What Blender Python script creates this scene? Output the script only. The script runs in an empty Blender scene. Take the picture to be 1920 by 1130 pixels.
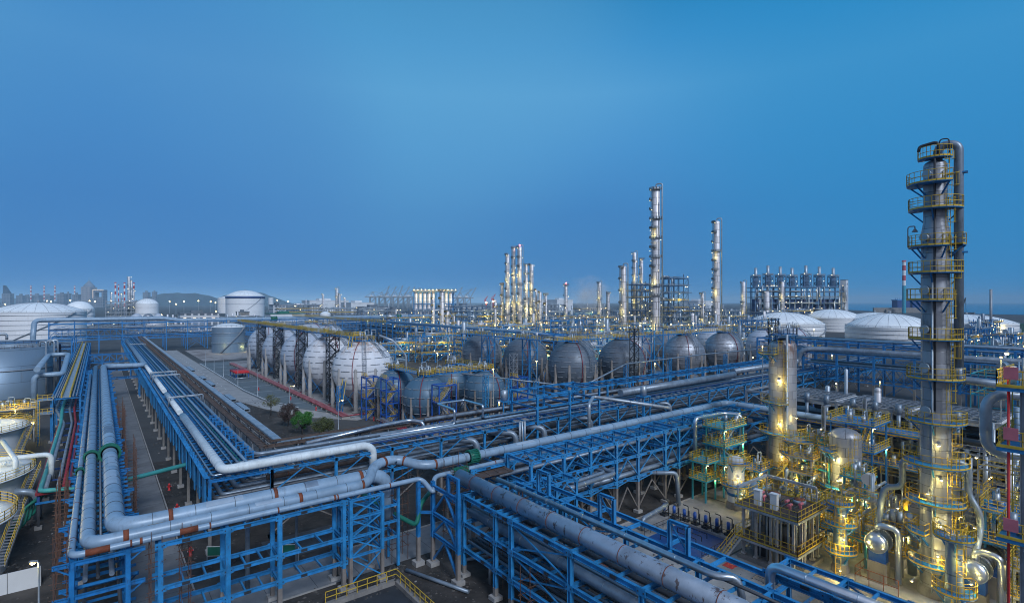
import bpy, math, random
from mathutils import Vector, Matrix
random.seed(7)
R=math.radians; PI=math.pi; TAU=2*math.pi
scn=bpy.context.scene; COL=scn.collection
# ------------------------------------------------------------------ camera numbers
S_,C_=0.6126,0.7904; CAM_H=30.0
def at(px,d,py=None,z=None):
    """photo column + distance -> a point on the site"""
    a=(px-960)/1000.0
    x,y=d*(S_+C_*a),d*(C_-S_*a)
    if py is not None: z=CAM_H-(py-564)*d/1000.0
    return (x,y) if z is None else (x,y,z)
ORD=['first','second','third','fourth','fifth','sixth','seventh','eighth','ninth','tenth','eleventh','twelfth','thirteenth','fourteenth','fifteenth','sixteenth','seventeenth','eighteenth','nineteenth','twentieth']
ORD+=['%s-%s'%(a,b) for a in ('twenty','thirty','forty') for b in ([] if a=='twenty' else ['zero'])+ORD[:9]]
ORD=[o.replace('thirty-zero','thirtieth').replace('forty-zero','fortieth') for o in ORD]
def nth(i): return ORD[i] if i<len(ORD) else 'number %d'%(i+1)

# ------------------------------------------------------------------ mesh builder
class MB:
    def __init__(s): s.v=[]; s.f=[]; s.m=[]; s.s=[]
    def face(s,idx,m=0,sm=False): s.f.append(idx); s.m.append(m); s.s.append(sm)
    def box(s,x0,y0,z0,x1,y1,z1,m=0):
        b=len(s.v)
        s.v+=[(x0,y0,z0),(x1,y0,z0),(x1,y1,z0),(x0,y1,z0),(x0,y0,z1),(x1,y0,z1),(x1,y1,z1),(x0,y1,z1)]
        for q in ((0,3,2,1),(4,5,6,7),(0,1,5,4),(1,2,6,5),(2,3,7,6),(3,0,4,7)): s.face([b+i for i in q],m)
    def bx(s,c,d,m=0): s.box(c[0]-d[0]/2,c[1]-d[1]/2,c[2]-d[2]/2,c[0]+d[0]/2,c[1]+d[1]/2,c[2]+d[2]/2,m)
    def frame(s,d):
        d=Vector(d).normalized(); up=Vector((0,0,1)) if abs(d.z)<0.9 else Vector((0,1,0))
        a=d.cross(up).normalized(); return a,a.cross(d).normalized()
    def bar(s,p,q,w,h=None,m=0):
        h=h or w; p=Vector(p); q=Vector(q)
        if (q-p).length<1e-6: return
        a,b=s.frame(q-p); a=a*(w/2); b=b*(h/2); n=len(s.v)
        for c in (p,q): s.v+=[tuple(c-a-b),tuple(c+a-b),tuple(c+a+b),tuple(c-a+b)]
        for f in ((0,3,2,1),(4,5,6,7),(0,1,5,4),(1,2,6,5),(2,3,7,6),(3,0,4,7)): s.face([n+i for i in f],m)
    def ibeam(s,p,q,w,h,m=0,t=None):
        """H section: two flanges and a web"""
        p=Vector(p); q=Vector(q); a,b=s.frame(q-p); t=t or max(0.03,h*0.09)
        o=b*(h/2-t/2)
        s.bar(p+o,q+o,w,t,m); s.bar(p-o,q-o,w,t,m); s.bar(p,q,t*0.9,h-2*t,m)
    def tube(s,pts,r,n=8,m=0,br=None,cap=True):
        pts=[Vector(p) for p in pts]
        if br:
            out=[pts[0]]
            for i in range(1,len(pts)-1):
                p0,p1,p2=pts[i-1],pts[i],pts[i+1]; u=(p0-p1); w=(p2-p1)
                if u.length<1e-5 or w.length<1e-5: continue
                k=min(br,u.length*0.49,w.length*0.49); u.normalize(); w.normalize()
                if u.dot(w)<-0.999: out.append(p1); continue
                A=p1+u*k; B=p1+w*k
                for j in range(6):
                    t=j/5; out.append(A*(1-t)**2+p1*2*t*(1-t)+B*t*t)
            out.append(pts[-1]); pts=out
        d=(pts[1]-pts[0]).normalized(); a,b=s.frame(d); base=len(s.v)
        for i,p in enumerate(pts):
            if i==0: dd=pts[1]-pts[0]
            elif i==len(pts)-1: dd=pts[-1]-pts[-2]
            else: dd=(pts[i+1]-p).normalized()+(p-pts[i-1]).normalized()
            dd.normalize(); a=(a-dd*a.dot(dd)).normalized(); b=a.cross(dd)
            for k in range(n):
                t=TAU*k/n; s.v.append(tuple(p+a*(r*math.cos(t))+b*(r*math.sin(t))))
        for i in range(len(pts)-1):
            for k in range(n):
                k2=(k+1)%n; s.face([base+i*n+k,base+i*n+k2,base+(i+1)*n+k2,base+(i+1)*n+k],m,True)
        if cap:
            s.face([base+k for k in range(n)][::-1],m); e=base+(len(pts)-1)*n; s.face([e+k for k in range(n)],m)
    def cyl(s,x,y,z0,z1,r,n=12,m=0): s.lathe([(0,z0),(r,z0),(r,z1),(0,z1)],n,x,y,m,sharp=True)
    def lathe(s,prof,n=24,x=0,y=0,m=0,sharp=False,a0=0,a1=None):
        full=a1 is None; a1=TAU if full else a1; nn=n if full else n+1; rings=[]
        for (r,z) in prof:
            if r<1e-6: s.v.append((x,y,z)); rings.append([len(s.v)-1]*nn)
            else:
                b=len(s.v)
                for k in range(nn):
                    t=a0+(a1-a0)*k/n; s.v.append((x+r*math.cos(t),y+r*math.sin(t),z))
                rings.append(list(range(b,b+nn)))
        for i in range(len(prof)-1):
            A,B=rings[i],rings[i+1]; steep=abs(prof[i+1][1]-prof[i][1])>0.3*abs(prof[i+1][0]-prof[i][0])
            for k in range(n):
                k2=(k+1)%nn; q=[A[k],A[k2],B[k2],B[k]]; q=[j for c,j in enumerate(q) if j not in q[:c]]
                if len(q)>2: s.face(q,m,True)
    def sphere(s,c,r,n=16,rings=10,m=0,zs=1.0):
        s.lathe([(r*math.sin(PI*i/rings),c[2]-r*zs*math.cos(PI*i/rings)) for i in range(rings+1)],n,c[0],c[1],m)
    def quad(s,p,m=0):
        b=len(s.v); s.v+=[tuple(q) for q in p]; s.face(list(range(b,b+len(p))),m)
    def rail(s,pts,h=1.1,w=0.05,step=1.5,m=0,mid=2,toe=0.0):
        for p,q in zip(pts,pts[1:]):
            p=Vector(p); q=Vector(q); L=(q-p).length
            if L<0.05: continue
            k=max(1,round(L/step))
            for i in range(k+1):
                c=p+(q-p)*(i/k); s.bar(c,c+Vector((0,0,h)),w,w,m)
            for j in range(1,mid+1):
                o=Vector((0,0,h*j/mid)); s.bar(p+o,q+o,w,w,m)
            if toe: s.bar(p+Vector((0,0,toe/2)),q+Vector((0,0,toe/2)),0.02,toe,m)
    def ladder(s,x,y,z0,z1,ax=0,w=0.5,m=0,cage=True,step=0.6,t=0.05):
        dx,dy=math.cos(ax),math.sin(ax); sx,sy=-dy,dx
        for k in (-1,1): s.bar((x+sx*w/2*k,y+sy*w/2*k,z0),(x+sx*w/2*k,y+sy*w/2*k,z1),t,t,m)
        n=int((z1-z0)/step)
        for i in range(n):
            z=z0+(i+.5)*step; s.bar((x-sx*w/2,y-sy*w/2,z),(x+sx*w/2,y+sy*w/2,z),t*.7,t*.7,m)
        if cage:
            z=z0+2.2
            P=[(x+sx*.38*math.cos(a)+dx*.75*math.sin(a),y+sy*.38*math.cos(a)+dy*.75*math.sin(a)) for a in [PI*i/6 for i in range(7)]]
            while z<z1:
                for a,b in zip(P,P[1:]): s.bar((a[0],a[1],z),(b[0],b[1],z),t,t*.8,m)
                z+=1.2
            for i in (1,3,5):
                if z1>z0+2.2: s.bar((P[i][0],P[i][1],z0+2.2),(P[i][0],P[i][1],z1),t*.7,t*.7,m)
    def stair(s,p,q,w=0.9,ms=0,mr=0,rails=True,t=0.06):
        """inclined flight from p up to q"""
        p=Vector(p); q=Vector(q); d=q-p; hd=Vector((d.x,d.y,0)).normalized(); sd=Vector((-hd.y,hd.x,0))*(w/2)
        for k in (-1,1): s.bar(p+sd*k,q+sd*k,t,0.22,ms)
        n=max(2,int(abs(d.z)/0.25))
        for i in range(n):
            c=p+d*((i+.5)/n); s.bar(c-sd,c+sd,0.26,0.04,ms)
        if rails:
            for k in (-1,1):
                for h in (0.55,1.05): s.bar(p+sd*k+Vector((0,0,h)),q+sd*k+Vector((0,0,h)),t*.8,t*.8,mr)
                m2=max(1,round(d.length/1.5))
                for i in range(m2+1):
                    c=p+d*(i/m2)+sd*k; s.bar(c,c+Vector((0,0,1.05)),t*.8,t*.8,mr)
    def lattice(s,x,y,z0,z1,w,d,leg=0.15,br=0.08,step=None,m=0,mb=None,rot=0):
        """a four-legged lattice tower"""
        mb=m if mb is None else mb; step=step or w; c,sn=math.cos(rot),math.sin(rot)
        cs=[(x+c*a*w/2-sn*b*d/2,y+sn*a*w/2+c*b*d/2) for a,b in ((-1,-1),(1,-1),(1,1),(-1,1))]
        for q in cs: s.bar((*q,z0),(*q,z1),leg,leg,m)
        n=max(1,round((z1-z0)/step)); hz=(z1-z0)/n
        for i in range(n):
            za=z0+i*hz; zb=za+hz
            for k in range(4):
                a,b=cs[k],cs[(k+1)%4]
                if (i+k)%2: a,b=b,a
                s.bar((*a,za),(*b,zb),br,br,mb); s.bar((*cs[k],zb),(*cs[(k+1)%4],zb),br,br,mb)
    def build(s,name,mats,parent=None,loc=None,label=None):
        me=bpy.data.meshes.new(name); me.from_pydata(s.v,[],s.f)
        if not isinstance(mats,(list,tuple)): mats=[mats]
        for k in mats: me.materials.append(k)
        me.polygons.foreach_set('material_index',s.m); me.polygons.foreach_set('use_smooth',s.s); me.update()
        o=bpy.data.objects.new(name,me); COL.objects.link(o)
        if parent: o.parent=parent
        if loc: o.location=loc
        if label: o['label']=label
        return o
def build_split(mb,name,mats,parent,limit=95):
    """every separate piece of the builder as a part of its own"""
    par=list(range(len(mb.v)))
    def find(a):
        while par[a]!=a: par[a]=par[par[a]]; a=par[a]
        return a
    for f in mb.f:
        r=find(f[0])
        for j in f[1:]:
            q=find(j)
            if q!=r: par[q]=r
    groups={}
    for i,f in enumerate(mb.f): groups.setdefault(find(f[0]),[]).append(i)
    for n,ids in enumerate(groups.values()):
        b=MB(); mp={}
        for i in ids:
            for j in mb.f[i]:
                if j not in mp: mp[j]=len(b.v); b.v.append(mb.v[j])
            b.f.append([mp[j] for j in mb.f[i]]); b.m.append(mb.m[i]); b.s.append(mb.s[i])
        b.build(name,mats,parent)
def tag(o,label,cat,group=None):
    o['label']=label; o['category']=cat
    if group: o['group']=group
    return o
def thing(name,label,cat,loc=(0,0,0),rz=0,group=None):
    o=bpy.data.objects.new(name,None); o.empty_display_size=0.3; COL.objects.link(o)
    o.location=(loc[0],loc[1],loc[2] if len(loc)>2 else 0); o.rotation_euler=(0,0,rz)
    return tag(o,label,cat,group)
def struct(o,kind='structure'): o['kind']=kind; return o
def dup(root,loc,rz=None,label=None,group=None):
    def cp(o,par):
        c=o.copy(); COL.objects.link(c); c.parent=par
        for ch in list(o.children): cp(ch,c)
        return c
    kids=list(root.children); r=root.copy(); COL.objects.link(r); r.location=loc
    if rz is not None: r.rotation_euler=(0,0,rz)
    for k in kids: cp(k,r)
    if label: r['label']=label
    if group: r['group']=group
    return r
LK=.8
def lamp_light(x,y,z,power,color=(1.0,0.76,0.22),rad=0.12,parent=None):
    l=bpy.data.lights.new('lamp_light','POINT'); l.energy=power*LK; l.color=color; l.shadow_soft_size=rad
    o=bpy.data.objects.new('lamp_light',l); COL.objects.link(o); o.location=(x,y,z)
    if parent: o.parent=parent
    return o
# ------------------------------------------------------------------ materials
def nt(name):
    m=bpy.data.materials.new(name); m.use_nodes=True; t=m.node_tree; b=t.nodes['Principled BSDF']; return m,t,b
def N(t,typ,**k):
    n=t.nodes.new(typ)
    for a,v in k.items():
        if a in ('op',): n.operation=v
        else: setattr(n,a,v)
    return n
def paint(name,col,rough=0.5,metal=0.0,var=0.18,scale=0.6,dirt=None,dirt_amt=0.35,bump=0.05,rng=(.54,.7),zs=.35):
    """weathered paint or metal: broad fading, finer grime, a little relief"""
    m,t,b=nt(name); L=t.links.new
    tc=N(t,'ShaderNodeTexCoord'); no=N(t,'ShaderNodeTexNoise'); no.inputs['Scale'].default_value=scale; no.inputs['Detail'].default_value=6; no.inputs['Roughness'].default_value=.62
    L(tc.outputs['Object'],no.inputs['Vector'])
    mx=N(t,'ShaderNodeMix',data_type='RGBA'); c=col
    mx.inputs[6].default_value=(c[0]*(1-var),c[1]*(1-var),c[2]*(1-var),1); mx.inputs[7].default_value=(min(1,c[0]*(1+var)),min(1,c[1]*(1+var)),min(1,c[2]*(1+var)),1)
    rm=N(t,'ShaderNodeMapRange'); rm.inputs[1].default_value=.32; rm.inputs[2].default_value=.68
    L(no.outputs['Fac'],rm.inputs[0]); L(rm.outputs[0],mx.inputs[0]); out=mx.outputs[2]
    if dirt:
        n2=N(t,'ShaderNodeTexNoise'); n2.inputs['Scale'].default_value=scale*3.1; n2.inputs['Detail'].default_value=8; n2.inputs['Roughness'].default_value=.7
        mp=N(t,'ShaderNodeMapping'); mp.inputs['Scale'].default_value=(1,1,zs); L(tc.outputs['Object'],mp.inputs['Vector']); L(mp.outputs[0],n2.inputs['Vector'])
        r2=N(t,'ShaderNodeMapRange'); r2.inputs[1].default_value=rng[0]; r2.inputs[2].default_value=rng[1]; r2.inputs[4].default_value=dirt_amt; L(n2.outputs['Fac'],r2.inputs[0])
        m2=N(t,'ShaderNodeMix',data_type='RGBA'); m2.inputs[7].default_value=(*dirt,1); L(r2.outputs[0],m2.inputs[0]); L(out,m2.inputs[6]); out=m2.outputs[2]
    L(out,b.inputs['Base Color']); b.inputs['Metallic'].default_value=metal
    rr=N(t,'ShaderNodeMapRange'); rr.inputs[3].default_value=max(.05,rough-.1); rr.inputs[4].default_value=min(1,rough+.14); L(no.outputs['Fac'],rr.inputs[0]); L(rr.outputs[0],b.inputs['Roughness'])
    if bump:
        bp=N(t,'ShaderNodeBump'); bp.inputs['Strength'].default_value=bump; bp.inputs['Distance'].default_value=.1; L(no.outputs['Fac'],bp.inputs['Height']); L(bp.outputs[0],b.inputs['Normal'])
    return m
def cladding(name,col,ph=1.0,pw=1.6,radius=2.0,metal=.75,rough=.36,var=.22,seam=.25,stain=None,stain_amt=.4,seamw=.025,zst=None):
    """sheet cladding: staggered plates round the vertical axis, each a slightly different grey"""
    m,t,b=nt(name); L=t.links.new
    tc=N(t,'ShaderNodeTexCoord'); sp=N(t,'ShaderNodeSeparateXYZ'); L(tc.outputs['Object'],sp.inputs[0])
    an=N(t,'ShaderNodeMath',op='ARCTAN2'); L(sp.outputs['Y'],an.inputs[0]); L(sp.outputs['X'],an.inputs[1])
    sc=N(t,'ShaderNodeMath',op='MULTIPLY'); sc.inputs[1].default_value=radius; L(an.outputs[0],sc.inputs[0])
    cb=N(t,'ShaderNodeCombineXYZ'); L(sc.outputs[0],cb.inputs[0]); L(sp.outputs['Z'],cb.inputs[1])
    br=N(t,'ShaderNodeTexBrick'); L(cb.outputs[0],br.inputs['Vector']); br.inputs['Scale'].default_value=1
    br.inputs['Brick Width'].default_value=pw; br.inputs['Row Height'].default_value=ph; br.inputs['Mortar Size'].default_value=seamw; br.inputs['Mortar Smooth'].default_value=.3
    br.inputs['Color1'].default_value=(*[c*(1-var) for c in col],1); br.inputs['Color2'].default_value=(*[min(1,c*(1+var)) for c in col],1); br.inputs['Mortar'].default_value=(*[c*seam for c in col],1)
    no=N(t,'ShaderNodeTexNoise'); no.inputs['Scale'].default_value=.7; no.inputs['Detail'].default_value=7; no.inputs['Roughness'].default_value=.65
    mp=N(t,'ShaderNodeMapping'); mp.inputs['Scale'].default_value=(1,1,.3); L(tc.outputs['Object'],mp.inputs['Vector']); L(mp.outputs[0],no.inputs['Vector'])
    out=br.outputs['Color']
    if stain:
        r2=N(t,'ShaderNodeMapRange'); r2.inputs[1].default_value=.55; r2.inputs[2].default_value=.72; r2.inputs[4].default_value=stain_amt; L(no.outputs['Fac'],r2.inputs[0]); fo=r2.outputs[0]
        if zst:      # rust runs down from the top fittings
            r2.inputs[1].default_value=.44; r2.inputs[2].default_value=.6; zr=N(t,'ShaderNodeMapRange'); zr.inputs[1].default_value=zst[0]; zr.inputs[2].default_value=zst[1]; L(sp.outputs['Z'],zr.inputs[0]); mm=N(t,'ShaderNodeMath',op='MULTIPLY'); L(fo,mm.inputs[0]); L(zr.outputs[0],mm.inputs[1]); fo=mm.outputs[0]
        m2=N(t,'ShaderNodeMix',data_type='RGBA'); m2.inputs[7].default_value=(*stain,1); L(fo,m2.inputs[0]); L(out,m2.inputs[6]); out=m2.outputs[2]
    L(out,b.inputs['Base Color']); b.inputs['Metallic'].default_value=metal
    rr=N(t,'ShaderNodeMapRange'); rr.inputs[3].default_value=max(.08,rough-.12); rr.inputs[4].default_value=rough+.2; L(no.outputs['Fac'],rr.inputs[0]); L(rr.outputs[0],b.inputs['Roughness'])
    bp=N(t,'ShaderNodeBump'); bp.inputs['Strength'].default_value=.25; bp.inputs['Distance'].default_value=.06; L(br.outputs['Fac'],bp.inputs['Height']); bp.invert=True; L(bp.outputs[0],b.inputs['Normal'])
    return m
def glow(name,col,strength):
    m,t,b=nt(name); b.inputs['Base Color'].default_value=(.8,.8,.8,1); b.inputs['Emission Color'].default_value=(*col,1); b.inputs['Emission Strength'].default_value=strength
    try: m.cycles.emission_sampling='NONE'
    except Exception: pass
    return m
M={}
BL=(.012,.17,.50)
M['blue']=paint('blue_steel',(.012,.165,.43),.45,0,.3,.8,(.05,.035,.03),.6,.08)
M['blue2']=paint('bright_blue_steel',(.022,.215,.49),.45,0,.32,.8,(.055,.04,.035),.6,.08)
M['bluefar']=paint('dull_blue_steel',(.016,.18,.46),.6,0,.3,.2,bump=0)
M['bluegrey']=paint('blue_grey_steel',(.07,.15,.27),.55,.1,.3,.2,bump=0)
M['navy']=paint('navy_steel',(.01,.05,.2),.5,0,.2,.5)
M['teal']=paint('teal_paint',(.03,.3,.42),.5,0,.2,.6)
M['pipe']=paint('grey_blue_pipe_paint',(.23,.34,.46),.36,.05,.18,.45,(.12,.14,.17),.5)
M['pipe2']=paint('weathered_grey_pipe',(.2,.26,.33),.4,.35,.25,.6,(.08,.07,.07),.5)
M['silver']=paint('aluminium_jacket',(.42,.49,.56),.3,.8,.16,.9,(.2,.2,.2),.3)
M['rustpipe']=paint('peeling_grey_pipe',(.29,.36,.45),.36,.4,.22,.5,(.08,.045,.035),.85,.12,(.57,.625),.55)
M['whitepipe']=paint('white_insulation',(.62,.7,.74),.5,0,.15,.9,(.3,.27,.22),.35)
M['dark']=paint('dark_steel',(.035,.04,.05),.55,.2,.3,.6)
M['darkpipe']=paint('dark_pipe',(.075,.085,.1),.42,.45,.3,.5,(.1,.06,.04),.4)
M['rust']=paint('rust',(.17,.045,.018),.75,0,.35,1.5)
M['brown']=paint('brown_tray',(.085,.06,.05),.7,0,.3,1)
M['scaf']=paint('rusty_scaffold',(.115,.06,.042),.7,.2,.3,1.2)
M['fire']=paint('fireproofed_leg',(.19,.175,.165),.8,0,.25,.7,(.1,.05,.03),.5)
M['green']=paint('green_paint',(.01,.14,.1),.45,0,.2,.8)
M['tealpipe']=paint('teal_pipe',(.05,.3,.3),.42,0,.15,.7)
M['yellow']=paint('yellow_paint',(.58,.4,.04),.5,0,.2,1.2,(.3,.16,.03),.4,0)
M['white']=paint('white_paint',(.74,.76,.78),.5,0,.08,.3,(.45,.42,.38),.25)
M['offwhite']=paint('pale_cladding',(.6,.64,.68),.6,0,.12,.1,bump=0)
M['red']=paint('red_paint',(.5,.025,.03),.45,0,.2,1)
M['pink']=paint('faded_red_panel',(.55,.16,.2),.5,0,.15,1)
M['darkred']=paint('dark_red_pipe',(.2,.015,.03),.5,0,.25,1,(.3,.2,.2),.3)
M['conc']=paint('concrete',(.3,.3,.3),.85,0,.25,.35,(.12,.12,.12),.5,.1)
M['concd']=paint('dirty_concrete',(.2,.195,.19),.85,0,.35,.3,(.07,.065,.06),.6,.1)
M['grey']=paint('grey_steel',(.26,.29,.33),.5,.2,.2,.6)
M['galv']=paint('galvanised',(.36,.42,.48),.42,.5,.2,.8)
M['chrome']=paint('polished_jacket',(.66,.73,.8),.32,1,.06,1.5,bump=.03)
M['slate']=paint('slate_roof',(.12,.15,.19),.7,0,.2,.1,bump=0)
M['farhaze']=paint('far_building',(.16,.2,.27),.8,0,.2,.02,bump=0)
M['stripe_r']=paint('stack_red',(.45,.05,.06),.6,0,.1,.2,bump=0)
M['glass']=paint('dark_glass',(.03,.05,.09),.12,0,.2,.2,bump=0)
M['clad']=cladding('column_cladding',(.33,.35,.385),1.25,2.2,1.2,.55,.42,.28,.3,(.09,.07,.06),.65)
M['clad_rust']=cladding('rusted_cladding',(.42,.42,.43),1.3,1.8,2.3,.55,.4,.18,.3,(.17,.07,.035),.95,.025,(16.5,23.5))
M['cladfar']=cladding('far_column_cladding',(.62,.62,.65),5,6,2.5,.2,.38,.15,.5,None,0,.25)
M['sph_w']=cladding('white_sphere_plate',(.64,.67,.72),2.4,3.3,8.5,.0,.5,.035,.85,(.3,.15,.06),.9,.04,(14.5,19))
M['sph_w2']=cladding('pale_sphere_plate',(.4,.46,.55),2.4,3.3,8.5,.05,.5,.04,.8,(.25,.2,.18),.35,.04)
M['sph_g']=cladding('grey_sphere_plate',(.105,.14,.185),2.2,3.2,7.75,.15,.42,.06,.75,(.1,.09,.1),.45,.04)
M['sph_v']=cladding('silver_sphere_plate',(.3,.33,.38),1.1,1.7,7.75,.55,.4,.16,.5,(.16,.12,.1),.4,.04)
M['sph_b']=cladding('blue_grey_sphere_plate',(.075,.15,.23),2.0,2.6,5.3,.1,.42,.05,.6,None,0,.04)
M['tank_w']=cladding('white_tank_plate',(.76,.79,.82),2.4,9,28,.0,.5,.04,.7,(.45,.42,.38),.3,.06)
M['tank_g']=cladding('grey_tank_plate',(.19,.28,.38),5,15,13.6,.35,.42,.06,.5,(.2,.2,.2),.3,.08)
M['roofw']=paint('dome_sheet',(.76,.82,.86),.5,0,.08,.08,(.4,.45,.5),.3,bump=0)
M['lamp']=glow('lamp_glow',(1,.72,.26),16)
M['lampw']=glow('white_lamp_glow',(1,.8,.42),7)
M['lampr']=glow('beacon_glow',(1,.05,.05),25)
M['litwin']=glow('lit_window',(1,.7,.35),1.6)
# ------------------------------------------------------------------ soils, roads
def ground_mat(name,c1,c2,scale,rough=.9,speck=None,speck_scale=3,bump=.4,stain=None,stain_scale=.06,stain_rng=(.5,.66)):
    m,t,b=nt(name); L=t.links.new; tc=N(t,'ShaderNodeTexCoord')
    no=N(t,'ShaderNodeTexNoise'); no.inputs['Scale'].default_value=scale; no.inputs['Detail'].default_value=9; no.inputs['Roughness'].default_value=.68; L(tc.outputs['Object'],no.inputs['Vector'])
    mx=N(t,'ShaderNodeMix',data_type='RGBA'); mx.inputs[6].default_value=(*c1,1); mx.inputs[7].default_value=(*c2,1)
    rm=N(t,'ShaderNodeMapRange'); rm.inputs[1].default_value=.35; rm.inputs[2].default_value=.65; L(no.outputs['Fac'],rm.inputs[0]); L(rm.outputs[0],mx.inputs[0]); out=mx.outputs[2]
    if stain:
        n3=N(t,'ShaderNodeTexNoise'); n3.inputs['Scale'].default_value=stain_scale; n3.inputs['Detail'].default_value=6; n3.inputs['Roughness'].default_value=.6; L(tc.outputs['Object'],n3.inputs['Vector'])
        r3=N(t,'ShaderNodeMapRange'); r3.inputs[1].default_value=stain_rng[0]; r3.inputs[2].default_value=stain_rng[1]; r3.inputs[4].default_value=.85; L(n3.outputs['Fac'],r3.inputs[0])
        m3=N(t,'ShaderNodeMix',data_type='RGBA'); m3.inputs[7].default_value=(*stain,1); L(r3.outputs[0],m3.inputs[0]); L(out,m3.inputs[6]); out=m3.outputs[2]
    if speck:
        vo=N(t,'ShaderNodeTexVoronoi'); vo.inputs['Scale'].default_value=speck_scale; L(tc.outputs['Object'],vo.inputs['Vector'])
        ct=N(t,'ShaderNodeMath',op='LESS_THAN'); ct.inputs[1].default_value=.16; L(vo.outputs['Distance'],ct.inputs[0])
        sc=N(t,'ShaderNodeSeparateColor'); L(vo.outputs['Color'],sc.inputs[0]); g=N(t,'ShaderNodeMath',op='GREATER_THAN'); g.inputs[1].default_value=.82; L(sc.outputs[0],g.inputs[0])
        mu=N(t,'ShaderNodeMath',op='MULTIPLY'); L(ct.outputs[0],mu.inputs[0]); L(g.outputs[0],mu.inputs[1])
        m2=N(t,'ShaderNodeMix',data_type='RGBA'); m2.inputs[7].default_value=(*speck,1); L(mu.outputs[0],m2.inputs[0]); L(out,m2.inputs[6]); out=m2.outputs[2]
    L(out,b.inputs['Base Color']); b.inputs['Roughness'].default_value=rough
    bp=N(t,'ShaderNodeBump'); bp.inputs['Strength'].default_value=bump; bp.inputs['Distance'].default_value=.15; L(no.outputs['Fac'],bp.inputs['Height']); L(bp.outputs[0],b.inputs['Normal'])
    return m
M['soil']=ground_mat('rubbly_soil',(.012,.011,.011),(.05,.045,.042),.4,.9,None,1.6,.9,(.1,.092,.085),.09,(.55,.75))
M['farsoil']=ground_mat('site_ground',(.03,.034,.04),(.075,.078,.082),.04,.9,None,3,.1)
M['road']=ground_mat('concrete_road',(.13,.14,.155),(.19,.2,.215),.35,.8,None,3,.1,(.085,.088,.095),.18,(.52,.7))
M['paleroad']=ground_mat('pale_site_road',(.26,.275,.29),(.34,.35,.36),.35,.8,None,3,.1,(.2,.21,.22),.18,(.52,.7))
M['asph']=ground_mat('asphalt',(.04,.046,.056),(.07,.078,.09),.6,.85,None,3,.2,(.1,.105,.11),.15,(.55,.62))
M['slab']=ground_mat('plant_slab',(.19,.195,.2),(.33,.335,.34),.3,.75,None,3,.1,(.09,.085,.075),.12,(.53,.66))
M['lot']=ground_mat('painted_lot',(.09,.125,.15),(.12,.155,.18),.5,.85,None,3,.15,(.1,.12,.13),.2,(.52,.62))
M['bluepaint']=ground_mat('blue_floor',(.008,.05,.2),(.015,.08,.27),.5,.5)
M['grass']=ground_mat('short_grass',(.02,.05,.012),(.05,.1,.025),2.2,.95,None,3,.9)
M['pinkslab']=ground_mat('sphere_yard_slab',(.24,.235,.24),(.32,.31,.315),.3,.85,None,3,.1,(.12,.1,.1),.1,(.5,.62))
def water_mat():
    m,t,b=nt('sea_water'); L=t.links.new; b.inputs['Base Color'].default_value=(.02,.1,.2,1); b.inputs['Roughness'].default_value=.22
    no=N(t,'ShaderNodeTexNoise'); no.inputs['Scale'].default_value=.06; no.inputs['Detail'].default_value=6; tc=N(t,'ShaderNodeTexCoord'); L(tc.outputs['Object'],no.inputs['Vector'])
    bp=N(t,'ShaderNodeBump'); bp.inputs['Strength'].default_value=.35; bp.inputs['Distance'].default_value=2; L(no.outputs['Fac'],bp.inputs['Height']); L(bp.outputs[0],b.inputs['Normal']); return m
M['water']=water_mat()
def sheet(name,pts,z,mat):
    mb=MB(); mb.quad([(p[0],p[1],z) for p in pts]); return struct(mb.build(name,mat))
def rect(name,x0,y0,x1,y1,z,mat): return sheet(name,[(x0,y0),(x1,y0),(x1,y1),(x0,y1)],z,mat)
rect('ground',-14000,-6000,22000,22000,0,M['farsoil'])
def poly(pxs): return [at(px,d) for px,d in pxs]
sheet('sea',[at(1560,2300),at(1640,1700),at(1720,1500),at(2050,1100),at(3200,900),(21000,-5000),(21900,21900),(9000,21900),at(1500,9000),at(1540,3500)],.25,M['water'])
# near soil with rubble
rect('soil_yard',-40,-20,140,120,.006,M['soil'])
rect('soil_strip',28.6,100,41,185,.010,M['soil'])
def kerbed(name,x0,y0,x1,y1,z,mat,sides='NSEW',h=.14):
    o=rect(name,x0,y0,x1,y1,z,mat)
    return o
rect('concrete_road_north_south',2.6,20,7.7,330,.020,M['road'])
rect('concrete_road_east_west',7.7,56.6,44,63.4,.024,M['road'])
rect('paved_bay',16,65.5,29,71.8,.020,M['asph'])
rect('asphalt_path',22.6,84,28.4,330,.018,M['asph'])
# site road along the sphere yard, bending toward the rack
sheet('site_road',[(31.2,390),(31.2,200),(33,180),(37,160),(41,147),(44,141),(52,131),(56,133),(50,143),(44,157),(39.5,176),(38.2,200),(38.2,390)],.026,M['paleroad'])
sheet('parking_lot',[(38.4,300),(38.4,200),(39.8,176),(44.3,157.2),(50.2,143.2),(51.6,141),(51.6,300)],.022,M['lot'])
sheet('sphere_yard',[(52,300),(52,134),(57,128),(57,104),(92,104),(92,300)],.020,M['pinkslab'])
rect('tank_yard',42,310,90,385,.024,M['pinkslab'])
rect('grass_verge',28.8,186,31,300,.016,M['grass'])
rect('far_sphere_yard',105,100,290,165,.016,M['concd'])
rect('process_slab',47.5,-8,99,47.6,.018,M['slab'])
rect('blue_floor_area',55,35.5,62.5,43.2,.026,M['bluepaint'])
rect('back_road',112,20,172,66,.020,M['asph'])
mb=MB()
def kerb(p,q,h=.15,w=.16): mb.bar((*p,h/2+.002),(*q,h/2+.002),w,h)
for y0,y1 in ((63.5,330),): kerb((7.85,y0),(7.85,y1))
kerb((7.85,63.5),(44,63.5)); kerb((2.45,20),(2.45,330)); kerb((7.85,56.45),(20,56.45)); kerb((28.5,84),(28.5,330)); kerb((38.3,200),(38.3,390)); kerb((31.1,200),(31.1,390))
P=[(31.1,200),(32.9,180),(36.9,160),(40.9,147),(43.9,141),(51.9,131)]
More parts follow.
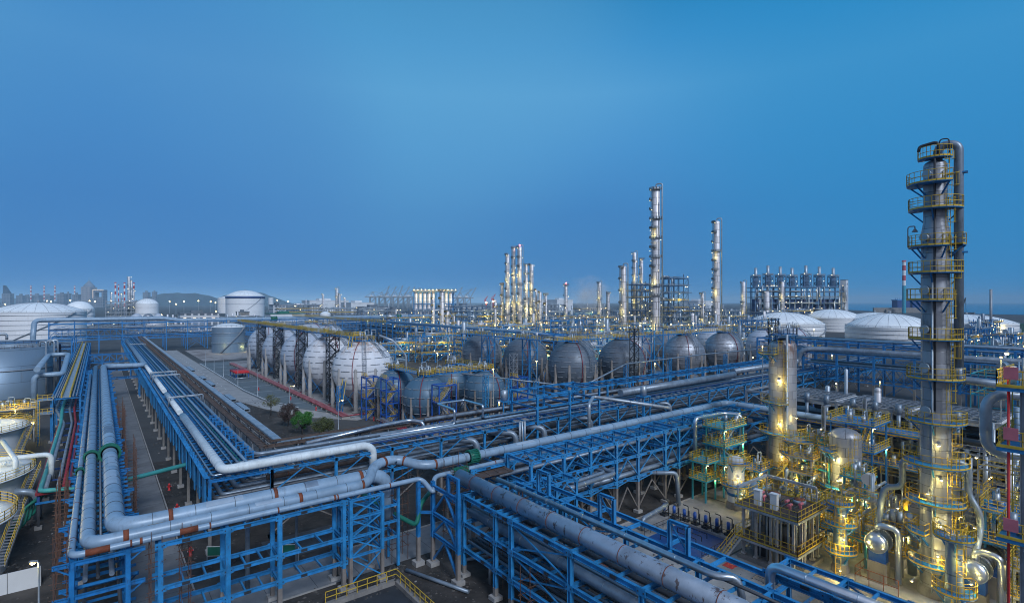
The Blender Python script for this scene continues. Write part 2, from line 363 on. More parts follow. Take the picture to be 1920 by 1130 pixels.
for a,b in zip(P,P[1:]): kerb(a,b)
for a,b in (((51.7,134),(51.7,300)),((55,35.4),(62.6,35.4)),((62.6,35.4),(62.6,43.3)),((47.5,47.7),(99,47.7))): kerb(a,b,.3 if a[0]>54 else .15,.2)
struct(mb.build('kerb',M['conc']))
mb=MB()
for y in range(150,300,14): mb.box(40,y,.030,51,y+.18,.034)
for y in (146,):
    mb.box(44.6,157,.030,44.9,157.3,.034)
mb.quad([(39.0,300,.031),(39.0,200,.031),(40.4,176,.031),(44.9,157.2,.031),(45.2,157.2,.031),(40.7,176,.031),(39.3,200,.031),(39.3,300,.031)])
for y in range(205,385,8): mb.box(34.6,y,.032,34.75,y+3,.034)
struct(mb.build('road_marking',M['offwhite']))
mb=MB()
for k in range(62): mb.box(2.6,20+k*5,.022,7.7,20.06+k*5,.025)
for k in range(8): mb.box(9+k*4.6,56.6,.026,9.06+k*4.6,63.4,.029)
for k in range(40): mb.box(31.3,202+k*4.6,.028,38.1,202.08+k*4.6,.031)
struct(mb.build('road_joint',M['dark']))
mb=MB()
for x in (64,74,84,94):
    mb.box(x,-8,.030,x+.25,47,.034)
for y in (10,34): mb.box(56,y,.030,99,y+.25,.034)
struct(mb.build('drain_channel',M['dark']))
mb=MB(); mb.box(53.2,31.5,.03,55.2,32.7,.05); mb.box(56.2,32.2,.03,58.2,33.4,.05)
t=thing('hatch_cover','pair of red floor hatch covers beside the stair of the compressor frame','hatch',(0,0,0)); build_split(mb,'cover_plate',M['red'],t)
mb=MB()
for (x,y) in ((54.5,26.5),(56.2,28.6),(52.8,23.2)):
    for k in range(4): mb.box(x+k*.75,y,.02,x+k*.75+.5,y+.9,.1)
    mb.box(x-.2,y-.2,.02,x+3.1,y-.05,.16); mb.box(x-.2,y+1.05,.02,x+3.1,y+1.2,.16)
t=thing('floor_plinth','group of low concrete plinths in the slab before the compressor frame','plinth',(0,0,0)); build_split(mb,'plinth_block',M['concd'],t)
M['rock']=paint('broken_rock',(.075,.07,.066),.9,0,.5,.7,bump=0)
# rubble over the dark soil
mb=MB(); rr=random.Random(3)
def chunk(x,y,s,m):
    b=len(mb.v); h=s*rr.uniform(.25,.7); n=5; a0=rr.uniform(0,TAU)
    for k in range(n):
        t=a0+TAU*k/n; q=s*rr.uniform(.6,1.1); mb.v.append((x+q*math.cos(t),y+q*math.sin(t),0))
    mb.v.append((x+rr.uniform(-.3,.3)*s,y+rr.uniform(-.3,.3)*s,h))
    for k in range(n): mb.face([b+k,b+(k+1)%n,b+n],m)
for (x0,y0,x1,y1,n) in ((-26,58,2,100,700),(8,64,30,100,420),(8,100,24,160,200),(20,30,56,56,900),(28.8,100,40,180,900),(44,48,70,60,160),(8,44,30,56,500),(60,86,105,104,200)):
    for i in range(n):
        x,y=rr.uniform(x0,x1),rr.uniform(y0,y1)
        s=rr.choice((.05,.07,.1,.12,.2)) ; chunk(x,y,s,rr.choice((0,0,0,0,0,0,1)))
    for i in range(n//25):
        x,y=rr.uniform(x0,x1),rr.uniform(y0,y1)
        for k in range(10): chunk(x+rr.gauss(0,.8),y+rr.gauss(0,.8),rr.uniform(.08,.3),0)
struct(mb.build('rubble',[M['rock'],M['concd']]),'stuff')
# ------------------------------------------------------------------ camera, sky, light
cam=bpy.data.cameras.new('camera'); co=bpy.data.objects.new('camera',cam); COL.objects.link(co)
co.location=(0,0,CAM_H); co.rotation_euler=(R(90),0,-R(37.78)); cam.sensor_width=36; cam.lens=18.75; cam.clip_end=60000; cam.clip_start=.5
cam.shift_y=0.0005
scn.camera=co
w=bpy.data.worlds.new('World'); scn.world=w; w.use_nodes=True; t=w.node_tree; L=t.links.new
bg=t.nodes['Background']; tc=N(t,'ShaderNodeTexCoord'); sp=N(t,'ShaderNodeSeparateXYZ'); L(tc.outputs['Generated'],sp.inputs[0])
cr=N(t,'ShaderNodeValToRGB'); L(sp.outputs['Z'],cr.inputs[0]); e=cr.color_ramp
stops=[(0,(.046,.225,.50)),(.05,(.041,.205,.49)),(.16,(.044,.212,.51)),(.27,(.062,.275,.59)),(.36,(.082,.325,.63)),(.43,(.043,.27,.58)),(.50,(.016,.215,.49)),(.60,(.016,.15,.36)),(.8,(.03,.13,.3)),(1,(.06,.14,.28))]
while len(e.elements)<len(stops): e.elements.new(.5)
for el,(p,c) in zip(e.elements,stops): el.position=p; el.color=(*c,1)
# after-glow of the set sun behind the viewer, and a paler patch in the north-west
fw=Vector((S_,C_,0))
def lobe(d,lo,hi,col,fac):
    dp=N(t,'ShaderNodeVectorMath',op='DOT_PRODUCT'); dp.inputs[1].default_value=Vector(d).normalized(); L(tc.outputs['Generated'],dp.inputs[0])
    mr=N(t,'ShaderNodeMapRange',interpolation_type='SMOOTHERSTEP'); mr.inputs[1].default_value=lo; mr.inputs[2].default_value=hi; mr.inputs[4].default_value=fac; L(dp.outputs['Value'],mr.inputs[0])
    return mr.outputs[0],col
cur=cr.outputs['Color']
for d,lo,hi,col,fac in (((-S_,-C_,.45),.05,.95,(.42,.42,.5),.7),((-.45,.8,.42),.86,1.0,(.10,.36,.62),.65),((.35,.75,.42),.88,1.0,(.12,.37,.63),.4),((.98,.1,.3),.8,1,(.012,.235,.53),.6),((.05,.97,.2),.9,1,(.05,.198,.50),.5)):
    f,c=lobe(d,lo,hi,col,fac); mx=N(t,'ShaderNodeMix',data_type='RGBA'); mx.inputs[7].default_value=(*c,1); L(f,mx.inputs[0]); L(cur,mx.inputs[6]); cur=mx.outputs[2]
sky=N(t,'ShaderNodeTexSky',sky_type='NISHITA'); sky.sun_disc=False; sky.sun_elevation=R(2); sky.sun_rotation=R(217.8); sky.dust_density=2
b2=N(t,'ShaderNodeBackground'); L(sky.outputs[0],b2.inputs[0]); b2.inputs[1].default_value=.004
ad=N(t,'ShaderNodeAddShader'); L(cur,bg.inputs[0]); bg.inputs[1].default_value=1.0; L(bg.outputs[0],ad.inputs[0]); L(b2.outputs[0],ad.inputs[1]); L(ad.outputs[0],t.nodes['World Output'].inputs[0])
sun=bpy.data.lights.new('sun','SUN'); sun.energy=2.3; sun.angle=R(16); sun.color=(.84,.9,1); so=bpy.data.objects.new('sun',sun); COL.objects.link(so)
so.rotation_euler=(R(52),0,R(-37.8+28))
vs=scn.view_settings; vs.view_transform='Standard'; vs.look='None'; vs.exposure=.05; vs.gamma=1
scn.cycles.use_denoising=True; scn.cycles.filter_width=1.05; scn.cycles.max_bounces=5; scn.cycles.diffuse_bounces=2; scn.cycles.glossy_bounces=2; scn.cycles.caustics_reflective=False; scn.cycles.caustics_refractive=False; scn.cycles.sample_clamp_indirect=3; scn.cycles.sample_clamp_direct=0; scn.cycles.volume_bounces=0
# ------------------------------------------------------------------ far background
def hill(name,px,d,wpx,hpx,seed,label=None):
    r=random.Random(seed); mb=MB(); W=wpx*d/1000; Hh=30+hpx*d/1000; n=28; rows=10; cx,cy=at(px,d); base=[]
    u=Vector((C_,-S_,0)); vv=Vector((S_,C_,0))
    ph=[r.uniform(0,TAU) for _ in range(6)]
    for j in range(rows+1):
        for i in range(n+1):
            a=(i/n-.5)*2; b=(j/rows-.5)*2; q=max(0,1-a*a)**1.5*max(0,1-b*b)
            z=Hh*q*(.82+.18*math.cos(a*2.2+ph[0])+.05*math.sin(a*11+ph[1])+.04*math.sin(a*23+b*9+ph[2]))-2
            p=Vector((cx,cy,0))+u*(a*W/2)+vv*(b*W*.3); mb.v.append((p.x,p.y,z))
    for j in range(rows):
        for i in range(n):
            k=j*(n+1)+i; mb.face([k,k+1,k+n+2,k+n+1],0,True)
    struct(mb.build(name,M['hill']))
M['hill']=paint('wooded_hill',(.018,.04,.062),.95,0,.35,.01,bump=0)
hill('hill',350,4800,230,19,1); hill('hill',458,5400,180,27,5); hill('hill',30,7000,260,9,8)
def facade(name,col,win=(.04,.06,.1),fh=4,fw_=4):
    m,t,b=nt(name); L=t.links.new; tc=N(t,'ShaderNodeTexCoord'); sp=N(t,'ShaderNodeSeparateXYZ'); L(tc.outputs['Object'],sp.inputs[0])
    a=N(t,'ShaderNodeMath',op='ADD'); L(sp.outputs[0],a.inputs[0]); L(sp.outputs[1],a.inputs[1]); cb=N(t,'ShaderNodeCombineXYZ'); L(a.outputs[0],cb.inputs[0]); L(sp.outputs[2],cb.inputs[1])
    br=N(t,'ShaderNodeTexBrick'); br.offset=0; L(cb.outputs[0],br.inputs['Vector']); br.inputs['Scale'].default_value=1; br.inputs['Brick Width'].default_value=fw_; br.inputs['Row Height'].default_value=fh; br.inputs['Mortar Size'].default_value=fh*.2
    br.inputs['Color1'].default_value=(*win,1); br.inputs['Color2'].default_value=(*[c*2.2 for c in win],1); br.inputs['Mortar'].default_value=(*col,1); L(br.outputs[0],b.inputs['Base Color']); b.inputs['Roughness'].default_value=.5; return m
M['facade']=facade('office_facade',(.3,.3,.33),fh=14,fw_=9); M['facade2']=facade('plant_building_wall',(.55,.58,.62),(.1,.13,.17),5,6); M['facade3']=facade('grey_block_wall',(.2,.23,.28),fh=9,fw_=10)
YAW=-R(37.78)
def far_box(px,d,wpx,toppx,label,cat='building',name='building',mat='facade3',depth=None,roof='slate',rz=0.0,group=None,lit=0):
    W=wpx*d/1000; D=depth or W*.7; Hh=CAM_H+(564-toppx)*d/1000; x,y=at(px,d)
    t=thing(name,label,cat,(x,y,0),rz,group); mb=MB(); mb.box(-W/2,-D/2,0,W/2,D/2,Hh); mb.build('wall',M[mat],t)
    mb=MB(); mb.box(-W/2-.5,-D/2-.5,Hh,W/2+.5,D/2+.5,Hh+max(.6,.0012*d)); mb.box(-W*.2,-D*.2,Hh+.6,W*.1,D*.2,Hh+.6+.004*d); mb.build('roof',M[roof],t)
    if lit:
        mb=MB()
        for k in range(lit): mb.box(-W/2+W*(k+.3)/lit,-D/2-.3,Hh*.6,-W/2+W*(k+.6)/lit,-D/2-.05,Hh*.75)
        mb.build('window',M['litwin'],t)
    return t
# city on the left skyline
x,y=at(167,3500); t=thing('office_tower','tall stone office tower with stepped pyramid crown on the left skyline','tower',(x,y,0),YAW)
mb=MB(); mb.box(-31,-28,0,31,28,128); mb.build('wall',M['facade'],t)
mb=MB(); mb.lathe([(31,128),(30,136),(22,146),(20,148),(12,158),(10,160),(4,168),(0,172)],8); mb.build('roof',M['farhaze'],t); mb=MB(); mb.bar((0,0,170),(0,0,188),1.5); mb.build('mast',M['grey'],t)
x,y=at(188,3000); t=thing('gate_building','gate-shaped office block with a lit edge beside the stone tower','building',(x,y,0),YAW)
mb=MB(); mb.box(-29,-15,0,-19,15,98); mb.box(19,-15,0,29,15,98); mb.box(-19,-15,84,19,15,98); mb.box(-19,-12,0,19,12,58); mb.build('wall',M['facade3'],t); mb=MB(); mb.box(-30,-15.5,50,-29.1,-14,98); mb.box(-30,-15.6,98.2,30,-14,99.6); mb.build('edge_light',M['litwin'],t)
x,y=at(15,3600); t=thing('sail_building','far tower block with slanting sail-shaped top at the left edge','building',(x,y,0),YAW)
mb=MB(); mb.box(-28,-15,0,28,15,88); mb.build('wall',M['facade3'],t); mb=MB(); b=len(mb.v); mb.v+=[(-24,-12,88),(14,-12,88),(-24,12,88),(14,12,88),(-22,-12,142),(-22,12,142)]
for f in ((0,1,4),(3,2,5),(0,4,5,2),(1,3,5,4)): mb.face([b+i for i in f])
mb.build('crown',M['glass'],t)
for i,(px,d,w_,top) in enumerate([(117,3300,14,550),(144,3200,11,551),(40,3600,12,553),(52,3900,14,554),(70,4000,14,552),(90,4100,18,553),(128,3700,8,549),(275,3900,10,547),(290,3800,7,546)]):
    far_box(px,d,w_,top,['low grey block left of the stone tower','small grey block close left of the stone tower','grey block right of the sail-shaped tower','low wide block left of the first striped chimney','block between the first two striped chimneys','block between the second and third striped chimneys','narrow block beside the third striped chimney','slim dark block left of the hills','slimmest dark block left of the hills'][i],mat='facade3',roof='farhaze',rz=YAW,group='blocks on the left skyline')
def striped_stack(px,d,top,wpx,label,base='white',n=9,low=None,group=None,cap=True):
    x,y=at(px,d); Hh=CAM_H+(564-top)*d/1000; r=wpx*d/2000; t=thing('striped_chimney',label,'chimney',(x,y,0),0,group)
    z0=Hh*low if low else Hh*.25; mb=MB(); mb.lathe([(r*1.15,0),(r*1.05,z0)],12); mb.build('lower_shaft',M['teal' if low else 'farhaze'],t)
    hz=(Hh-z0)/n; 
    mb=MB()
    for i in range(n): mb.lathe([(r*1.05,z0+i*hz),(r*1.02,z0+(i+1)*hz)],12,m=(i+1)%2)
    mb.lathe([(r*1.25,Hh-hz*.3),(r*1.25,Hh),(r*.7,Hh),(r*.7,Hh-hz*.3)],12,m=0); mb.build('banded_shaft',[M['stripe_r'],M['white']],t)
for i,(px,top) in enumerate([(58,533),(83,533),(103,533),(140,534)]):
    striped_stack(px,3800,top,2.2,'%s of the four hazy striped chimneys on the left skyline'%['leftmost','second','third','rightmost'][i],group='hazy chimneys on the left skyline')
# harbour cranes
def port_crane(px,d,label,ang,col='grey',s=1.0,group='cranes along the far harbour'):
    x,y=at(px,d); t=thing('port_crane',label,'crane',(x,y,0),YAW,group); mb=MB(); w=14*s
    for a in (-1,1):
        for b in (-1,1): mb.bar((a*w,b*9*s,0),(a*w,b*9*s,52*s),3.4*s)
    for b in (-1,1): mb.bar((-w,b*9*s,22*s),(w,b*9*s,22*s),2.6*s); mb.bar((-w,b*9*s,52*s),(w,b*9*s,52*s),3*s); mb.bar((-w,b*9*s,22*s),(w,b*9*s,52*s),2*s)
    mb.build('gantry',M[col],t); mb=MB(); mb.bar((-40*s,0,55*s),(30*s,0,55*s),5*s,4.5*s); mb.bar((-w,0,52*s),(0,0,82*s),2.4*s); mb.bar((w,0,52*s),(0,0,82*s),2.4*s); mb.bar((0,0,82*s),(-38*s,0,57*s),1.4*s); mb.build('girder',M[col],t)
    mb=MB(); q=(14*s+62*s*math.cos(ang),0,56*s+62*s*math.sin(ang)); mb.bar((14*s,0,56*s),q,4*s,3.4*s); mb.bar((0,0,82*s),q,1.3*s); mb.build('boom',M[col],t)
    mb=MB(); mb.box(-14*s,-6*s,57.5*s,2*s,6*s,65*s); mb.build('machine_house',M['offwhite'],t)
for i,(px,ang) in enumerate([(699,.25),(716,1.15),(728,1.1),(742,1.2),(751,1.0),(762,1.05),(769,.9)]):
    port_crane(px,2700+40*(i%3),'%s of the grey container cranes left of the silo block'%nth(i),ang)
for i,(px,ang) in enumerate([(852,1.1),(864,.8),(877,1.05)]): port_crane(px,2500,'%s of the grey container cranes right of the silo block'%nth(i),ang,s=.9)
for i,(px,top) in enumerate([(912,553),(925,549)]):
    x,y=at(px,2200); t=thing('jib_crane','%s red jib crane with a glowing cab beyond the process plant'%['smaller','taller'][i],'crane',(x,y,0),YAW,'red jib cranes'); Hh=30+(564-top)*2.2
    mb=MB(); mb.bar((0,0,0),(0,0,Hh*.62),6,6); mb.build('tower',M['red'],t); mb=MB(); mb.bar((-6,0,Hh*.6),(5+4*i,0,Hh),2.2); mb.bar((-7,0,Hh*.6),(-5,0,Hh*.82),3); mb.bar((-5,0,Hh*.82),(5+4*i,0,Hh),1); mb.build('jib',M['red'],t); mb=MB(); mb.sphere((0,-4,Hh*.5),3.2,8,6); mb.build('cab_light',M['lamp'],t)
x,y=at(1805,900); t=thing('crawler_crane','dark lattice crane boom leaning right behind the grey shed right of the main tower','crane',(x,y,0),YAW); mb=MB(); mb.box(-6,-3,0,6,3,5); mb.build('body',M['dark'],t); mb=MB(); mb.bar((-6,0,4),(5,0,37),1.6,1.2); mb.bar((6,0,5),(5,0,37),.4); mb.build('boom',M['dark'],t)
# warehouses, sheds
for i,(px,d,w_,top,mat,dep,lab) in enumerate([
 (670,1150,44,566,'offwhite',60,'long white ribbed warehouse under the harbour cranes'),
 (610,1500,72,562,'offwhite',70,'low white warehouse far behind the white spheres'),
 (520,900,22,570,'facade2',30,'pale plant building right of the big white cryogenic tank'),
 (372,560,62,585,'facade2',22,'long white control building left of the grey storage tank'),
 (534,640,60,586,'offwhite',26,'white shed with green roof behind the yellow walkway'),
 (1000,1900,40,560,'offwhite',60,'pale far shed behind the cluster of tall columns'),
 (1050,1800,40,561,'offwhite',50,'pale far shed right of the tall column cluster'),
 (1310,1300,60,563,'offwhite',50,'pale far roof between the two tallest columns'),
 (870,900,34,572,'facade2',30,'white building with dark windows right of the silo block'),
 (738,760,22,578,'concd',20,'grey concrete building left of the silo block'),
 (700,820,50,574,'farhaze',28,'dark low process hall left of the silo block'),
 (1815,800,34,588,'grey',40,'large grey shed right of the main tower'),
 (1580,1010,0,0,'grey',0,''),
 (455,900,20,583,'concd',14,'small grey block in front of the white cryogenic tank'),
 (590,1000,20,572,'facade2',20,'pale building between far columns behind the white spheres'),
 ]):
    if w_: far_box(px,d,w_,top,lab,'shed',mat=mat,depth=dep,name='warehouse' if dep>=40 else 'plant_building',roof={'white shed with green roof behind the yellow walkway':'green'}.get(lab,'offwhite' if mat=='offwhite' else 'slate'),lit=4 if i in (3,8,10) else 0)
x,y=at(1583,690); t=thing('elevator_tower','tall plain white slab tower at the right end of the furnace block','tower',(x,y,0),0); mb=MB(); mb.box(-3.4,-3.4,0,3.4,3.4,58); mb.build('wall',M['offwhite'],t); mb=MB(); mb.box(-3.6,-3.6,58,3.6,3.6,58.6); mb.box(-1,-3.7,52,1,-3.45,54); mb.build('cap',M['slate'],t)
x,y=at(1690,1500); t=thing('boiler_house','blue boiler houses at the foot of the red and white chimney','building',(x,y,0),YAW); mb=MB(); mb.box(-18,-10,0,18,12,34); mb.box(24,-10,0,62,12,32); mb.build('wall',M['navy'],t); mb=MB(); mb.box(-20,-11,34.2,20,13,36.4); mb.box(22,-11,32.2,64,13,34.4)
for k in range(7): mb.bar((-16+k*6,0,36),(-16+k*6,0,41),.9)
mb.build('roof',M['bluefar'],t)
mb=MB(); mb.box(-90,-20,0,90,-14,14); mb.box(-60,-26,0,100,-20,9); tag(mb.build('pier_shed',M['concd'],None,(x,y,0)),'long low brown sheds in front of the blue boiler houses','shed').rotation_euler=(0,0,YAW)
striped_stack(1695,1450,486,5.6,'red and white banded chimney with teal lower shaft left of the main tower',n=5,low=.52)
M['darkgreen']=paint('dark_green_wall',(.01,.06,.055),.6)
mb=MB(); mb.box(-70,-8,0,90,8,9); x,y=at(1900,520); tag(mb.build('green_wall',M['darkgreen'],None,(x,y,0)),'long dark green wall near the sea at the right edge','wall').rotation_euler=(0,0,YAW)
# ------------------------------------------------------------------ tanks
def dome_tank(px,d,rad,walltop,apex,label,mat='tank_w',rings=4,cat='tank',wlab=None,group=None,cx=None,cy=None,rail=True,roofmat='roofw',n=64):
    x,y=(cx,cy) if cx is not None else at(px,d)
    t=thing('storage_tank',label,cat,(x,y,0),0,group); mb=MB(); mb.lathe([(rad,0),(rad,walltop)],n); mb.build('shell',M[mat],t)
    Rr=(rad**2+(apex-walltop)**2)/(2*(apex-walltop)); mb=MB(); P=[]
    for i in range(9):
        r=rad*1.01*(1-i/8); P.append((r,walltop+math.sqrt(max(0,Rr*Rr-(r/1.01)**2))-(Rr-(apex-walltop))))
    mb.lathe([(rad*1.01,walltop-.25)]+P,n)
    for k in range(24 if rad>15 else 0):
        a=TAU*k/24; c,s=math.cos(a),math.sin(a)
        for (r0,z0),(r1,z1) in zip(P[:-1],P[1:-1]): mb.bar((r0*c,r0*s,z0+.05),(r1*c,r1*s,z1+.05),.14,.1,1)
    mb.build('dome_roof',[M[roofmat],M['grey']],t)
    mb=MB()
    for k in range(1,rings+1):
        z=walltop*k/(rings+.6); mb.lathe([(rad+.02,z-.12),(rad+.35,z-.1),(rad+.35,z+.08),(rad+.02,z+.1)],n)
    mb.build('wind_girder',M['galv'],t)
    if rail:
        mb=MB(); m_=40 if rad>15 else 20; pts=[(rad*.995*math.cos(TAU*k/m_),rad*.995*math.sin(TAU*k/m_),walltop+.1) for k in range(m_+1)]
        mb.rail(pts,1.1,.09,4); mb.build('railing',M['galv'],t)
        mb=MB(); st=24
        for k in range(st):
            a=-2.2+1.5*k/st; a2=-2.2+1.5*(k+1)/st; mb.bar((math.cos(a)*(rad+.6),math.sin(a)*(rad+.6),walltop*k/st),(math.cos(a2)*(rad+.6),math.sin(a2)*(rad+.6),walltop*(k+1)/st),1.0,.12); mb.bar((math.cos(a)*(rad+1.1),math.sin(a)*(rad+1.1),walltop*k/st+1.1),(math.cos(a2)*(rad+1.1),math.sin(a2)*(rad+1.1),walltop*(k+1)/st+1.1),.08)
        mb.build('spiral_stair',M['grey'],t)
    mb=MB(); mb.cyl(0,0,apex-.1,apex+1.6,.8,8); mb.bar((.9,.9,apex-.4),(.9,.9,apex+2.4),.15); mb.build('roof_vent',M['grey'],t)
    return t
g='white domed tanks before the sea'
dome_tank(1470,425,28.2,13.2,22,'front left white domed tank left of the main tower',group=g)
dome_tank(1560,560,28.5,13.5,22.5,'white domed tank behind and right of the front left one',group=g)
dome_tank(1668,372,26.5,13,22,'widest white domed tank, just left of the main tower',group=g)
dome_tank(1640,540,28.2,12.5,19.5,'white domed tank half hidden behind the widest one',group=g)
dome_tank(1812,455,33,12.5,19.5,'white domed tank peeping out right of the main tower',group=g)
dome_tank(72,400,28.5,22.6,29.6,'huge white domed tank at the left edge',rings=6)
dome_tank(149,640,14.5,21,31,'small white domed tank just right of the huge left one')
dome_tank(460,1100,36,42,54,'big white cryogenic tank with blue rim before the hills',rings=1)
dome_tank(436,1450,36,40,47,'cryogenic tank half hidden behind the one with the blue rim',rings=1)
dome_tank(276,900,16.6,27,36,'small white domed tank below the dark hill on the left',rings=2,rail=False)
dome_tank(610,700,6.6,14.5,17.5,'little white tank in the background behind the white spheres',rings=0,rail=False,n=24)
dome_tank(508,2000,9,45,46,'tiny grey tank at the foot of the right hill',mat='offwhite',rings=0,rail=False,n=16)
dome_tank(0,0,9,15.2,17.2,'grey cylindrical tank lit by yellow lamps beside the white spheres',mat='tank_g',cx=62,cy=359,rings=2)
mb=MB(); x,y=at(460,1100); mb.lathe([(36.1,37.5),(36.7,37.5),(36.7,41.2),(36.1,41.2)],48); o=mb.build('tank_band',M['navy']); 
for q in scn.objects:
    if q.name.startswith('storage_tank') and (q.location.xy-Vector((x,y))).length<.1: o.parent=q
for i,px in enumerate((256,278,297)):
    x,y=at(px,690); t=thing('small_sphere','%s of three far small spheres below the left white tank'%['leftmost','middle','rightmost'][i],'tank',(x,y,0),0,'far small spheres'); mb=MB(); mb.sphere((0,0,9),6.2,20,12); mb.build('shell',M['sph_w2' if i!=1 else 'sph_v'],t); mb=MB()
    for k in range(8): mb.bar((6*math.cos(k*PI/4),6*math.sin(k*PI/4),0),(6*math.cos(k*PI/4),6*math.sin(k*PI/4),9),.6)
    mb.build('leg',M['offwhite'],t)
# big open-top tank left
x,y=at(0,172); t=thing('storage_tank','blue-grey tank with open floating roof at the left edge','tank',(x,y,0)); RR=13.4
mb=MB(); mb.lathe([(RR,0),(RR,15.6),(RR-.15,15.6),(RR-.15,14.4)],72); mb.build('shell',M['tank_g'],t)
mb=MB(); mb.lathe([(RR-.16,14.4),(0,14.9)],48); mb.build('roof',M['slate'],t)
mb=MB(); mb.rail([(RR*math.cos(TAU*k/36),RR*math.sin(TAU*k/36),15.6) for k in range(37)],1.0,.07,2.4); mb.build('railing',M['brown'],t)
mb=MB(); rr=random.Random(5)
for k in range(22):
    a=rr.uniform(0,TAU); q=rr.uniform(2,RR-1.5); mb.cyl(q*math.cos(a),q*math.sin(a),14.4,15.5+rr.uniform(0,.4),.12,6)
for k in range(6): mb.rail([(RR*.6*math.cos(TAU*k/6),RR*.6*math.sin(TAU*k/6),14.7),(RR*.6*math.cos(TAU*(k+1)/6),RR*.6*math.sin(TAU*(k+1)/6),14.7)],.9,.06,2)
mb.build('roof_fitting',M['grey'],t)
mb=MB()
for a in (-.35,-.12,-.62):
    c,s=math.cos(a-.0),math.sin(a-.0); mb.tube([((RR-1)*c,(RR-1)*s,15.4),((RR-1)*c,(RR-1)*s,17.2),((RR+1)*c,(RR+1)*s,17.2),((RR+1)*c,(RR+1)*s,.3)],.28,8,br=.7)
mb.build('vent_pipe',M['galv'],t)
mb=MB(); mb.lathe([(RR+.03,8.6),(RR+.2,8.6),(RR+.2,8.9),(RR+.03,8.9)],72); mb.build('girder',M['grey'],t)
mb=MB()
for (a,b) in ((-.05,.12),(.25,.4)):
    mb.lathe([(RR+.6,0),(RR+2.0,0),(RR+2.0,15.8),(RR+.6,15.8)],3,a0=a,a1=b)
mb.build('cable_duct',M['navy'],t)
